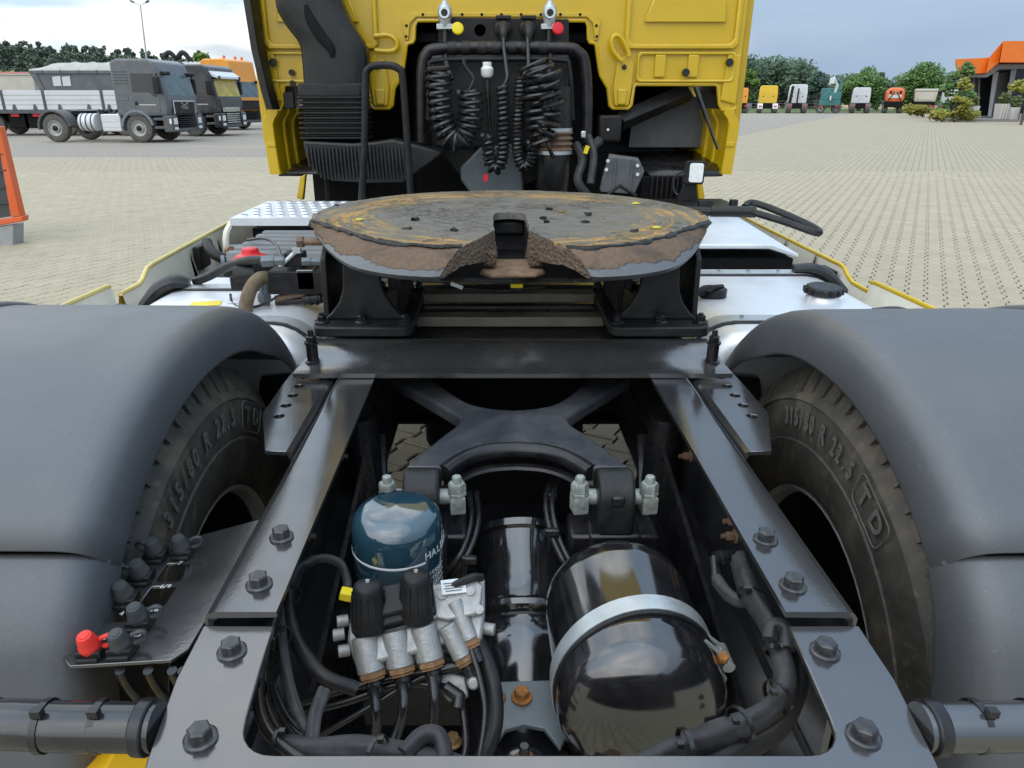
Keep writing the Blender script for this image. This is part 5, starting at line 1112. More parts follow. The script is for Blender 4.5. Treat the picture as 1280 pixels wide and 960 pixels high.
m = MB(); m.bb(-1.12, 1.12, YC + 0.10, YC + 2.0, 1.76, 1.80); m.bb(-1.1, 1.1, YC + 0.7, YC + 0.75, 0.75, 1.76); m.build('cab_floor', M['dark'], cabg)
# black side deflector at the left edge
m = MB(); pr_ = [(0.0, 2.6), (0.0, 1.95), (0.012, 1.72), (0.035, 1.55), (0.052, 1.46)]
m.loft([[V3((-1.150 + dx_, YC - 0.10, z)) for dx_, z in pr_], [V3((-1.115 + dx_, YC - 0.12, z)) for dx_, z in pr_], [V3((-1.095 + dx_, YC - 0.06, z)) for dx_, z in pr_], [V3((-1.12 + dx_, YC + 0.02, z)) for dx_, z in pr_], [V3((-1.16 + dx_, YC + 0.02, z)) for dx_, z in pr_]], close=False); m.build('side_deflector', M['rubber'], cabg, ang=50)
for z in (1.575, 1.622):
    m = MB(); m.cyl((-0.985, YC - 0.02, z), (-0.985, YC - 0.008, z), 0.014, n=14); m.build('rubber_plug', M['rubber'], cabg)
m = MB(); m.box((-1.005, YC - 0.03, 1.50), (0.05, 0.02, 0.07)); m.build('deflector_latch', M['matt'], cabg, bevel=0.004)

# ---- air-intake duct on the left
def dpt(px, py, Y): return at(px, py, Y=Y)
Lf = [(346, -60), (340, 0), (352, 30), (370, 55), (374, 78), (376, 104)]; Rt = [(412, -60), (428, 0), (441, 28), (456, 52), (461, 72), (460, 104)]
loops = []
Lc = catmull([V3((x, y, 0)) for x, y in Lf], 5); Rc = catmull([V3((x, y, 0)) for x, y in Rt], 5)
for a, b in zip(Lc, Rc):
    y = (a.y + b.y) / 2; L_, R_ = dpt(a.x, a.y, 3.50), dpt(b.x, b.y, 3.50); c = (L_ + R_) / 2; hw_ = (R_.x - L_.x) / 2
    loops.append([V3((c.x + hw_ * 0.96 * math.copysign(abs(math.cos(t)) ** 0.5, math.cos(t)), 3.56 + 0.085 * math.copysign(abs(math.sin(t)) ** 0.55, math.sin(t)), c.z)) for t in [2 * math.pi * k / 28 for k in range(28)]])
m = MB(); m.loft(loops); du = m.build('intake_duct', M['duct'], cabg, ang=60)
m = MB(); m.tube([dpt(382, 6, 3.477), dpt(388, 24, 3.475), dpt(401, 45, 3.473), dpt(413, 60, 3.472), dpt(416, 72, 3.474)], [0.010, 0.022, 0.024, 0.020, 0.010], 10, sub=5, flat=0.55); m.build('duct_groove_shade', M['dark'], du)  # recess shade of the groove put into a near-black strip
def ringp(x0, x1, z, y0=3.475, y1=3.64, r=0.03): return [V3(((x0 + x1) / 2 + x, (y0 + y1) / 2 + y, z)) for x, y in rrect(x1 - x0, y1 - y0, r, 4)]
zs = at(400, 104, Y=3.48).z; ze = at(400, 176, Y=3.48).z
m = MB(); m.loft([ringp(-0.915, -0.615, zs - 0.000), ringp(-0.918, -0.612, zs - 0.01), ringp(-0.918, -0.612, zs - 0.045), ringp(-0.915, -0.617, zs - 0.055)]); m.build('duct_collar', M['duct'], du, bevel=0.004)
zb = zs - 0.05; L = []; n = 9
for k in range(n):
    h = (zb - ze) / n; z0 = zb - h * k; L += [ringp(-0.905, -0.625, z0, 3.49), ringp(-0.925, -0.605, z0 - h * 0.25, 3.468), ringp(-0.925, -0.605, z0 - h * 0.55, 3.468), ringp(-0.905, -0.625, z0 - h * 0.8, 3.49)]
m = MB(); m.loft(L); m.build('bellows', M['duct'], du, ang=60)
# ribbed lower snorkel
Yd = 3.46; outl = [(378, 176), (440, 179), (470, 177), (490, 174), (520, 181), (556, 190), (538, 205), (512, 222), (505, 228), (460, 229), (415, 226), (393, 214), (382, 196)]
m = MB(); m.plate([dpt(x, y, Yd) for x, y in outl], [], (0, 0.18, 0)); sn = m.build('duct_snorkel', M['duct'], cabg, bevel=0.012, seg=3)
m = MB()
for k in range(27):
    x = 384 + 4.6 * k; t = 184 + 1.5 * math.sin(k * .3); bt = 224 if 400 < x < 500 else (208 + (x - 384) * 1.0 if x <= 400 else 224 - (x - 500) * 1.5)
    if bt - t > 8: m.tube([dpt(x, t, Yd - 0.002), dpt(x + 1.5, (t + bt) / 2, Yd - 0.010), dpt(x + 4, bt, Yd - 0.002)], 0.0065, 6)
m.build('snorkel_ribs', M['duct'], sn)
# ---- grab rail
m = MB(); m.tube([dpt(452, 250, 3.30), dpt(456, 170, 3.30), dpt(457, 100, 3.30), dpt(460, 87, 3.30), dpt(469, 82, 3.30), dpt(488, 82, 3.30), dpt(498, 86, 3.30), dpt(503, 96, 3.30), dpt(508, 160, 3.30), dpt(514, 250, 3.30)], 0.0155, 12, sub=5); m.build('grab_rail', M['matt'], T)

# ---- connection frame with hoses
Yf = 3.56
m = MB(); m.tube([dpt(527, 178, Yf), dpt(527, 130, Yf), dpt(528, 85, Yf), dpt(533, 68, Yf), dpt(548, 61, Yf), dpt(620, 59, Yf), dpt(705, 60, Yf), dpt(722, 65, Yf), dpt(731, 80, Yf), dpt(734, 130, Yf), dpt(733, 178, Yf)], 0.026, 14, sub=5); fr_ = m.build('hose_rack', M['black'], T)
m = MB(); m.tube([dpt(535, 150, Yf - .02), dpt(537, 90, Yf - .02), dpt(545, 76, Yf - .02), dpt(620, 74, Yf - .02), dpt(700, 75, Yf - .02), dpt(712, 86, Yf - .02), dpt(716, 150, Yf - .02)], 0.011, 10, sub=5); m.build('inner_rail', M['matt'], fr_)
for px in (565, 582, 603, 620, 640, 657, 679):
    m = MB(); a = dpt(px, 60, Yf); m.lathe([(0.0265, -0.02), (0.030, -0.018), (0.030, 0.018), (0.0265, 0.02)], a, (1, 0, 0), 16, cap=False); m.build('rack_clamp', M['rubber'], fr_)
m = MB(); A4 = [at(x, y, Y=3.66) for x, y in ((548, 22), (711, 24), (711, 58), (548, 58))]; m.plate(A4, [circle(at(600, 38, Y=3.66), 0.026, 18, 'xz')], (0, 0.006, 0)); cpn = m.build('connector_panel', M['matt'], T, bevel=0.001)
m = MB(); m.lathe([(0.0, 0), (0.30, 0.01), (0.32, 0.05), (0.32, 0.34), (0.30, 0.38), (0, 0.39)], (-0.0, 3.72, 1.38), (0, 1, 0), 48); m.build('air_filter_drum', M['duct'], T)
m = MB(); m.bb(-0.335, 0.32, 3.66, 3.70, 1.28, 1.70); m.build('filter_housing', M['duct'], T, bevel=0.03, seg=4)
m = MB(); m.cyl(dpt(692, 165, 3.5), dpt(691, 110, 3.5), 0.085, n=24); m.build('filter_pipe', M['duct'], T)
m = MB(); zA, zB = dpt(692, 162, 3.5), dpt(692, 190, 3.5); m.lathe([(0.078, 0)] + [(0.090 if k % 2 else 0.078, 0.012 * k) for k in range(1, 8)] + [(0.078, 0.105)], zB, zA - zB, 24); m.build('brown_bellows', M['brown'], T, ang=60)
for z_ in (zA, zB):
    m = MB(); m.lathe([(0.082, -0.008), (0.086, -0.008), (0.086, 0.008), (0.082, 0.008)], z_, (0, 0, 1), 24, cap=False); m.build('pipe_clamp', M['zinc'], T)
m = MB(); m.tube([zB, dpt(692, 205, 3.5), dpt(691, 225, 3.52), dpt(688, 260, 3.6)], 0.076, 20, sub=5); m.build('intake_elbow', M['duct'], T)
def coil(name, pts, rad, turns, wr, mt='hose', n=6, flat=1.0, sub=10):
    P = catmull(pts, sub); F = frames(P); N = len(P); tot = [0]
    for i in range(1, N): tot.append(tot[-1] + (P[i] - P[i - 1]).length)
    S = turns * 14; out = []
    for k in range(S + 1):
        s = tot[-1] * k / S; i = 0
        while i < N - 2 and tot[i + 1] < s: i += 1
        u = (s - tot[i]) / max(1e-9, tot[i + 1] - tot[i]); p = P[i].lerp(P[i + 1], u); t, a, b = F[i]; ph = 2 * math.pi * turns * k / S
        rr = rad(k / S) if callable(rad) else rad
        out.append(p + a * (rr * math.cos(ph)) + b * (rr * flat * math.sin(ph)))
    m = MB(); m.tube(out, wr, n); return m.build(name, M[mt], T)
Yk = 3.44
def kp(*L): return [dpt(x, y, Yk) for x, y in L]
coil('coiled_air_hose', kp((548, 84), (548, 110), (550, 135), (553, 155), (562, 172), (574, 176), (584, 165), (588, 145), (588, 120), (587, 112)), 0.050, 18, 0.0100)
hose('air_line', kp((587, 112), (592, 100), (588, 92), (581, 82), (580, 74)), 0.0085)
coil('coiled_cable', kp((628, 108), (629, 140), (629, 170), (628, 195), (622, 210), (614, 208), (611, 190), (609, 168)), 0.022, 25, 0.0092)
coil('coiled_cable', kp((652, 96), (649, 130), (647, 165), (648, 195), (655, 209), (663, 200), (666, 178)), 0.021, 30, 0.0085)
coil('coiled_air_hose', [dpt(x, y, 3.42) for x, y in ((668, 78), (672, 95), (674, 120), (675, 145), (676, 165), (680, 180), (690, 178))], lambda t: 0.058 + 0.012 * math.sin(t * 23) - 0.008 * math.cos(t * 41), 12, 0.0098)
coil('coiled_air_hose', [dpt(x, y, 3.38) for x, y in ((684, 92), (689, 120), (690, 140), (684, 160), (676, 172))], lambda t: 0.046 + 0.012 * math.sin(t * 17 + 1), 7, 0.0095)
hose('plug_cable', [dpt(629, 42, 3.56), dpt(630, 62, 3.5), dpt(633, 85, 3.46), dpt(634, 98, 3.44), dpt(630, 107, 3.44)], 0.009)
hose('plug_cable', [dpt(659, 42, 3.56), dpt(660, 65, 3.5), dpt(660, 84, 3.46), dpt(654, 94, 3.44), dpt(651, 99, 3.44)], 0.009)
for px in (629, 660):
    m = MB(); c = at(px, 36, Y=3.64); m.lathe([(0.040, 0), (0.040, 0.02), (0.030, 0.026), (0.030, 0.04)], c, (0, -1, 0), 20); m.box(c + V3((0, -0.02, 0.045)), (0.07, 0.03, 0.014)); so_ = m.build('trailer_socket', M['rubber'], cpn, bevel=0.002)
    m = MB(); m.tube([c + V3((0, -0.05, 0.01)), c + V3((0, -0.085, -0.02)), c + V3((0, -0.09, -0.06))], [0.022, 0.02, 0.012], 12, sub=4); m.build('plug', M['duct'], cpn)
for px, tg, tx in ((556, 'tagyel', 572), (687, 'red', 697)):
    c = at(px, 18, Y=3.60); m = MB(); m.lathe([(0.020, -0.055), (0.024, -0.04), (0.030, -0.01), (0.034, 0.0), (0.030, 0.03), (0.018, 0.042), (0.012, 0.055), (0, 0.056)], c, (0, 0, 1), 18); m.cyl(c, c + V3((0, -0.035, 0.004)), 0.025, n=18); m.box(c + V3((0, 0, -0.05)), (0.075, 0.04, 0.022)); gl = m.build('hose_coupling', M['zinc'], T, bevel=0.002)
    m = MB(); m.cyl(c + V3((0, -0.036, 0.004)), c + V3((0, -0.038, 0.004)), 0.015, n=16); m.build('coupling_seal', M['rubber'], gl)
    t_ = at(tx, 36, Y=3.57); m = MB(); m.lathe([(0, 0), (0.024, 0.001), (0.027, 0.006), (0.022, 0.012), (0, 0.014)], t_, (0.2, -1, 0.2), 16); m.build('colour_cap', M[tg], gl)
    hose('coupling_hose', [c + V3((0, 0, -0.06)), c + V3((0.0, -0.02, -0.13)), c + V3((0.006, -0.06, -0.20)), c + V3((0.03 if px < 600 else -0.01, -0.09, -0.27))], 0.0135, 'rubber')
m = MB(); c = at(609, 88, Y=3.50); m.lathe([(0.018, -0.03), (0.027, -0.018), (0.028, 0.008), (0.020, 0.016), (0.020, 0.034)], c, (0, 0, 1), 18); m.build('white_plug', M['white'], T, bevel=0.002)
hose('plug_cable', [c + V3((0, 0, -0.04)), c + V3((0.003, 0, -0.11)), c + V3((0.01, 0, -0.22)), c + V3((0.015, 0, -0.30))], [0.013, 0.012, 0.006, 0.006])
# ---- right-hand side under the cab
m = MB(); m.prism([at(x, y, Y=3.95) for x, y in ((786, 184), (892, 184), (898, 120), (868, 112), (790, 150))], (0, 0.01, 0)); m.build('wheel_arch_liner', M['plasticd'], T)
m = MB(); m.loft([[at(770, 190, Y=4.0), at(893, 188, Y=4.0)], [at(806, 212, Y=3.66), at(898, 212, Y=3.66)], [at(814, 220, Y=3.62), at(899, 219, Y=3.62)]], close=False); o = m.build('arch_shelf', M['black'], T); s_ = o.modifiers.new('solid', 'SOLIDIFY'); s_.thickness = 0.008
m = MB(); m.loft([[at(375, 198, Y=4.0), at(470, 198, Y=4.0)], [at(358, 216, Y=3.66), at(470, 216, Y=3.66)]], close=False); o = m.build('arch_shelf', M['black'], T); s_ = o.modifiers.new('solid', 'SOLIDIFY'); s_.thickness = 0.008
a, b = at(775, 152, Y=3.72), at(862, 114, Y=3.82); m = MB(); m.tube([a, b], 0.048, 4); m.build('cab_stay', M['matt'], T, bevel=0.006)
m = MB(); m.cyl(at(869, 108, Y=3.66), at(884, 150, Y=3.66), 0.011, n=12); m.cyl(at(884, 150, Y=3.66), at(897, 186, Y=3.66), 0.007, n=10); m.build('gas_strut', M['gloss'], T)
m = MB(); m.plate([at(x, y, Y=3.74) for x, y in ((860, 108), (872, 108), (877, 120), (868, 121))], [], (0, 0.01, 0)); m.build('strut_bracket', M['yellow'], T)
m = MB(); m.box(at(762, 161, Y=3.60) + V3((0, .03, 0)), (0.11, 0.09, 0.12)); bx_ = m.build('relay_box', M['matt'], T, bevel=0.012)
m = MB(); m.cyl(at(760, 162, Y=3.59), at(760, 162, Y=3.575), 0.006, n=10); m.build('box_screw', M['chrome'], bx_)
# hexagonal grey cover
hexo = [(762, 195), (799, 200), (806, 215), (794, 243), (750, 240), (754, 222)]
m = MB(); m.plate([at(x, y, Y=3.35) for x, y in hexo], [], (0, 0.03, 0.01)); cv = m.build('ribbed_cover', M['plasticd'], T, bevel=0.006)
for x in (770, 791):
    m = MB(); m.tube([at(x, 199, Y=3.347), at(x - 4, 240, Y=3.347)], 0.006, 6); m.build('cover_rib', M['plasticd'], cv)
for x, y in ((760, 201), (758, 212), (797, 207), (797, 218)):
    m = MB(); m.cyl(at(x, y, Y=3.348), at(x, y, Y=3.335), 0.008, n=10); m.build('cover_screw', M['zinc'], cv)
m = MB(); m.tube([at(760, 243, Y=3.2), at(775, 232, Y=3.2), at(795, 245, Y=3.2)], 0.008, 8); m.build('wire_guard', M['matt'], T)
# louvred box at the far right and work lamp
m = MB(); m.box(at(832, 240, Y=3.45), (0.24, 0.05, 0.14)); lv = m.build('louvre_box', M['dark'], T)
for k in range(7):
    m = MB(); c = at(814 + 6.4 * k, 236, Y=3.415); m.box(c, (0.009, 0.02, 0.12)); m.build('louvre', M['matt'], lv, bevel=0.003)
c = at(868, 216, Y=3.22); Mz = Matrix.Rotation(R(-14), 3, 'Z')
m = MB(); m.loft([[c + Mz @ V3((x * k, y, z * k)) for x, z in rrect(0.086, 0.098, 0.014, 3)] for y, k in ((0, 1), (0.05, 0.95), (0.075, 0.6))]); wl_ = m.build('work_lamp', M['matt'], T, bevel=0.004)
m = MB(); m.prism([c + Mz @ V3((x + 0.008, -0.003, z)) for x, z in rrect(0.058, 0.080, 0.010, 3)], Mz @ V3((0, -0.004, 0))); m.build('lamp_lens', M['lens'], wl_, bevel=0.002)
m = MB(); m.prism([c + V3((x, 0.03, z)) for x, z in ((-0.03, -0.045), (0.02, -0.045), (0.035, -0.13), (-0.06, -0.14))], (0, 0.03, 0)); m.build('lamp_bracket', M['matt'], wl_, bevel=0.003)
m = MB(); m.tube([c + V3((-0.03, 0.07, 0.0)), c + V3((-0.07, 0.07, -0.03)), c + V3((-0.06, 0.07, -0.09)), c + V3((-0.03, 0.06, -0.10))], 0.004, 6, sub=4); m.build('lamp_cable', M['hose'], wl_)
m = MB(); m.bb(0.48, 1.00, 3.1, 3.35, 1.075, 1.085); m.box((0.86, 3.12, 1.095), (0.06, 0.03, 0.025)); m.box((0.98, 3.12, 1.095), (0.03, 0.03, 0.03)); m.build('catwalk_rail', M['matt'], T, bevel=0.003)
m = MB(); m.bb(-0.28, 0.28, 2.3, 4.0, 0.34, 0.86); m.bb(-0.10, 0.10, 1.35, 2.3, 0.44, 0.60); m.build('gearbox', M['dark'], T, bevel=0.03)
# dark mass of gearbox and engine below the notch
m = MB(); m.bb(-0.45, 0.45, 3.95, 4.5, 0.6, 1.75); m.bb(-0.95, 0.95, 4.0, 4.3, 0.6, 1.3); m.build('engine_block', M['dark'], T, bevel=0.03)
m = MB(); m.prism([dpt(x, y, 3.62) for x, y in ((575, 210), (600, 185), (640, 180), (652, 215), (655, 240), (590, 245), (576, 225))], (0, 0.05, 0)); m.build('gearbox_cover', M['zincdark'], T, bevel=0.01)
m = MB(); m.tube([dpt(720, 180, 3.5), dpt(728, 200, 3.45), dpt(722, 225, 3.4), dpt(735, 245, 3.4)], 0.020, 8, sub=4); m.tube([dpt(735, 170, 3.5), dpt(742, 195, 3.45), dpt(738, 230, 3.4)], 0.018, 8, sub=4); m.tube([dpt(750, 175, 3.52), dpt(738, 185, 3.5), dpt(722, 192, 3.5)], 0.022, 8, sub=4); m.build('harness_bundle', M['cloth'], T)
m = MB(); m.box(dpt(733, 187, 3.43), (0.018, 0.01, 0.035), Matrix.Rotation(0.3, 3, 'Y')); m.build('yellow_tag', M['tagyel'], T)
m = MB(); m.box(dpt(607, 222, 3.43), (0.02, 0.012, 0.03)); m.build('red_tag', M['red'], T)
m = MB(); m.box(dpt(729, 168, 3.44), (0.022, 0.02, 0.03)); m.build('bright_fitting', M['chrome'], T, bevel=0.004)
# ================================================================== parked trucks and other things round the yard
def pal(name, col, rough=0.35, **k): return mat(name, col, rough, var=0.08, vsc=2, dust=k.pop('dust', 0.25), coat=0.2, **k)
B = dict(grey=pal('truck_grey', (0.085, 0.095, 0.105)), black=pal('truck_black', (0.010, 0.012, 0.020)), orange=pal('truck_orange', (0.80, 0.30, 0.006)), orange2=pal('tanker_orange', (0.72, 0.13, 0.012)),
         white=pal('truck_white', (0.60, 0.62, 0.63)), yellow=pal('truck_yellow', (0.74, 0.47, 0.01)), teal=pal('crane_teal', (0.01, 0.14, 0.14)), cream=pal('tipper_cream', (0.50, 0.47, 0.40)), dark=M['dark'], matt=M['matt'],
         tyre=mat('dusty_tyre', (0.10, 0.095, 0.085), 0.9, var=0.3, vsc=6), rim=mat('truck_rim', (0.42, 0.42, 0.40), 0.5, metal=0.3, var=0.25, vsc=10, dust=0.4), glass=mat('windscreen_glass', (0.10, 0.14, 0.15), 0.06, var=0.25, vsc=2, rvar=0.02), chrome=M['chrome'], lamp=M['lens'], plast=mat('bumper_grey', (0.06, 0.065, 0.07), 0.6, var=0.15, dust=0.35),
         tarp=mat('tarpaulin', (0.42, 0.41, 0.37), 0.8, var=0.12, vsc=1.5, bump=0.5, bsc=4), body=mat('tipper_grey', (0.10, 0.11, 0.12), 0.55, var=0.12, vsc=1, dust=0.3), alu=mat('dropside_alu', (0.62, 0.63, 0.64), 0.5, metal=0.2, var=0.05, vsc=1.5, dust=0.15), red=M['red'], ygl=mat('yellow_sun_glass', (0.50, 0.38, 0.05), 0.12, var=0.3, vsc=2))
def wheel_tpl():
    t = MB(); t.lathe([(0.28, -0.14), (0.34, -0.155), (0.46, -0.15), (0.505, -0.12), (0.515, -0.06), (0.515, 0.06), (0.505, 0.12), (0.46, 0.155), (0.34, 0.155), (0.28, 0.14)], (0, 0, 0), (0, 1, 0), 36, cap=False); ty = t.mesh('tyre', B['tyre'])
    r = MB(); r.lathe([(0.285, -0.15), (0.265, -0.145), (0.25, -0.09), (0.17, -0.06), (0.16, -0.11), (0.10, -0.125), (0, -0.125)], (0, 0, 0), (0, 1, 0), 30, cap=False)
    for k in range(10):
        a = 2 * math.pi * k / 10; r.cyl((0.135 * math.cos(a), -0.10, 0.135 * math.sin(a)), (0.135 * math.cos(a), -0.145, 0.135 * math.sin(a)), 0.016, n=6)
    rm = r.mesh('rim', B['rim']); h = MB(); h.lathe([(0.10, -0.12), (0.095, -0.17), (0.06, -0.185), (0, -0.185)], (0, 0, 0), (0, 1, 0), 20); hb_ = h.mesh('hub', B['matt']); return ty, rm, hb_
WT = wheel_tpl()
def wheel(parent, x, y, flip):
    e = bpy.data.objects.new('wheel', None); link(e, parent, (x, y, 0.515))
    for nm, me in zip(('tyre', 'rim', 'hub'), WT): put(nm, me, e, (x, y, 0.515), (0, 0, math.pi if flip else 0))
def side_truck(name, label, loc, rot, col, Zr=2.92, visor=None, bars=0, letters=None, screen='glass', beacons=False, wb=3.35, scale=1.0, light_arch=False):
    """European tractor; local +X forward, near side -Y, origin under the front axle"""
    t = thing(name, label, 'truck', loc, rot); t.scale = (scale,) * 3; C = B[col]; hw_ = 1.20
    xr, xf = -0.72, 1.28                                     # cab rear and front
    prof = [(xr, 0.95), (xf - 0.06, 0.95), (xf + 0.02, 1.35), (xf, 1.62), (xf - 0.17, 2.48), (xf - 0.32, Zr - 0.10), (xf - 0.55, Zr), (xr + 0.25, Zr), (xr, Zr - 0.12)]
    m = MB(); m.loft([[V3((x, s * w, z)) for x, z in prof] for s, w in ((-1, hw_), (1, hw_))]); cb = m.build('cab', C, t, bevel=0.07, seg=3)
    # windscreen, side windows, door, louvres
    def fp(y, z, d=0.012):
        x = xf - 0.17 * (z - 1.62) / 0.86; return V3((x + d, y, z))
    m = MB(); m.prism([fp(-1.06, 1.66), fp(1.06, 1.66), fp(0.98, 2.44), fp(-0.98, 2.44)], (-0.02, 0, 0)); m.build('windscreen', B[screen], cb, bevel=0.008)
    for s in (-1, 1):
        m = MB(); m.prism([V3((x, s * (hw_ + 0.004), z)) for x, z in ((0.02, 1.78), (0.62, 1.78), (0.84, 1.62), (0.98, 1.64), (0.90, 2.42), (0.02, 2.42))], (0, -s * 0.02, 0)); m.build('side_window', M['glass'], cb)
        m = MB(); m.prism([V3((x, s * (hw_ + 0.012), z)) for x, z in ((0.0, 1.05), (0.98, 1.05), (1.02, 1.60), (0.82, 1.58), (0.60, 1.74), (0.0, 1.74))], (0, -s * 0.02, 0)); dr = m.build('door', C, cb, bevel=0.008)
        m = MB(); m.bb(0.05, 0.17, s * (hw_ + 0.014), s * (hw_ + 0.022), 1.33, 1.46); m.build('door_handle', B['matt'], dr)
        m = MB(); m.bb(0.20, 0.85, s * (hw_ + 0.014), s * (hw_ + 0.020), 1.33, 1.36); m.build('trim_strip', B['chrome'], dr)
        m = MB(); m.bb(-0.58, -0.18, s * (hw_ + 0.001), s * (hw_ + 0.012), 1.50, 1.74); m.build('side_hatch', C, cb, bevel=0.01)
        for k in range(5):
            m = MB(); m.bb(-0.66, -0.10, s * (hw_ + 0.001), s * (hw_ + 0.022), 2.08 + 0.10 * k, 2.13 + 0.10 * k); m.build('louvre', C, cb, bevel=0.008)
        # mirror
        m = MB(); m.bb(0.98, 1.22, s * 1.30, s * 1.50, 1.72, 2.32); mi = m.build('mirror', B['matt'], t, bevel=0.05, seg=3)
        m = MB(); m.tube([(1.02, s * 1.18, 2.40), (1.10, s * 1.36, 2.40), (1.10, s * 1.40, 2.30)], 0.025, 6); m.build('mirror_arm', B['matt'], mi)
        # front wing, steps, bumper corner with lamps
        a_ = [(0.66 * math.cos(R(k)), 0.515 + 0.66 * math.sin(R(k))) for k in range(10, 176, 15)]; i_ = [(0.56 * math.cos(R(k)), 0.515 + 0.56 * math.sin(R(k))) for k in range(175, 9, -15)]
        m = MB(); m.prism([V3((x, s * (hw_ + 0.03), z)) for x, z in a_ + i_], (0, -s * 0.35, 0)); m.build('front_wing', B['wingblue'] if light_arch else C, t, bevel=0.02)
        for z in (0.50, 0.80):
            m = MB(); m.bb(0.66, 1.05, s * 0.95, s * (hw_ + 0.02), z, z + 0.10); m.build('step', B['plast'], t, bevel=0.015)
        m = MB(); m.bb(1.02, 1.40, s * 0.78, s * (hw_ + 0.02), 0.38, 0.98); bc = m.build('bumper_corner', B['plast'] if col != 'black' else C, t, bevel=0.05, seg=3)
        m = MB(); m.bb(1.395, 1.412, s * 0.84, s * 1.12, 0.66, 0.88); m.bb(1.28, 1.36, s * 1.222, s * 1.226, 0.68, 0.86); m.build('headlight', B['lamp'], bc, bevel=0.01)
        m = MB(); m.bb(1.395, 1.410, s * 0.84, s * 1.12, 0.46, 0.56); m.build('fog_lamp', B['lamp'], bc, bevel=0.01)
        for x, y in ((0, 1.0), (-wb, 1.0)): wheel(t, x, s * y, s > 0)
        # rear mudguard
        a_ = [(-wb + 0.66 * math.cos(R(k)), 0.515 + 0.66 * math.sin(R(k))) for k in range(5, 186, 15)]; i_ = [(-wb + 0.58 * math.cos(R(k)), 0.515 + 0.58 * math.sin(R(k))) for k in range(185, 4, -15)]
        m = MB(); m.prism([V3((x, s * 1.20, z)) for x, z in a_ + i_], (0, -s * 0.62, 0)); m.build('rear_mudguard', B['plast'], t, bevel=0.02)
        # tanks between the wheels
        m = MB(); m.prism([V3((x, s * 1.18, z)) for x, z in ((-1.95, 0.42), (-1.20, 0.42), (-1.20, 1.02), (-1.95, 1.02))] , (0, -s * 0.5, 0)) if False else m.bb(-1.42, -0.66, s * 0.66, s * 1.19, 0.40, 1.02); tk = m.build('battery_box', B['alu'], t, bevel=0.04)
        for k in range(2):
            m = MB(); m.bb(-1.36, -0.76, s * 1.188, s * 1.200, 0.56 + 0.20 * k, 0.60 + 0.20 * k); m.build('box_crease', B['alu'], tk, bevel=0.006)
        m = MB(); m.cyl((-2.38, s * 0.88, 0.72), (-1.72, s * 0.88, 0.72), 0.32, n=24); tn = m.build('fuel_tank', B['alu'], t, bevel=0.04)
        for x in (-2.25, -2.05, -1.85):
            m = MB(); m.lathe([(0.322, -0.025), (0.33, -0.025), (0.33, 0.025), (0.322, 0.025)], (x, s * 0.88, 0.72), (1, 0, 0), 24, cap=False); m.build('tank_strap', B['plast'], tn)
    # grille, bumper
    m = MB(); m.bb(xf - 0.02, xf + 0.045, -0.80, 0.80, 1.02, 1.46); gr = m.build('grille', B['matt'] if not bars else B['chrome'], t, bevel=0.03)
    if bars:
        for k in range(5):
            m = MB(); m.bb(xf + 0.02, xf + 0.10, -0.62, 0.62, 0.55 + 0.09 * k, 0.60 + 0.09 * k); m.build('grille_bar', B['chrome'], gr, bevel=0.01)
        m = MB(); m.bb(xf - 0.01, xf + 0.05, -0.95, 0.95, 1.20, 1.60); m.build('bonnet_panel', B['plast'], t, bevel=0.03)
        m = MB(); m.bb(xf + 0.03, xf + 0.075, -0.50, 0.50, 1.02, 1.20); m.build('badge_panel', B['chrome'], t, bevel=0.02)
    else:
        for k in range(6):
            m = MB(); m.bb(xf + 0.02, xf + 0.075, -0.62, 0.62, 0.50 + 0.075 * k, 0.53 + 0.075 * k); m.build('grille_bar', B['matt'], gr, bevel=0.006)
        m = MB(); m.tube([(xf + 0.06, -0.84, 1.02), (xf + 0.06, -0.84, 1.47), (xf + 0.06, 0.84, 1.47), (xf + 0.06, 0.84, 1.02)], 0.028, 8); m.build('grille_surround', B['chrome'] if col == 'grey' else B['matt'], gr)
    m = MB(); m.bb(1.06, xf + 0.08, -0.80, 0.80, 0.36, 0.52); m.build('bumper', B['plast'], t, bevel=0.04)
    if letters:
        text('badge_letters', letters, B['chrome'], t, V3((xf + 0.062, 0, 1.24)), (R(90), 0, R(90)), 0.24, 0.01)
        m = MB(); m.tube([(xf + 0.062, -0.30, 1.44), (xf + 0.062, 0, 1.34), (xf + 0.062, 0.30, 1.44)], 0.022, 6, sub=4); m.build('badge_arc', B['chrome'], t)
    if visor:
        m = MB(); m.prism([V3((xf - 0.15, -1.12, 2.46)), V3((xf + 0.12, -1.12, 2.38)), V3((xf + 0.10, -1.12, 2.48)), V3((xf - 0.30, -1.12, 2.72))], (0, 2.24, 0)); m.build('sun_visor', B[visor], t, bevel=0.02)
    for y in (-0.95, 0.95):
        m = MB(); m.bb(xf - 0.22, xf + 0.14, y - 0.09, y + 0.09, 2.36, 2.50); m.build('kerb_mirror', B['matt'], t, bevel=0.04)
    if beacons:
        for y in (-0.8, 0.2, 0.8):
            m = MB(); m.lathe([(0.07, 0), (0.07, 0.14), (0.03, 0.18), (0, 0.18)], (xf - 0.75, y, Zr - 0.01), (0, 0, 1), 14); m.build('beacon', B['orange2'], t)
    m = MB(); m.bb(-wb - 0.75, 1.1, -0.42, -0.34, 0.72, 0.98); m.build('frame_rail', B['dark'], t); m = MB(); m.bb(-wb - 0.75, 1.1, 0.34, 0.42, 0.72, 0.98); m.build('frame_rail', B['dark'], t)
    m = MB(); m.bb(-1.1, 1.0, -0.9, 0.9, 0.45, 0.94); m.build('engine', B['dark'], t)
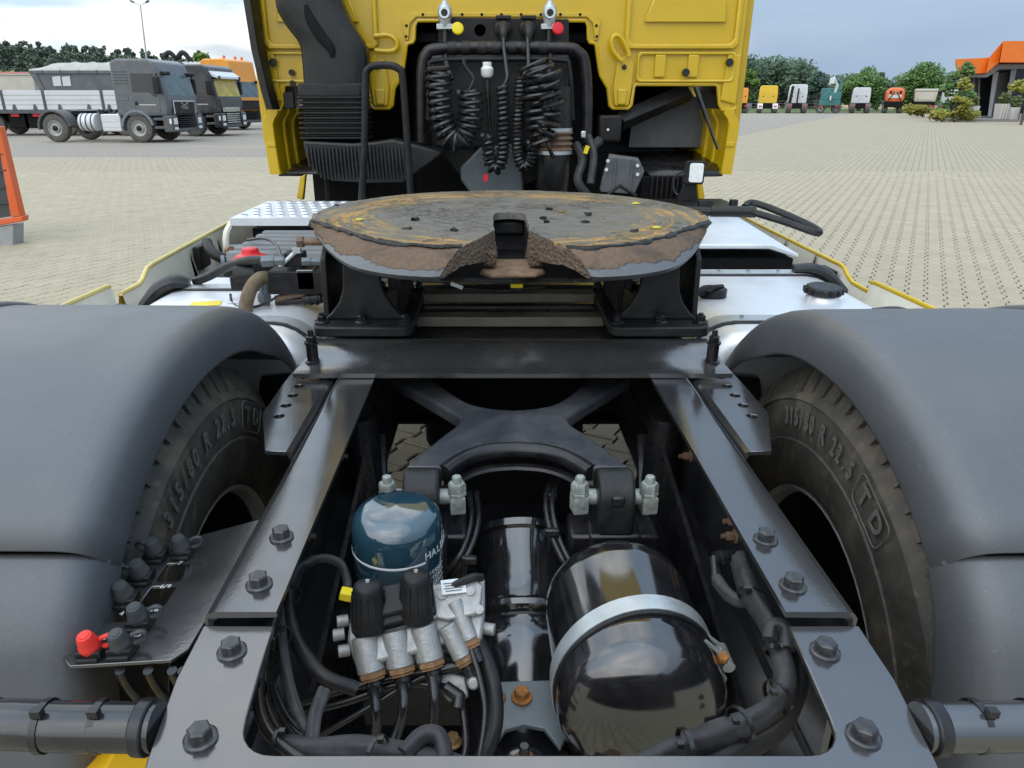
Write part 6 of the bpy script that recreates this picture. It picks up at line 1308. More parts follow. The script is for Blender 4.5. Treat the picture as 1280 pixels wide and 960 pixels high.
    m = MB(); m.lathe([(0.48, 0), (0.5, 0.04), (0.42, 0.06), (0, 0.06)], (-wb + 0.55, 0, 1.08), (0, 0, 1), 24); m.bb(-wb + 0.3, -wb + 0.8, -0.45, 0.45, 0.98, 1.08); m.build('fifth_wheel', B['matt'], t)
    rr = random.Random(len(label))
    for k in range(7):
        x = rr.uniform(-2.0, -0.8); m = MB(); m.tube([(x, rr.uniform(-0.9, -0.5), 1.0), (x + rr.uniform(-.2, .2), rr.uniform(-0.7, 0), 1.15), (x + rr.uniform(-.5, .5), rr.uniform(-0.4, 0.2), 1.02)], rr.uniform(0.03, 0.07), 6, sub=4); m.build('chassis_pipe', B['matt'], t)
    return t
B['wingblue'] = mat('wing_bluegrey', (0.14, 0.17, 0.20), 0.5, var=0.1, dust=0.3)
# grey truck: front axle under (180,178)
gp = at(180, 178.5, Z=0); side_truck('parked_truck', 'dusty grey tractor unit parked on the gravel in front of the white dropside trailer', (gp.x, gp.y + 1.15, 0), R(-5), 'grey', letters='MAN', light_arch=True)
gp = at(249, 170.5, Z=0); side_truck('parked_truck', 'black truck with white sun visor and silver barred grille between grey and orange trucks', (gp.x, gp.y + 1.1, 0), R(-8), 'black', Zr=2.95, visor='white', bars=1, screen='ygl')
gp = at(283, 162.5, Z=0); side_truck('parked_truck', 'orange-yellow high truck partly hidden behind the yellow cab', (gp.x, gp.y + 1.1, 0), R(-16), 'orange', Zr=3.55, beacons=True, scale=1.0)
# white dropside trailer behind
Yd2 = 34.5
def dz_(x, y, Y=Yd2): return at(x, y, Y=Y)
x0, x1 = dz_(-60, 100).x, dz_(152, 100).x; zt_, zb_ = dz_(60, 113).z, dz_(60, 137).z
dr_ = thing('dropside_trailer', 'long trailer with white aluminium dropsides standing behind the grey truck', 'trailer', ((x0 + x1) / 2, Yd2 + 1.2, 0), world=True)
posts = [dz_(2, 120).x, dz_(54, 120).x, dz_(127, 120).x, x1]; px_ = x0
for p_ in posts:
    m = MB(); m.bb(px_ + 0.06, p_ - 0.06, Yd2, Yd2 + 0.04, zb_, zt_); sd_ = m.build('dropside_panel', B['alu'], dr_, bevel=0.01)
    for k in range(1, 4):
        z = zb_ + (zt_ - zb_) * k / 4; m = MB(); m.bb(px_ + 0.06, p_ - 0.06, Yd2 - 0.004, Yd2 - 0.0005, z - 0.006, z + 0.006); m.build('board_joint', B['plast'], sd_)
    for q in (0.25, 0.75):
        x = px_ + (p_ - px_) * q; m = MB(); m.prism([V3((x - 0.10, Yd2 - 0.03, zb_ - 0.02)), V3((x + 0.10, Yd2 - 0.03, zb_ - 0.02)), V3((x + 0.04, Yd2 - 0.03, zb_ + 0.22)), V3((x - 0.04, Yd2 - 0.03, zb_ + 0.22))], (0, 0.025, 0)); m.build('hinge', B['plast'], sd_)
    m = MB(); m.bb(p_ - 0.06, p_ + 0.06, Yd2 - 0.02, Yd2 + 0.08, zb_ - 0.1, zt_ + 0.02); m.build('post', B['plast'], dr_); px_ = p_
m = MB(); m.bb(x0, x1, Yd2 - 0.01, Yd2 + 2.4, zb_ - 0.16, zb_ - 0.01); m.build('bed', B['plast'], dr_)
m = MB(); m.bb(x0, x1, Yd2 + 2.36, Yd2 + 2.4, zb_, zt_); m.build('far_dropside', B['alu'], dr_)
m = MB(); m.bb(x0 + 0.5, x1 - 0.3, Yd2 + 0.8, Yd2 + 1.6, zb_ - 0.55, zb_ - 0.16); m.build('chassis', B['dark'], dr_)
for px, w_ in ((20, 0.9), (38, 0.8)):
    p_ = dz_(px, 150); m = MB(); m.bb(p_.x - w_ / 2, p_.x + w_ / 2, Yd2 + 0.2, Yd2 + 0.8, p_.z - 0.35, p_.z + 0.30); m.build('underbox', B['dark'], dr_, bevel=0.03)
for px in (17, 44):
    p_ = dz_(px, 146); m = MB(); m.bb(p_.x - 0.18, p_.x + 0.18, Yd2 + 0.12, Yd2 + 0.18, p_.z, p_.z + 0.18); m.build('marker_lamp', B['red'], dr_)
for x in (dz_(-14, 150).x, dz_(150, 150).x - 1.2, dz_(150, 150).x - 2.6): wheel(dr_, x, Yd2 + 0.35, False); wheel(dr_, x, Yd2 + 2.05, True)
# tippers behind the trailer
def tipper(label, xa, xb, Y, ztop, zbot, tarp_, name='tipper_trailer'):
    t = thing(name, label, 'trailer', ((xa + xb) / 2, Y + 1.2, 0), world=True); h = ztop - zbot
    m = MB(); m.prism([V3((xa - 0.25, Y, ztop)), V3((xb, Y, ztop)), V3((xb, Y, zbot)), V3((xa + 0.15, Y, zbot))], (0, 2.4, 0)); m.build('skip_body', B['body'], t, bevel=0.03)
    m = MB(); m.bb(xa - 0.3, xb + 0.02, Y - 0.06, Y + 0.05, ztop - 0.16, ztop); m.build('top_rail', B['body'], t, bevel=0.02)
    m = MB(); m.prism([V3((xa - 0.25, Y - 0.05, ztop - 0.16)), V3((xa + 0.06, Y - 0.05, ztop - 0.16)), V3((xa + 0.34, Y - 0.05, zbot)), V3((xa + 0.12, Y - 0.05, zbot))], (0, 0.06, 0)); m.build('corner_post', B['body'], t)
    if tarp_:
        L = []
        for k in range(25):
            x = xa - 0.3 + (xb - xa + 0.3) * k / 24; s_ = 0.36 * min(1, k / 4.0) ** 0.6 - 0.06 * abs(math.sin(k * 1.05)); L.append([V3((x, Y - 0.04, ztop - 0.05)), V3((x, Y + 0.02, ztop + 0.06)), V3((x, Y + 0.6, ztop + 0.06 + s_ * 0.9)), V3((x, Y + 1.2, ztop + 0.10 + s_)), V3((x, Y + 1.8, ztop + 0.06 + s_ * 0.9)), V3((x, Y + 2.44, ztop + 0.05))])
        m = MB(); m.loft(L, close=False); m.build('tarpaulin', B['tarp'], t, ang=60)
        for k in range(8):
            x = xa + 0.4 + (xb - xa - 0.5) * k / 7; m = MB(); m.bb(x - 0.03, x + 0.03, Y - 0.075, Y - 0.06, ztop - 0.14, ztop + 0.02); m.build('tarp_strap', B['plast'], t)
    m = MB(); m.bb(xa + 0.6, xb, Y + 0.7, Y + 1.7, 0.75, zbot); m.build('subframe', B['dark'], t)
    for x in (xa + 1.4, xa + 2.7): wheel(t, x, Y + 0.3, False); wheel(t, x, Y + 2.1, True)
    return t
Yt = 40.0; tp = tipper('dark grey tipper trailer with pale tarpaulin roll cover behind the dropside trailer', at(44, 90, Y=Yt).x, at(215, 90, Y=Yt).x, Yt, at(60, 88, Y=Yt).z, at(60, 116, Y=Yt).z, True)
for px in (70, 82):
    m = MB(); a = [at(px - 5, 96, Y=Yt - 0.03), at(px + 5, 95, Y=Yt - 0.03), at(px + 7, 107.5, Y=Yt - 0.03), at(px - 3, 107.5, Y=Yt - 0.03)]; m.prism(a, (0, 0.02, 0)); m.build('white_panel', B['white'], tp)
Yt = 43.0; t2 = tipper('light grey bulk trailer with a red top line at the left picture edge', at(-90, 90, Y=Yt).x, at(40, 90, Y=Yt).x, Yt, at(20, 90, Y=Yt).z, at(20, 114, Y=Yt).z, False)
for ch in t2.children:
    if ch.name.startswith(('skip_body', 'corner_post', 'top_rail')): ch.data.materials[0] = B['cream']
m = MB(); m.bb(at(-90, 90, Y=Yt).x, at(40, 90, Y=Yt).x, Yt - 0.07, Yt - 0.062, at(20, 91.5, Y=Yt).z, at(20, 90.5, Y=Yt).z); m.build('red_line', B['red'], t2)
Yt = 46.0; t3 = tipper('pale curved tarpaulin of a tipper showing above the black truck', at(218, 90, Y=Yt).x, at(262, 90, Y=Yt).x, Yt, at(230, 86, Y=Yt).z, 1.4, True)
m = MB()
for k, (a, b) in enumerate(((205, 215), (222, 232))):
    c = at(a, 72, Y=39.5); d = at(b, 68, Y=39.5); m.tube([c, at((a + b) / 2, 66, Y=39.5), d, at(b + 6, 76, Y=39.5)], 0.12, 6, sub=4)
ct_ = m.build('folded_crane', B['matt']); tag(ct_, 'dark folded loader arm showing above the grey cab roof', 'crane arm')

# ---- row of trucks at the far right, seen from behind
Yr = 96.0; S1 = 1 / (F_PX / (Yr * math.cos(PITCH) + 1.5 * math.sin(PITCH)))
def far_truck(label, px, wpx, toppx, col, kind='tractor', dark_strip=False, mud=None):
    c = at(px, 139.5, Y=Yr); w = wpx * S1; zt_ = at(px, toppx, Y=Yr).z; t = thing('far_truck', label, 'truck', (c.x, Yr, 0), R(2) - math.atan2(c.x, Yr), group='trucks parked nose-in along the far verge'); h = w / 2
    C = B[col]
    if kind == 'tractor':
        zc_ = 1.0; m = MB(); m.loft([[V3((x * k, y, zz)) for x, zz in ((-h * .92, zc_), (h * .92, zc_), (h * .92, zt_ - 0.9), (h * .86, zt_ - 0.15), (h * .7, zt_), (-h * .7, zt_), (-h * .86, zt_ - 0.15), (-h * .92, zt_ - 0.9))] for y, k in ((1.8, 1), (4.0, 1))]); cb = m.build('cab', C, t, bevel=0.06)
        for sx in (-0.5, 0.5):
            m = MB(); m.bb(sx * h - 0.06, sx * h + 0.06, 1.77, 1.80, 1.9, 2.05); m.build('vent', B['matt'], cb)
        m = MB(); m.bb(-h * .6, h * .6, 1.77, 1.80, zt_ - 0.95, zt_ - 0.9); m.build('crease', C, cb)
        if dark_strip:
            m = MB(); m.prism([V3((-h * 0.85, 1.74, 1.2)), V3((-h * .55, 1.74, 1.2)), V3((-h * .45, 1.74, zt_ - .2)), V3((-h * .7, 1.74, zt_ - .2))], (0, .05, 0)); m.build('intake_stack', B['matt'], cb); m = MB(); m.bb(-0.08, 0.10, 1.4, 1.5, 1.1, 2.9); m.build('exhaust_post', B['matt'], t)
        m = MB(); m.bb(-h * .95, h * .95, 1.3, 1.75, 0.55, 1.2); m.bb(-0.50, 0.50, -0.6, 1.7, 0.55, 1.02); m.build('chassis', B['dark'], t)
        m = MB(); m.lathe([(0.48, 0), (0.5, .08), (0, .1)], (0, 0.4, 1.1), (0, 0, 1), 16); m.bb(-.3, .3, 0.1, .7, .95, 1.12); m.build('fifth_wheel', B['matt'], t)
        for s in (-1, 1):
            m = MB(); m.prism([V3((s * .58, 0.62 * math.cos(R(k)), 0.52 + 0.64 * math.sin(R(k)))) for k in range(0, 181, 20)] + [V3((s * .58, .56 * math.cos(R(k)), .52 + .57 * math.sin(R(k)))) for k in range(180, -1, -20)], (s * 0.62, 0, 0)); m.build('mudguard', B[mud] if mud else B['plast'], t)
    elif kind == 'crane':
        m = MB(); m.bb(-h * .9, h * .9, 2.2, 4.2, 1.0, 2.9); m.build('cab', C, t, bevel=0.08)
        m = MB(); m.bb(-h, h, -0.6, 2.2, 0.9, 1.6); m.prism([V3((-h, -0.62, 1.6)), V3((-h * .3, -0.62, 2.7)), V3((h * .2, -0.62, 2.4)), V3((h, -0.62, 2.5)), V3((h, -0.62, 1.6))], (0, 0.4, 0)); m.build('flatbed', C, t, bevel=0.05)
        m = MB(); m.bb(-h * .6, h * .6, -0.75, -0.66, 1.5, 2.0); m.build('white_panel', B['white'], t, bevel=0.02)
        m = MB(); m.tube([(0.3, 0.2, 1.6), (0.6, 0.2, 3.2), (0.1, 0.2, 4.2), (-0.3, 0.1, 3.3)], 0.17, 8); m.build('crane_boom', B['white'], t)
        m = MB(); m.bb(-.35, .25, -.1, .4, 3.4, 4.1); m.build('crane_head', B['white'], t, bevel=.05); m = MB(); m.tube([(0.7, 0.3, 1.6), (1.0, 0.3, 3.6), (0.5, .3, 3.9)], 0.14, 8); m.build('crane_ram', C, t)
    elif kind == 'tanker':
        m = MB(); m.loft([[V3((x * k, y, 2.05 + z * k)) for x, z in rrect(h * 1.8, 1.85, 0.62, 5)] for y, k in ((-0.62, .80), (-0.5, .95), (-0.2, 1), (3.5, 1))]); m.build('vessel', C, t)
        for x_ in (-.55, .0, .55):
            m = MB(); m.bb(x_ - .12, x_ + .12, -.72, -.6, 2.25, 2.6); m.build('valve_box', B['matt'] if x_ else B['white'], t, bevel=.03)
        m = MB(); m.bb(-h * .6, h * .6, -0.75, -0.55, 1.75, 2.15); m.build('rear_panel', B['white'], t, bevel=.03); m = MB(); m.bb(-h * .9, h * .9, -.9, 2.5, .7, 1.4); m.build('rear_frame', B['dark'], t, bevel=.05); m = MB(); m.tube([(-.7, -.8, 1.5), (0, -.95, 2.5), (.7, -.8, 1.5)], .06, 6, sub=4); m.build('hose', B['matt'], t)
    else:
        m = MB(); m.prism([V3((-h, -0.6, zt_)), V3((h, -0.6, zt_)), V3((h * .9, -0.6, 1.35)), V3((-h * .9, -0.6, 1.35))], (0, 4.5, 0)); m.build('tipper_body', C, t, bevel=.08); m = MB(); m.bb(-h * .72, h * .72, -.68, -.61, 1.55, zt_ - .45); m.build('tailgate', C, t, bevel=.1); m = MB(); m.bb(-h, h, -.72, -.6, zt_ - .25, zt_ - .05); m.build('top_beam', C, t, bevel=.05); m = MB(); m.bb(-h * .9, h * .9, -.5, 2.5, .6, 1.34); m.build('chassis', B['dark'], t)
    for s in (-1, 1):
        for y in (0.0, 3.0): wheel(t, s * (h - 0.30), y, s > 0); t.children[-1].rotation_euler = (0, 0, R(90)); t.children[-1].scale = (1, 1.8, 1)
        m = MB(); m.bb(s * h * .9, s * (h * .9 + 0.28), 3.6, 3.7, 2.0, 2.6) if kind == 'tractor' else m.bb(s * h * .9, s * (h * .9 + 0.2), 4.0, 4.1, 1.7, 2.3); m.build('mirror', B['matt'], t)
        m = MB(); m.bb(s * (h - .5), s * (h - .15), -.72, -.68, .78, .92); m.build('tail_lamp', B['red'], t)
    return t
far_truck('orange tractor unit beside the yellow cab, first in the far row', 926, 16, 109.5, 'orange')
far_truck('yellow tractor unit with white mudguards in the far row', 958.5, 24, 106.5, 'yellow', mud='white')
far_truck('tall white tractor unit with dark intake stack in the far row', 995, 24, 105, 'white', dark_strip=True)
far_truck('teal truck with white loading crane in the far row', 1035, 24, 108, 'teal', 'crane')
far_truck('plain white tractor unit right of the teal crane truck in the far row', 1074, 23, 109, 'white')
far_truck('orange tanker truck in the far row', 1115, 23, 112, 'orange2', 'tanker')
far_truck('pale tipper truck half behind yellow shrubs in the far row', 1153, 25, 111, 'cream', 'tipper')
far_truck('white truck hidden behind the thin tree next to the orange-roofed building', 1184, 20, 112, 'white')

# ---- orange-roofed showroom
Yb = 62.0
def bp(x, y, Y=Yb): return at(x, y, Y=Y)
bl = thing('showroom_building', 'dark showroom building with angular orange roof fascia at the right edge', 'building', (bp(1250, 148).x, Yb + 4, 0), world=True)
M['fascia'] = pal('fascia_orange', (0.78, 0.17, 0.01), 0.4, dust=0.05); M['facade'] = mat('facade_dark', (0.075, 0.072, 0.07), 0.5, var=0.1, vsc=1); M['bglass'] = mat('showroom_glass', (0.03, 0.035, 0.04), 0.08, var=0.2, vsc=0.6, rvar=0.02); M['column'] = mat('column_grey', (0.28, 0.28, 0.28), 0.6, var=0.08); M['conc'] = mat('concrete_pale', (0.52, 0.50, 0.46), 0.8, var=0.1, bump=0.3)
def bprism(name, pts, mt, d, par=None, dy=0.0, bev=0): m = MB(); m.prism([bp(x, y) + V3((dy * .58, dy, 0)) for x, y in pts], (d * .60, d, 0)); return m.build(name, mt, par or bl, bevel=bev)
f1 = bprism('roof_fascia', ((1194, 74), (1236, 72), (1232, 91.5), (1200, 92.5)), M['fascia'], 12)
f2 = bprism('roof_fascia', ((1236.2, 72), (1252.5, 53), (1248, 79), (1232.2, 91.5)), M['fascia'], 11.8, dy=-0.4)
f3 = bprism('roof_fascia', ((1253, 52.5), (1340, 52), (1340, 79), (1248.5, 78.5)), M['fascia'], 12, dy=-1.0)
bprism('soffit', ((1203, 93), (1232, 92.5), (1248, 80), (1340, 80), (1340, 84), (1250, 86), (1235, 96), (1203, 96)), M['column'], 9, dy=0.6)
bprism('glazing', ((1212, 96), (1234, 96), (1250, 86), (1340, 84), (1340, 146), (1206, 146)), M['bglass'], 0.2, dy=3.2)
bprism('dark_wall', ((1204, 94), (1228, 94), (1226, 145), (1205, 145)), M['facade'], 0.3, dy=2.4)
for a, b in (((1243, 90), (1236, 146)), ((1266, 86), (1256, 146)), ((1292, 86), (1280, 146))):
    c = bprism('leaning_column', ((a[0], a[1]), (a[0] + 7, a[1] - 1), (b[0] + 4, b[1]), (b[0], b[1])), M['column'], 0.6, dy=1.2)
for x in (1218, 1225): bprism('mullion', ((x, 95), (x + 1.2, 95), (x + 0.6, 145), (x - 0.6, 145)), M['column'], 0.12, dy=2.2)
bprism('entrance_wall', ((1247, 92), (1264, 88), (1256, 145), (1240, 145)), M['facade'], 0.3, dy=2.0)
m = MB(); m.prism([V3((at(1168, 151, Z=0).x, at(1168, 151, Z=0).y, 0.007)), V3((at(1420, 155, Z=0).x, at(1420, 155, Z=0).y, 0.007)), V3((75, 70, 0.007)), V3((at(1168, 151, Z=0).x + 11, at(1168, 151, Z=0).y + 17, 0.007))], (0, 0, 0.153)); ks = m.build('showroom_terrace', mat('terrace_grey', (0.20, 0.195, 0.185), 0.85, var=0.15, vsc=2), bevel=0.01); tag(ks, kind='structure')
def planter(label, px, w, hh, Y, slat=False):
    c = at(px, 145, Y=Y); t = thing('planter', label, 'planter', (c.x, Y, 0.16))
    m = MB(); m.loft([[V3((x * k, y * k, z)) for x, y in ((-w, -.4), (w, -.4), (w, .4), (-w, .4))] for z, k in ((0, .82), (hh, 1))]); pt = m.build('pot', M['conc'], t, bevel=.02)
    if slat:
        for k in range(4): m = MB(); m.bb(-w + k * w / 2 + .04, -w + (k + 1) * w / 2 - .03, -.44, -.40, .02, hh); m.build('slat', M['conc'], t)
    leafball('grasses', t, (0, 0, hh + 0.35), (w * .9, .4, .5), 500, .10, LEAF['grass'], hh)
    return t

# ---- trees and shrubs
def leaf_mat(name, a, b, sub=0.0):
    t = NT(name); w = t.world(); n = t.noise(0.9, 4, 0.6, vec=w); g = t.n('ShaderNodeNewGeometry'); r = g.outputs['Random Per Island']
    c = t.mix(t.ramp(n, [(0.3, 0.0), (0.7, 1.0)]), a, b); c = t.mix(r, sc3(a, 0.85), c); t.set(col=c, rough=0.65, spec=0.3); return t.m
LEAF = dict(pine=leaf_mat('pine_needles', (0.085, 0.118, 0.085), (0.19, 0.225, 0.155)), wood=leaf_mat('wood_leaves', (0.052, 0.095, 0.055), (0.12, 0.18, 0.09)), lime=leaf_mat('bright_leaves', (0.07, 0.14, 0.018), (0.17, 0.25, 0.04)), mid=leaf_mat('mid_leaves', (0.075, 0.15, 0.035), (0.16, 0.26, 0.065)), yel=leaf_mat('golden_leaves', (0.22, 0.22, 0.03), (0.40, 0.36, 0.06)), grass=leaf_mat('planter_grass', (0.09, 0.12, 0.04), (0.2, 0.22, 0.09)), haze=leaf_mat('distant_leaves', (0.05, 0.095, 0.07), (0.09, 0.14, 0.10)))
BARK = mat('bark', (0.10, 0.075, 0.055), 0.9, var=0.3, vsc=3, bump=0.8, bsc=12)
def quads(mb, rnd, c, s, n, size, shell=0.5):
    c = V3(c)
    for _ in range(n):
        d = V3((rnd.gauss(0, 1), rnd.gauss(0, 1), rnd.gauss(0, 1))).normalized(); q = rnd.uniform(shell, 1.0) ** 0.7
        p = c + V3((d.x * s[0] * q, d.y * s[1] * q, d.z * s[2] * q)); a = V3((rnd.gauss(0, 1), rnd.gauss(0, 1), rnd.gauss(0, .6))).normalized(); b = a.orthogonal().normalized(); k = size * rnd.uniform(.6, 1.4)
        o = len(mb.v); mb.v += [p + a * k, p + b * k * .7, p - a * k, p - b * k * .7]; mb.f.append((o, o + 1, o + 2, o + 3))
def raw(mb, name, mt, parent=None, loc=V3((0, 0, 0))):
    me = bpy.data.meshes.new(name); me.from_pydata([p - V3(loc) for p in mb.v], [], mb.f); me.materials.append(mt); o = bpy.data.objects.new(name, me); link(o, parent, loc); return o
def leafball(name, parent, c, s, n, size, mt, seed=1):
    mb = MB(); quads(mb, random.Random(seed * 7 + n), c, s, n, size, 0.3); return raw(mb, name, mt, parent)
def tree(label, px, base, Y, top, wpx, mt, seed, n=2600, size=0.28, trunk=0.3, cat='tree', group=None, blobs=16, name='tree', z0=0.0, low=0.30):
    c = at(px, base, Y=Y); h = at(px, top, Y=Y).z * 0.97; w = wpx * Y / 960.0; t = thing(name, label, cat, (c.x, Y, z0), 0, group); rnd = random.Random(seed)
    m = MB(); P = [V3((0, 0, 0)), V3((w * .02, 0, h * .3)), V3((-w * .02, 0, h * .6)), V3((0, 0, h * .9))]; m.tube(P, [trunk, trunk * .7, trunk * .4, .04], 8, sub=4)
    mb = MB()
    for k in range(blobs):
        a = rnd.uniform(0, 6.28); q = rnd.random(); z = h * (low + (1 - low) * q * 0.9); rr = w * .5 * math.sqrt(max(.05, 1 - (2 * (q - .35)) ** 2 * .75)) * rnd.uniform(.35, .85); p = V3((rr * math.cos(a), rr * math.sin(a), z))
        m.tube([V3((0, 0, z * .7)), p], [trunk * .3, .03], 5); b = w * rnd.uniform(.14, .24); quads(mb, rnd, p, (b, b, b * .75), n // blobs, size, .25)
    m.build('trunk', BARK, t); raw(mb, 'crown', mt, t); return t
def pines(mb, tr, rnd, x, y, h, w):
    tr.tube([(x, y, 0), (x + rnd.uniform(-.3, .3), y, h * .9)], [.22, .06], 6)
    for k in range(7):
        q = k / 6; z = h * (.35 + .62 * q); ww = w * (1 - q * .85) * rnd.uniform(.5, 1.15)
        for j in range(4): quads(mb, rnd, (x + rnd.uniform(-.6, .6) * ww, y + rnd.uniform(-.6, .6) * ww, z + rnd.uniform(-.3, .3)), (ww * .45, ww * .45, h * .045), 40, .2, .1)
rw = random.Random(21); mb = MB(); tr = MB()
for k in range(110):
    px = -40 + 300 * k / 109 + rw.uniform(-3, 3); Y = rw.uniform(135, 165); top = 55 + 0.085 * max(0, px) + rw.uniform(-7, 9); p = at(px, top, Y=Y); pines(mb, tr, rw, p.x, Y, p.z, 6.2)
pw = thing('pine_wood', 'dark pine wood along the horizon on the left', 'wood', (at(100, 120, Y=150).x, 150, 0), world=True); pw['kind'] = 'stuff'
raw(mb, 'needles', LEAF['pine'], pw); raw(tr, 'trunks', BARK, pw)
rw = random.Random(5); mb = MB(); tr = MB()
for k in range(46):
    px = 900 + 135 * k / 45; Y = rw.uniform(150, 200); top = (68 if px < 990 else 68 + (px - 990) * .75) + rw.uniform(-2, 10); p = at(px, top, Y=Y); h = p.z; tr.tube([(p.x, Y, 0), (p.x, Y, h * .7)], .3, 6)
    for j in range(9): quads(mb, rw, (p.x + rw.uniform(-2.5, 2.5), Y + rw.uniform(-2, 2), h * rw.uniform(.12, .86)), (2.3, 2.3, 1.9), 110, .32, .2)
for k in range(40):
    px = 1010 + 200 * k / 39; Y = rw.uniform(280, 340); top = 97 + rw.uniform(-3, 5); p = at(px, top, Y=Y); h = p.z
    for j in range(5): quads(mb, rw, (p.x + rw.uniform(-6, 6), Y, h * rw.uniform(.2, .85)), (5, 4, 3), 40, 1.0, .2)
ww_ = thing('broadleaf_wood', 'dark leafy wood on the horizon behind the far row of trucks', 'wood', (at(960, 120, Y=170).x, 170, 0), world=True); ww_['kind'] = 'stuff'
raw(mb, 'leaves', LEAF['wood'], ww_); raw(tr, 'trunks', BARK, ww_)
tree('bright green young tree just right of the yellow cab', 933, 139, 120, 84, 24, LEAF['lime'], 1)
tree('light feathery tree behind the tall white and teal trucks', 1018, 139, 135, 88, 34, LEAF['haze'], 2, n=2200)
tree('broad light green tree behind the plain white truck', 1073, 139, 118, 84, 58, LEAF['mid'], 3, n=8000, size=.2, blobs=34, low=.2)
tree('round dense green tree behind the pale tipper', 1148, 139, 112, 81, 66, LEAF['mid'], 4, n=10000, size=.2, blobs=40, low=.22)
tree('slim loose-leaved tree in front of the orange-roofed building', 1192, 150, 58, 71, 44, LEAF['mid'], 6, n=1300, size=.14, trunk=.09, blobs=22, low=.2)
tree('golden-leaved sapling standing in the low shrub bed', 1196, 150, 56.5, 92, 24, LEAF['yel'], 8, n=700, size=.12, trunk=.06, blobs=14, low=.15)
tree('clipped golden cloud tree at the right edge before the showroom', 1278, 147, 50, 97, 46, LEAF['yel'], 9, n=900, size=.12, trunk=.08, blobs=8, low=.78)
tree('bright green treetop rising behind the black and orange trucks', 260, 130, 75, 62, 44, LEAF['lime'], 10, n=2000, size=.22)
tree('small golden tree at the left edge before the pines', 18, 130, 100, 85, 44, LEAF['yel'], 12, n=900, size=.2)
tree('small dark fir right of the broad light green tree', 1095, 139, 125, 88, 20, LEAF['wood'], 13, n=1200)
def shrub(label, px, base, Y, w, h, mt, seed):
    c = at(px, base, Y=Y); t = thing('shrub', label, 'shrub', (c.x, Y, 0.0)); rnd = random.Random(seed); mb = MB(); st_ = MB()
    for k in range(12):
        p = V3((rnd.uniform(-.5, .5) * w, rnd.uniform(-.4, .4), h * rnd.uniform(.3, .72))); st_.tube([V3((p.x * .4, p.y * .4, 0)), p], .02, 5); quads(mb, rnd, p, (w * .2, .5, h * .3), 150, .09, .2)
    st_.build('stem', BARK, t); raw(mb, 'foliage', mt, t); return t
shrub('low golden-green shrub at the corner of the terrace', 1184, 150, 57, 3.4, 1.15, LEAF['yel'], 3)
shrub('flat yellow shrub in front of the pale tipper', 1158, 143, 74, 3.6, 1.25, LEAF['yel'], 4)
shrub('small dark shrub beside the flat yellow shrub', 1141, 141.5, 82, 1.6, .9, LEAF['mid'], 5)
planter('pale tapered planter with tall grasses left of the leaning columns', 1212, .42, .95, 58.5)
planter('pale slatted planter between the leaning columns', 1251, .42, 1.1, 58.5, True)
planter('pale square planter near the right edge', 1266, .45, .85, 58)
# bare metal chair on the terrace
c = at(1279, 147, Y=57); ch = thing('terrace_chair', 'small dark chair on the terrace at the right edge', 'chair', (c.x, 57, .16)); m = MB(); m.bb(-.22, .22, -.22, .22, .43, .47); m.build('seat', B['matt'], ch); m = MB(); m.bb(-.22, .22, .19, .22, .47, .9); m.build('backrest', B['matt'], ch)
for x in (-.2, .2):
    for y in (-.2, .2): m = MB(); m.bb(x - .02, x + .02, y - .02, y + .02, 0, .43); m.build('leg', B['matt'], ch)
# ---- floodlight mast
c = at(186, 110, Y=90); lp = thing('light_mast', 'slim floodlight mast behind the parked trucks', 'lamp post', (c.x, 90, 0)); tp_ = at(175.5, 7, Y=90) - V3((c.x, 90, 0)); m = MB(); m.tube([(0, 0, 0), tp_], [.13, .07], 10); m.build('pole', B['rim'], lp)
for s in (-1, 1):
    m = MB(); m.tube([tp_, tp_ + V3((s * .75, 0, .35))], .04, 6); arm_ = m.build('arm', B['rim'], lp); m = MB(); m.box(tp_ + V3((s * .85, 0, .40)), (.42, .3, .16), Matrix.Rotation(s * -.5, 3, 'Y')); m.build('floodlight', B['plast'], lp, bevel=.03)
# ---- wire fence along the verge
fc = thing('wire_fence', 'thin wire fence between the verge and the ripe field', 'fence', (60, 128, 0), world=True)
for k in range(24):
    x = 36 + 3.2 * k; m = MB(); m.cyl((x, 128, 0), (x, 128, 1.5), .05, n=6); m.build('post', B['rim'], fc)
for z in (0.5, 1.0, 1.4): m = MB(); m.cyl((36, 128, z), (110, 128, z), .012, n=4); m.build('wire', B['rim'], fc)
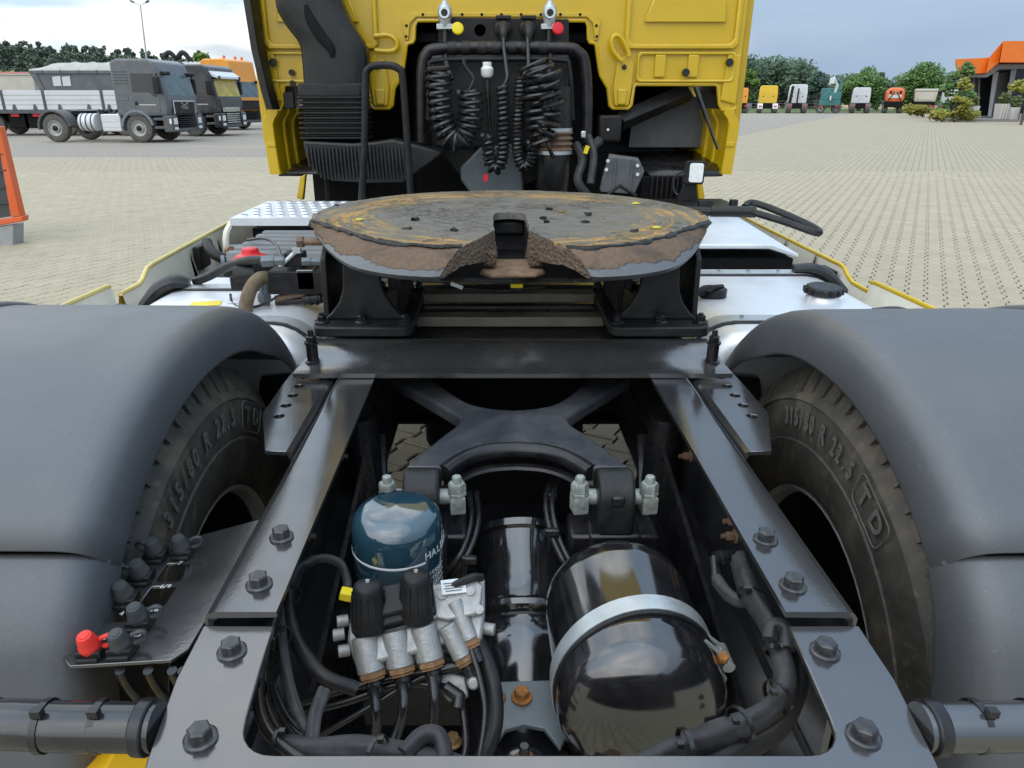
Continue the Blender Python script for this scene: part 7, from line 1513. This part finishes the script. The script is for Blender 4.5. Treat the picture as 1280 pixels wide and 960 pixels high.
# ---- orange-framed stand at the left edge
Ys = 7.9
def sp_(x, y, Y=Ys): return at(x, y, Y=Y)
sg_ = thing('sign_stand', 'orange-framed dark slatted stand on a concrete foot at the left edge', 'sign', (sp_(-20, 300).x, Ys, 0), world=True)
so_m = pal('stand_orange', (0.66, 0.10, 0.012), 0.45); sd_m = mat('stand_dark', (0.05, 0.055, 0.06), 0.5, var=0.1)
m = MB(); m.prism([sp_(-6, 158), sp_(-1, 158), sp_(26, 271), sp_(13, 271)], (0, .10, 0)); m.build('frame_upright', so_m, sg_, bevel=.01)
m = MB(); m.prism([sp_(-150, 296), sp_(-150, 308), sp_(28, 277), sp_(28, 270)], (0, .12, 0)); m.build('frame_foot', so_m, sg_, bevel=.01)
m = MB(); m.prism([sp_(-150, 158), sp_(-3, 158), sp_(12, 271), sp_(-150, 296)], (0, .06, 0)); m.xf(Matrix.Translation((0, .03, 0))); m.build('dark_panel', sd_m, sg_)
for k in range(5):
    m = MB(); m.prism([sp_(-150, 175 + 22 * k), sp_(0 + 3.7 * k, 172 + 20 * k), sp_(0.4 + 3.7 * k, 174 + 20 * k), sp_(-150, 177 + 22 * k)], (0, .02, 0)); m.build('panel_slat', sd_m, sg_)
m = MB(); m.prism([sp_(-150, 306), sp_(15, 281), sp_(15, 311), sp_(-150, 330)], (0, .20, 0)); m.xf(Matrix.Translation((0, .02, 0))); m.build('concrete_foot', mat('foot_concrete', (.33, .34, .34), .8, var=.1, bump=.3), sg_, bevel=.01)

# ---- things on and by the tractor
def leaf(label, px, py, a, col):
    p = at(px, py, Z=1.226); m = MB(); L = [(-.016, 0, .001), (-.008, .007, .003), (.004, .008, .002), (.016, 0, .001), (.004, -.008, .003), (-.008, -.007, .002)]; m.prism([V3(q) * .8 for q in L], (0, 0, .0012)); m.xf(Matrix.Translation(p) @ Matrix.Rotation(a, 4, 'Z') @ Matrix.Rotation(.25, 4, 'X')); o = m.build('fallen_leaf', mat('leaf_' + col, (.50, .46, .05) if col == 'yellow' else (.18, .10, .03), .6)); return tag(o, label, 'leaf', 'leaves lying on the fifth wheel')
leaf('yellow-green leaf on the left half of the fifth wheel', 450, 275, .8, 'yellow'); leaf('yellow leaf on the right half of the fifth wheel', 821, 285, .2, 'yellow'); leaf('small yellow leaf at the far right of the fifth wheel', 795, 255, -.3, 'yellow'); leaf('brown dry leaf right of the coupling slot', 702, 265, .1, 'brown')
c = at(128, 985, Y=.62); m = MB(); m.prism([c + V3((x, y, z)) for x, y, z in ((-.07, 0, -.10), (.06, 0, -.10), (.052, 0, .012), (-.002, 0, .020), (-.010, 0, .005), (-.062, 0, -.01))], (0, .12, 0)); wc = m.build('wheel_chock', mat('chock_yellow', (.75, .42, .01), .45, var=.1), bevel=.006); tag(wc, 'yellow plastic wheel chock hanging under the left mudguard tube', 'wheel chock')
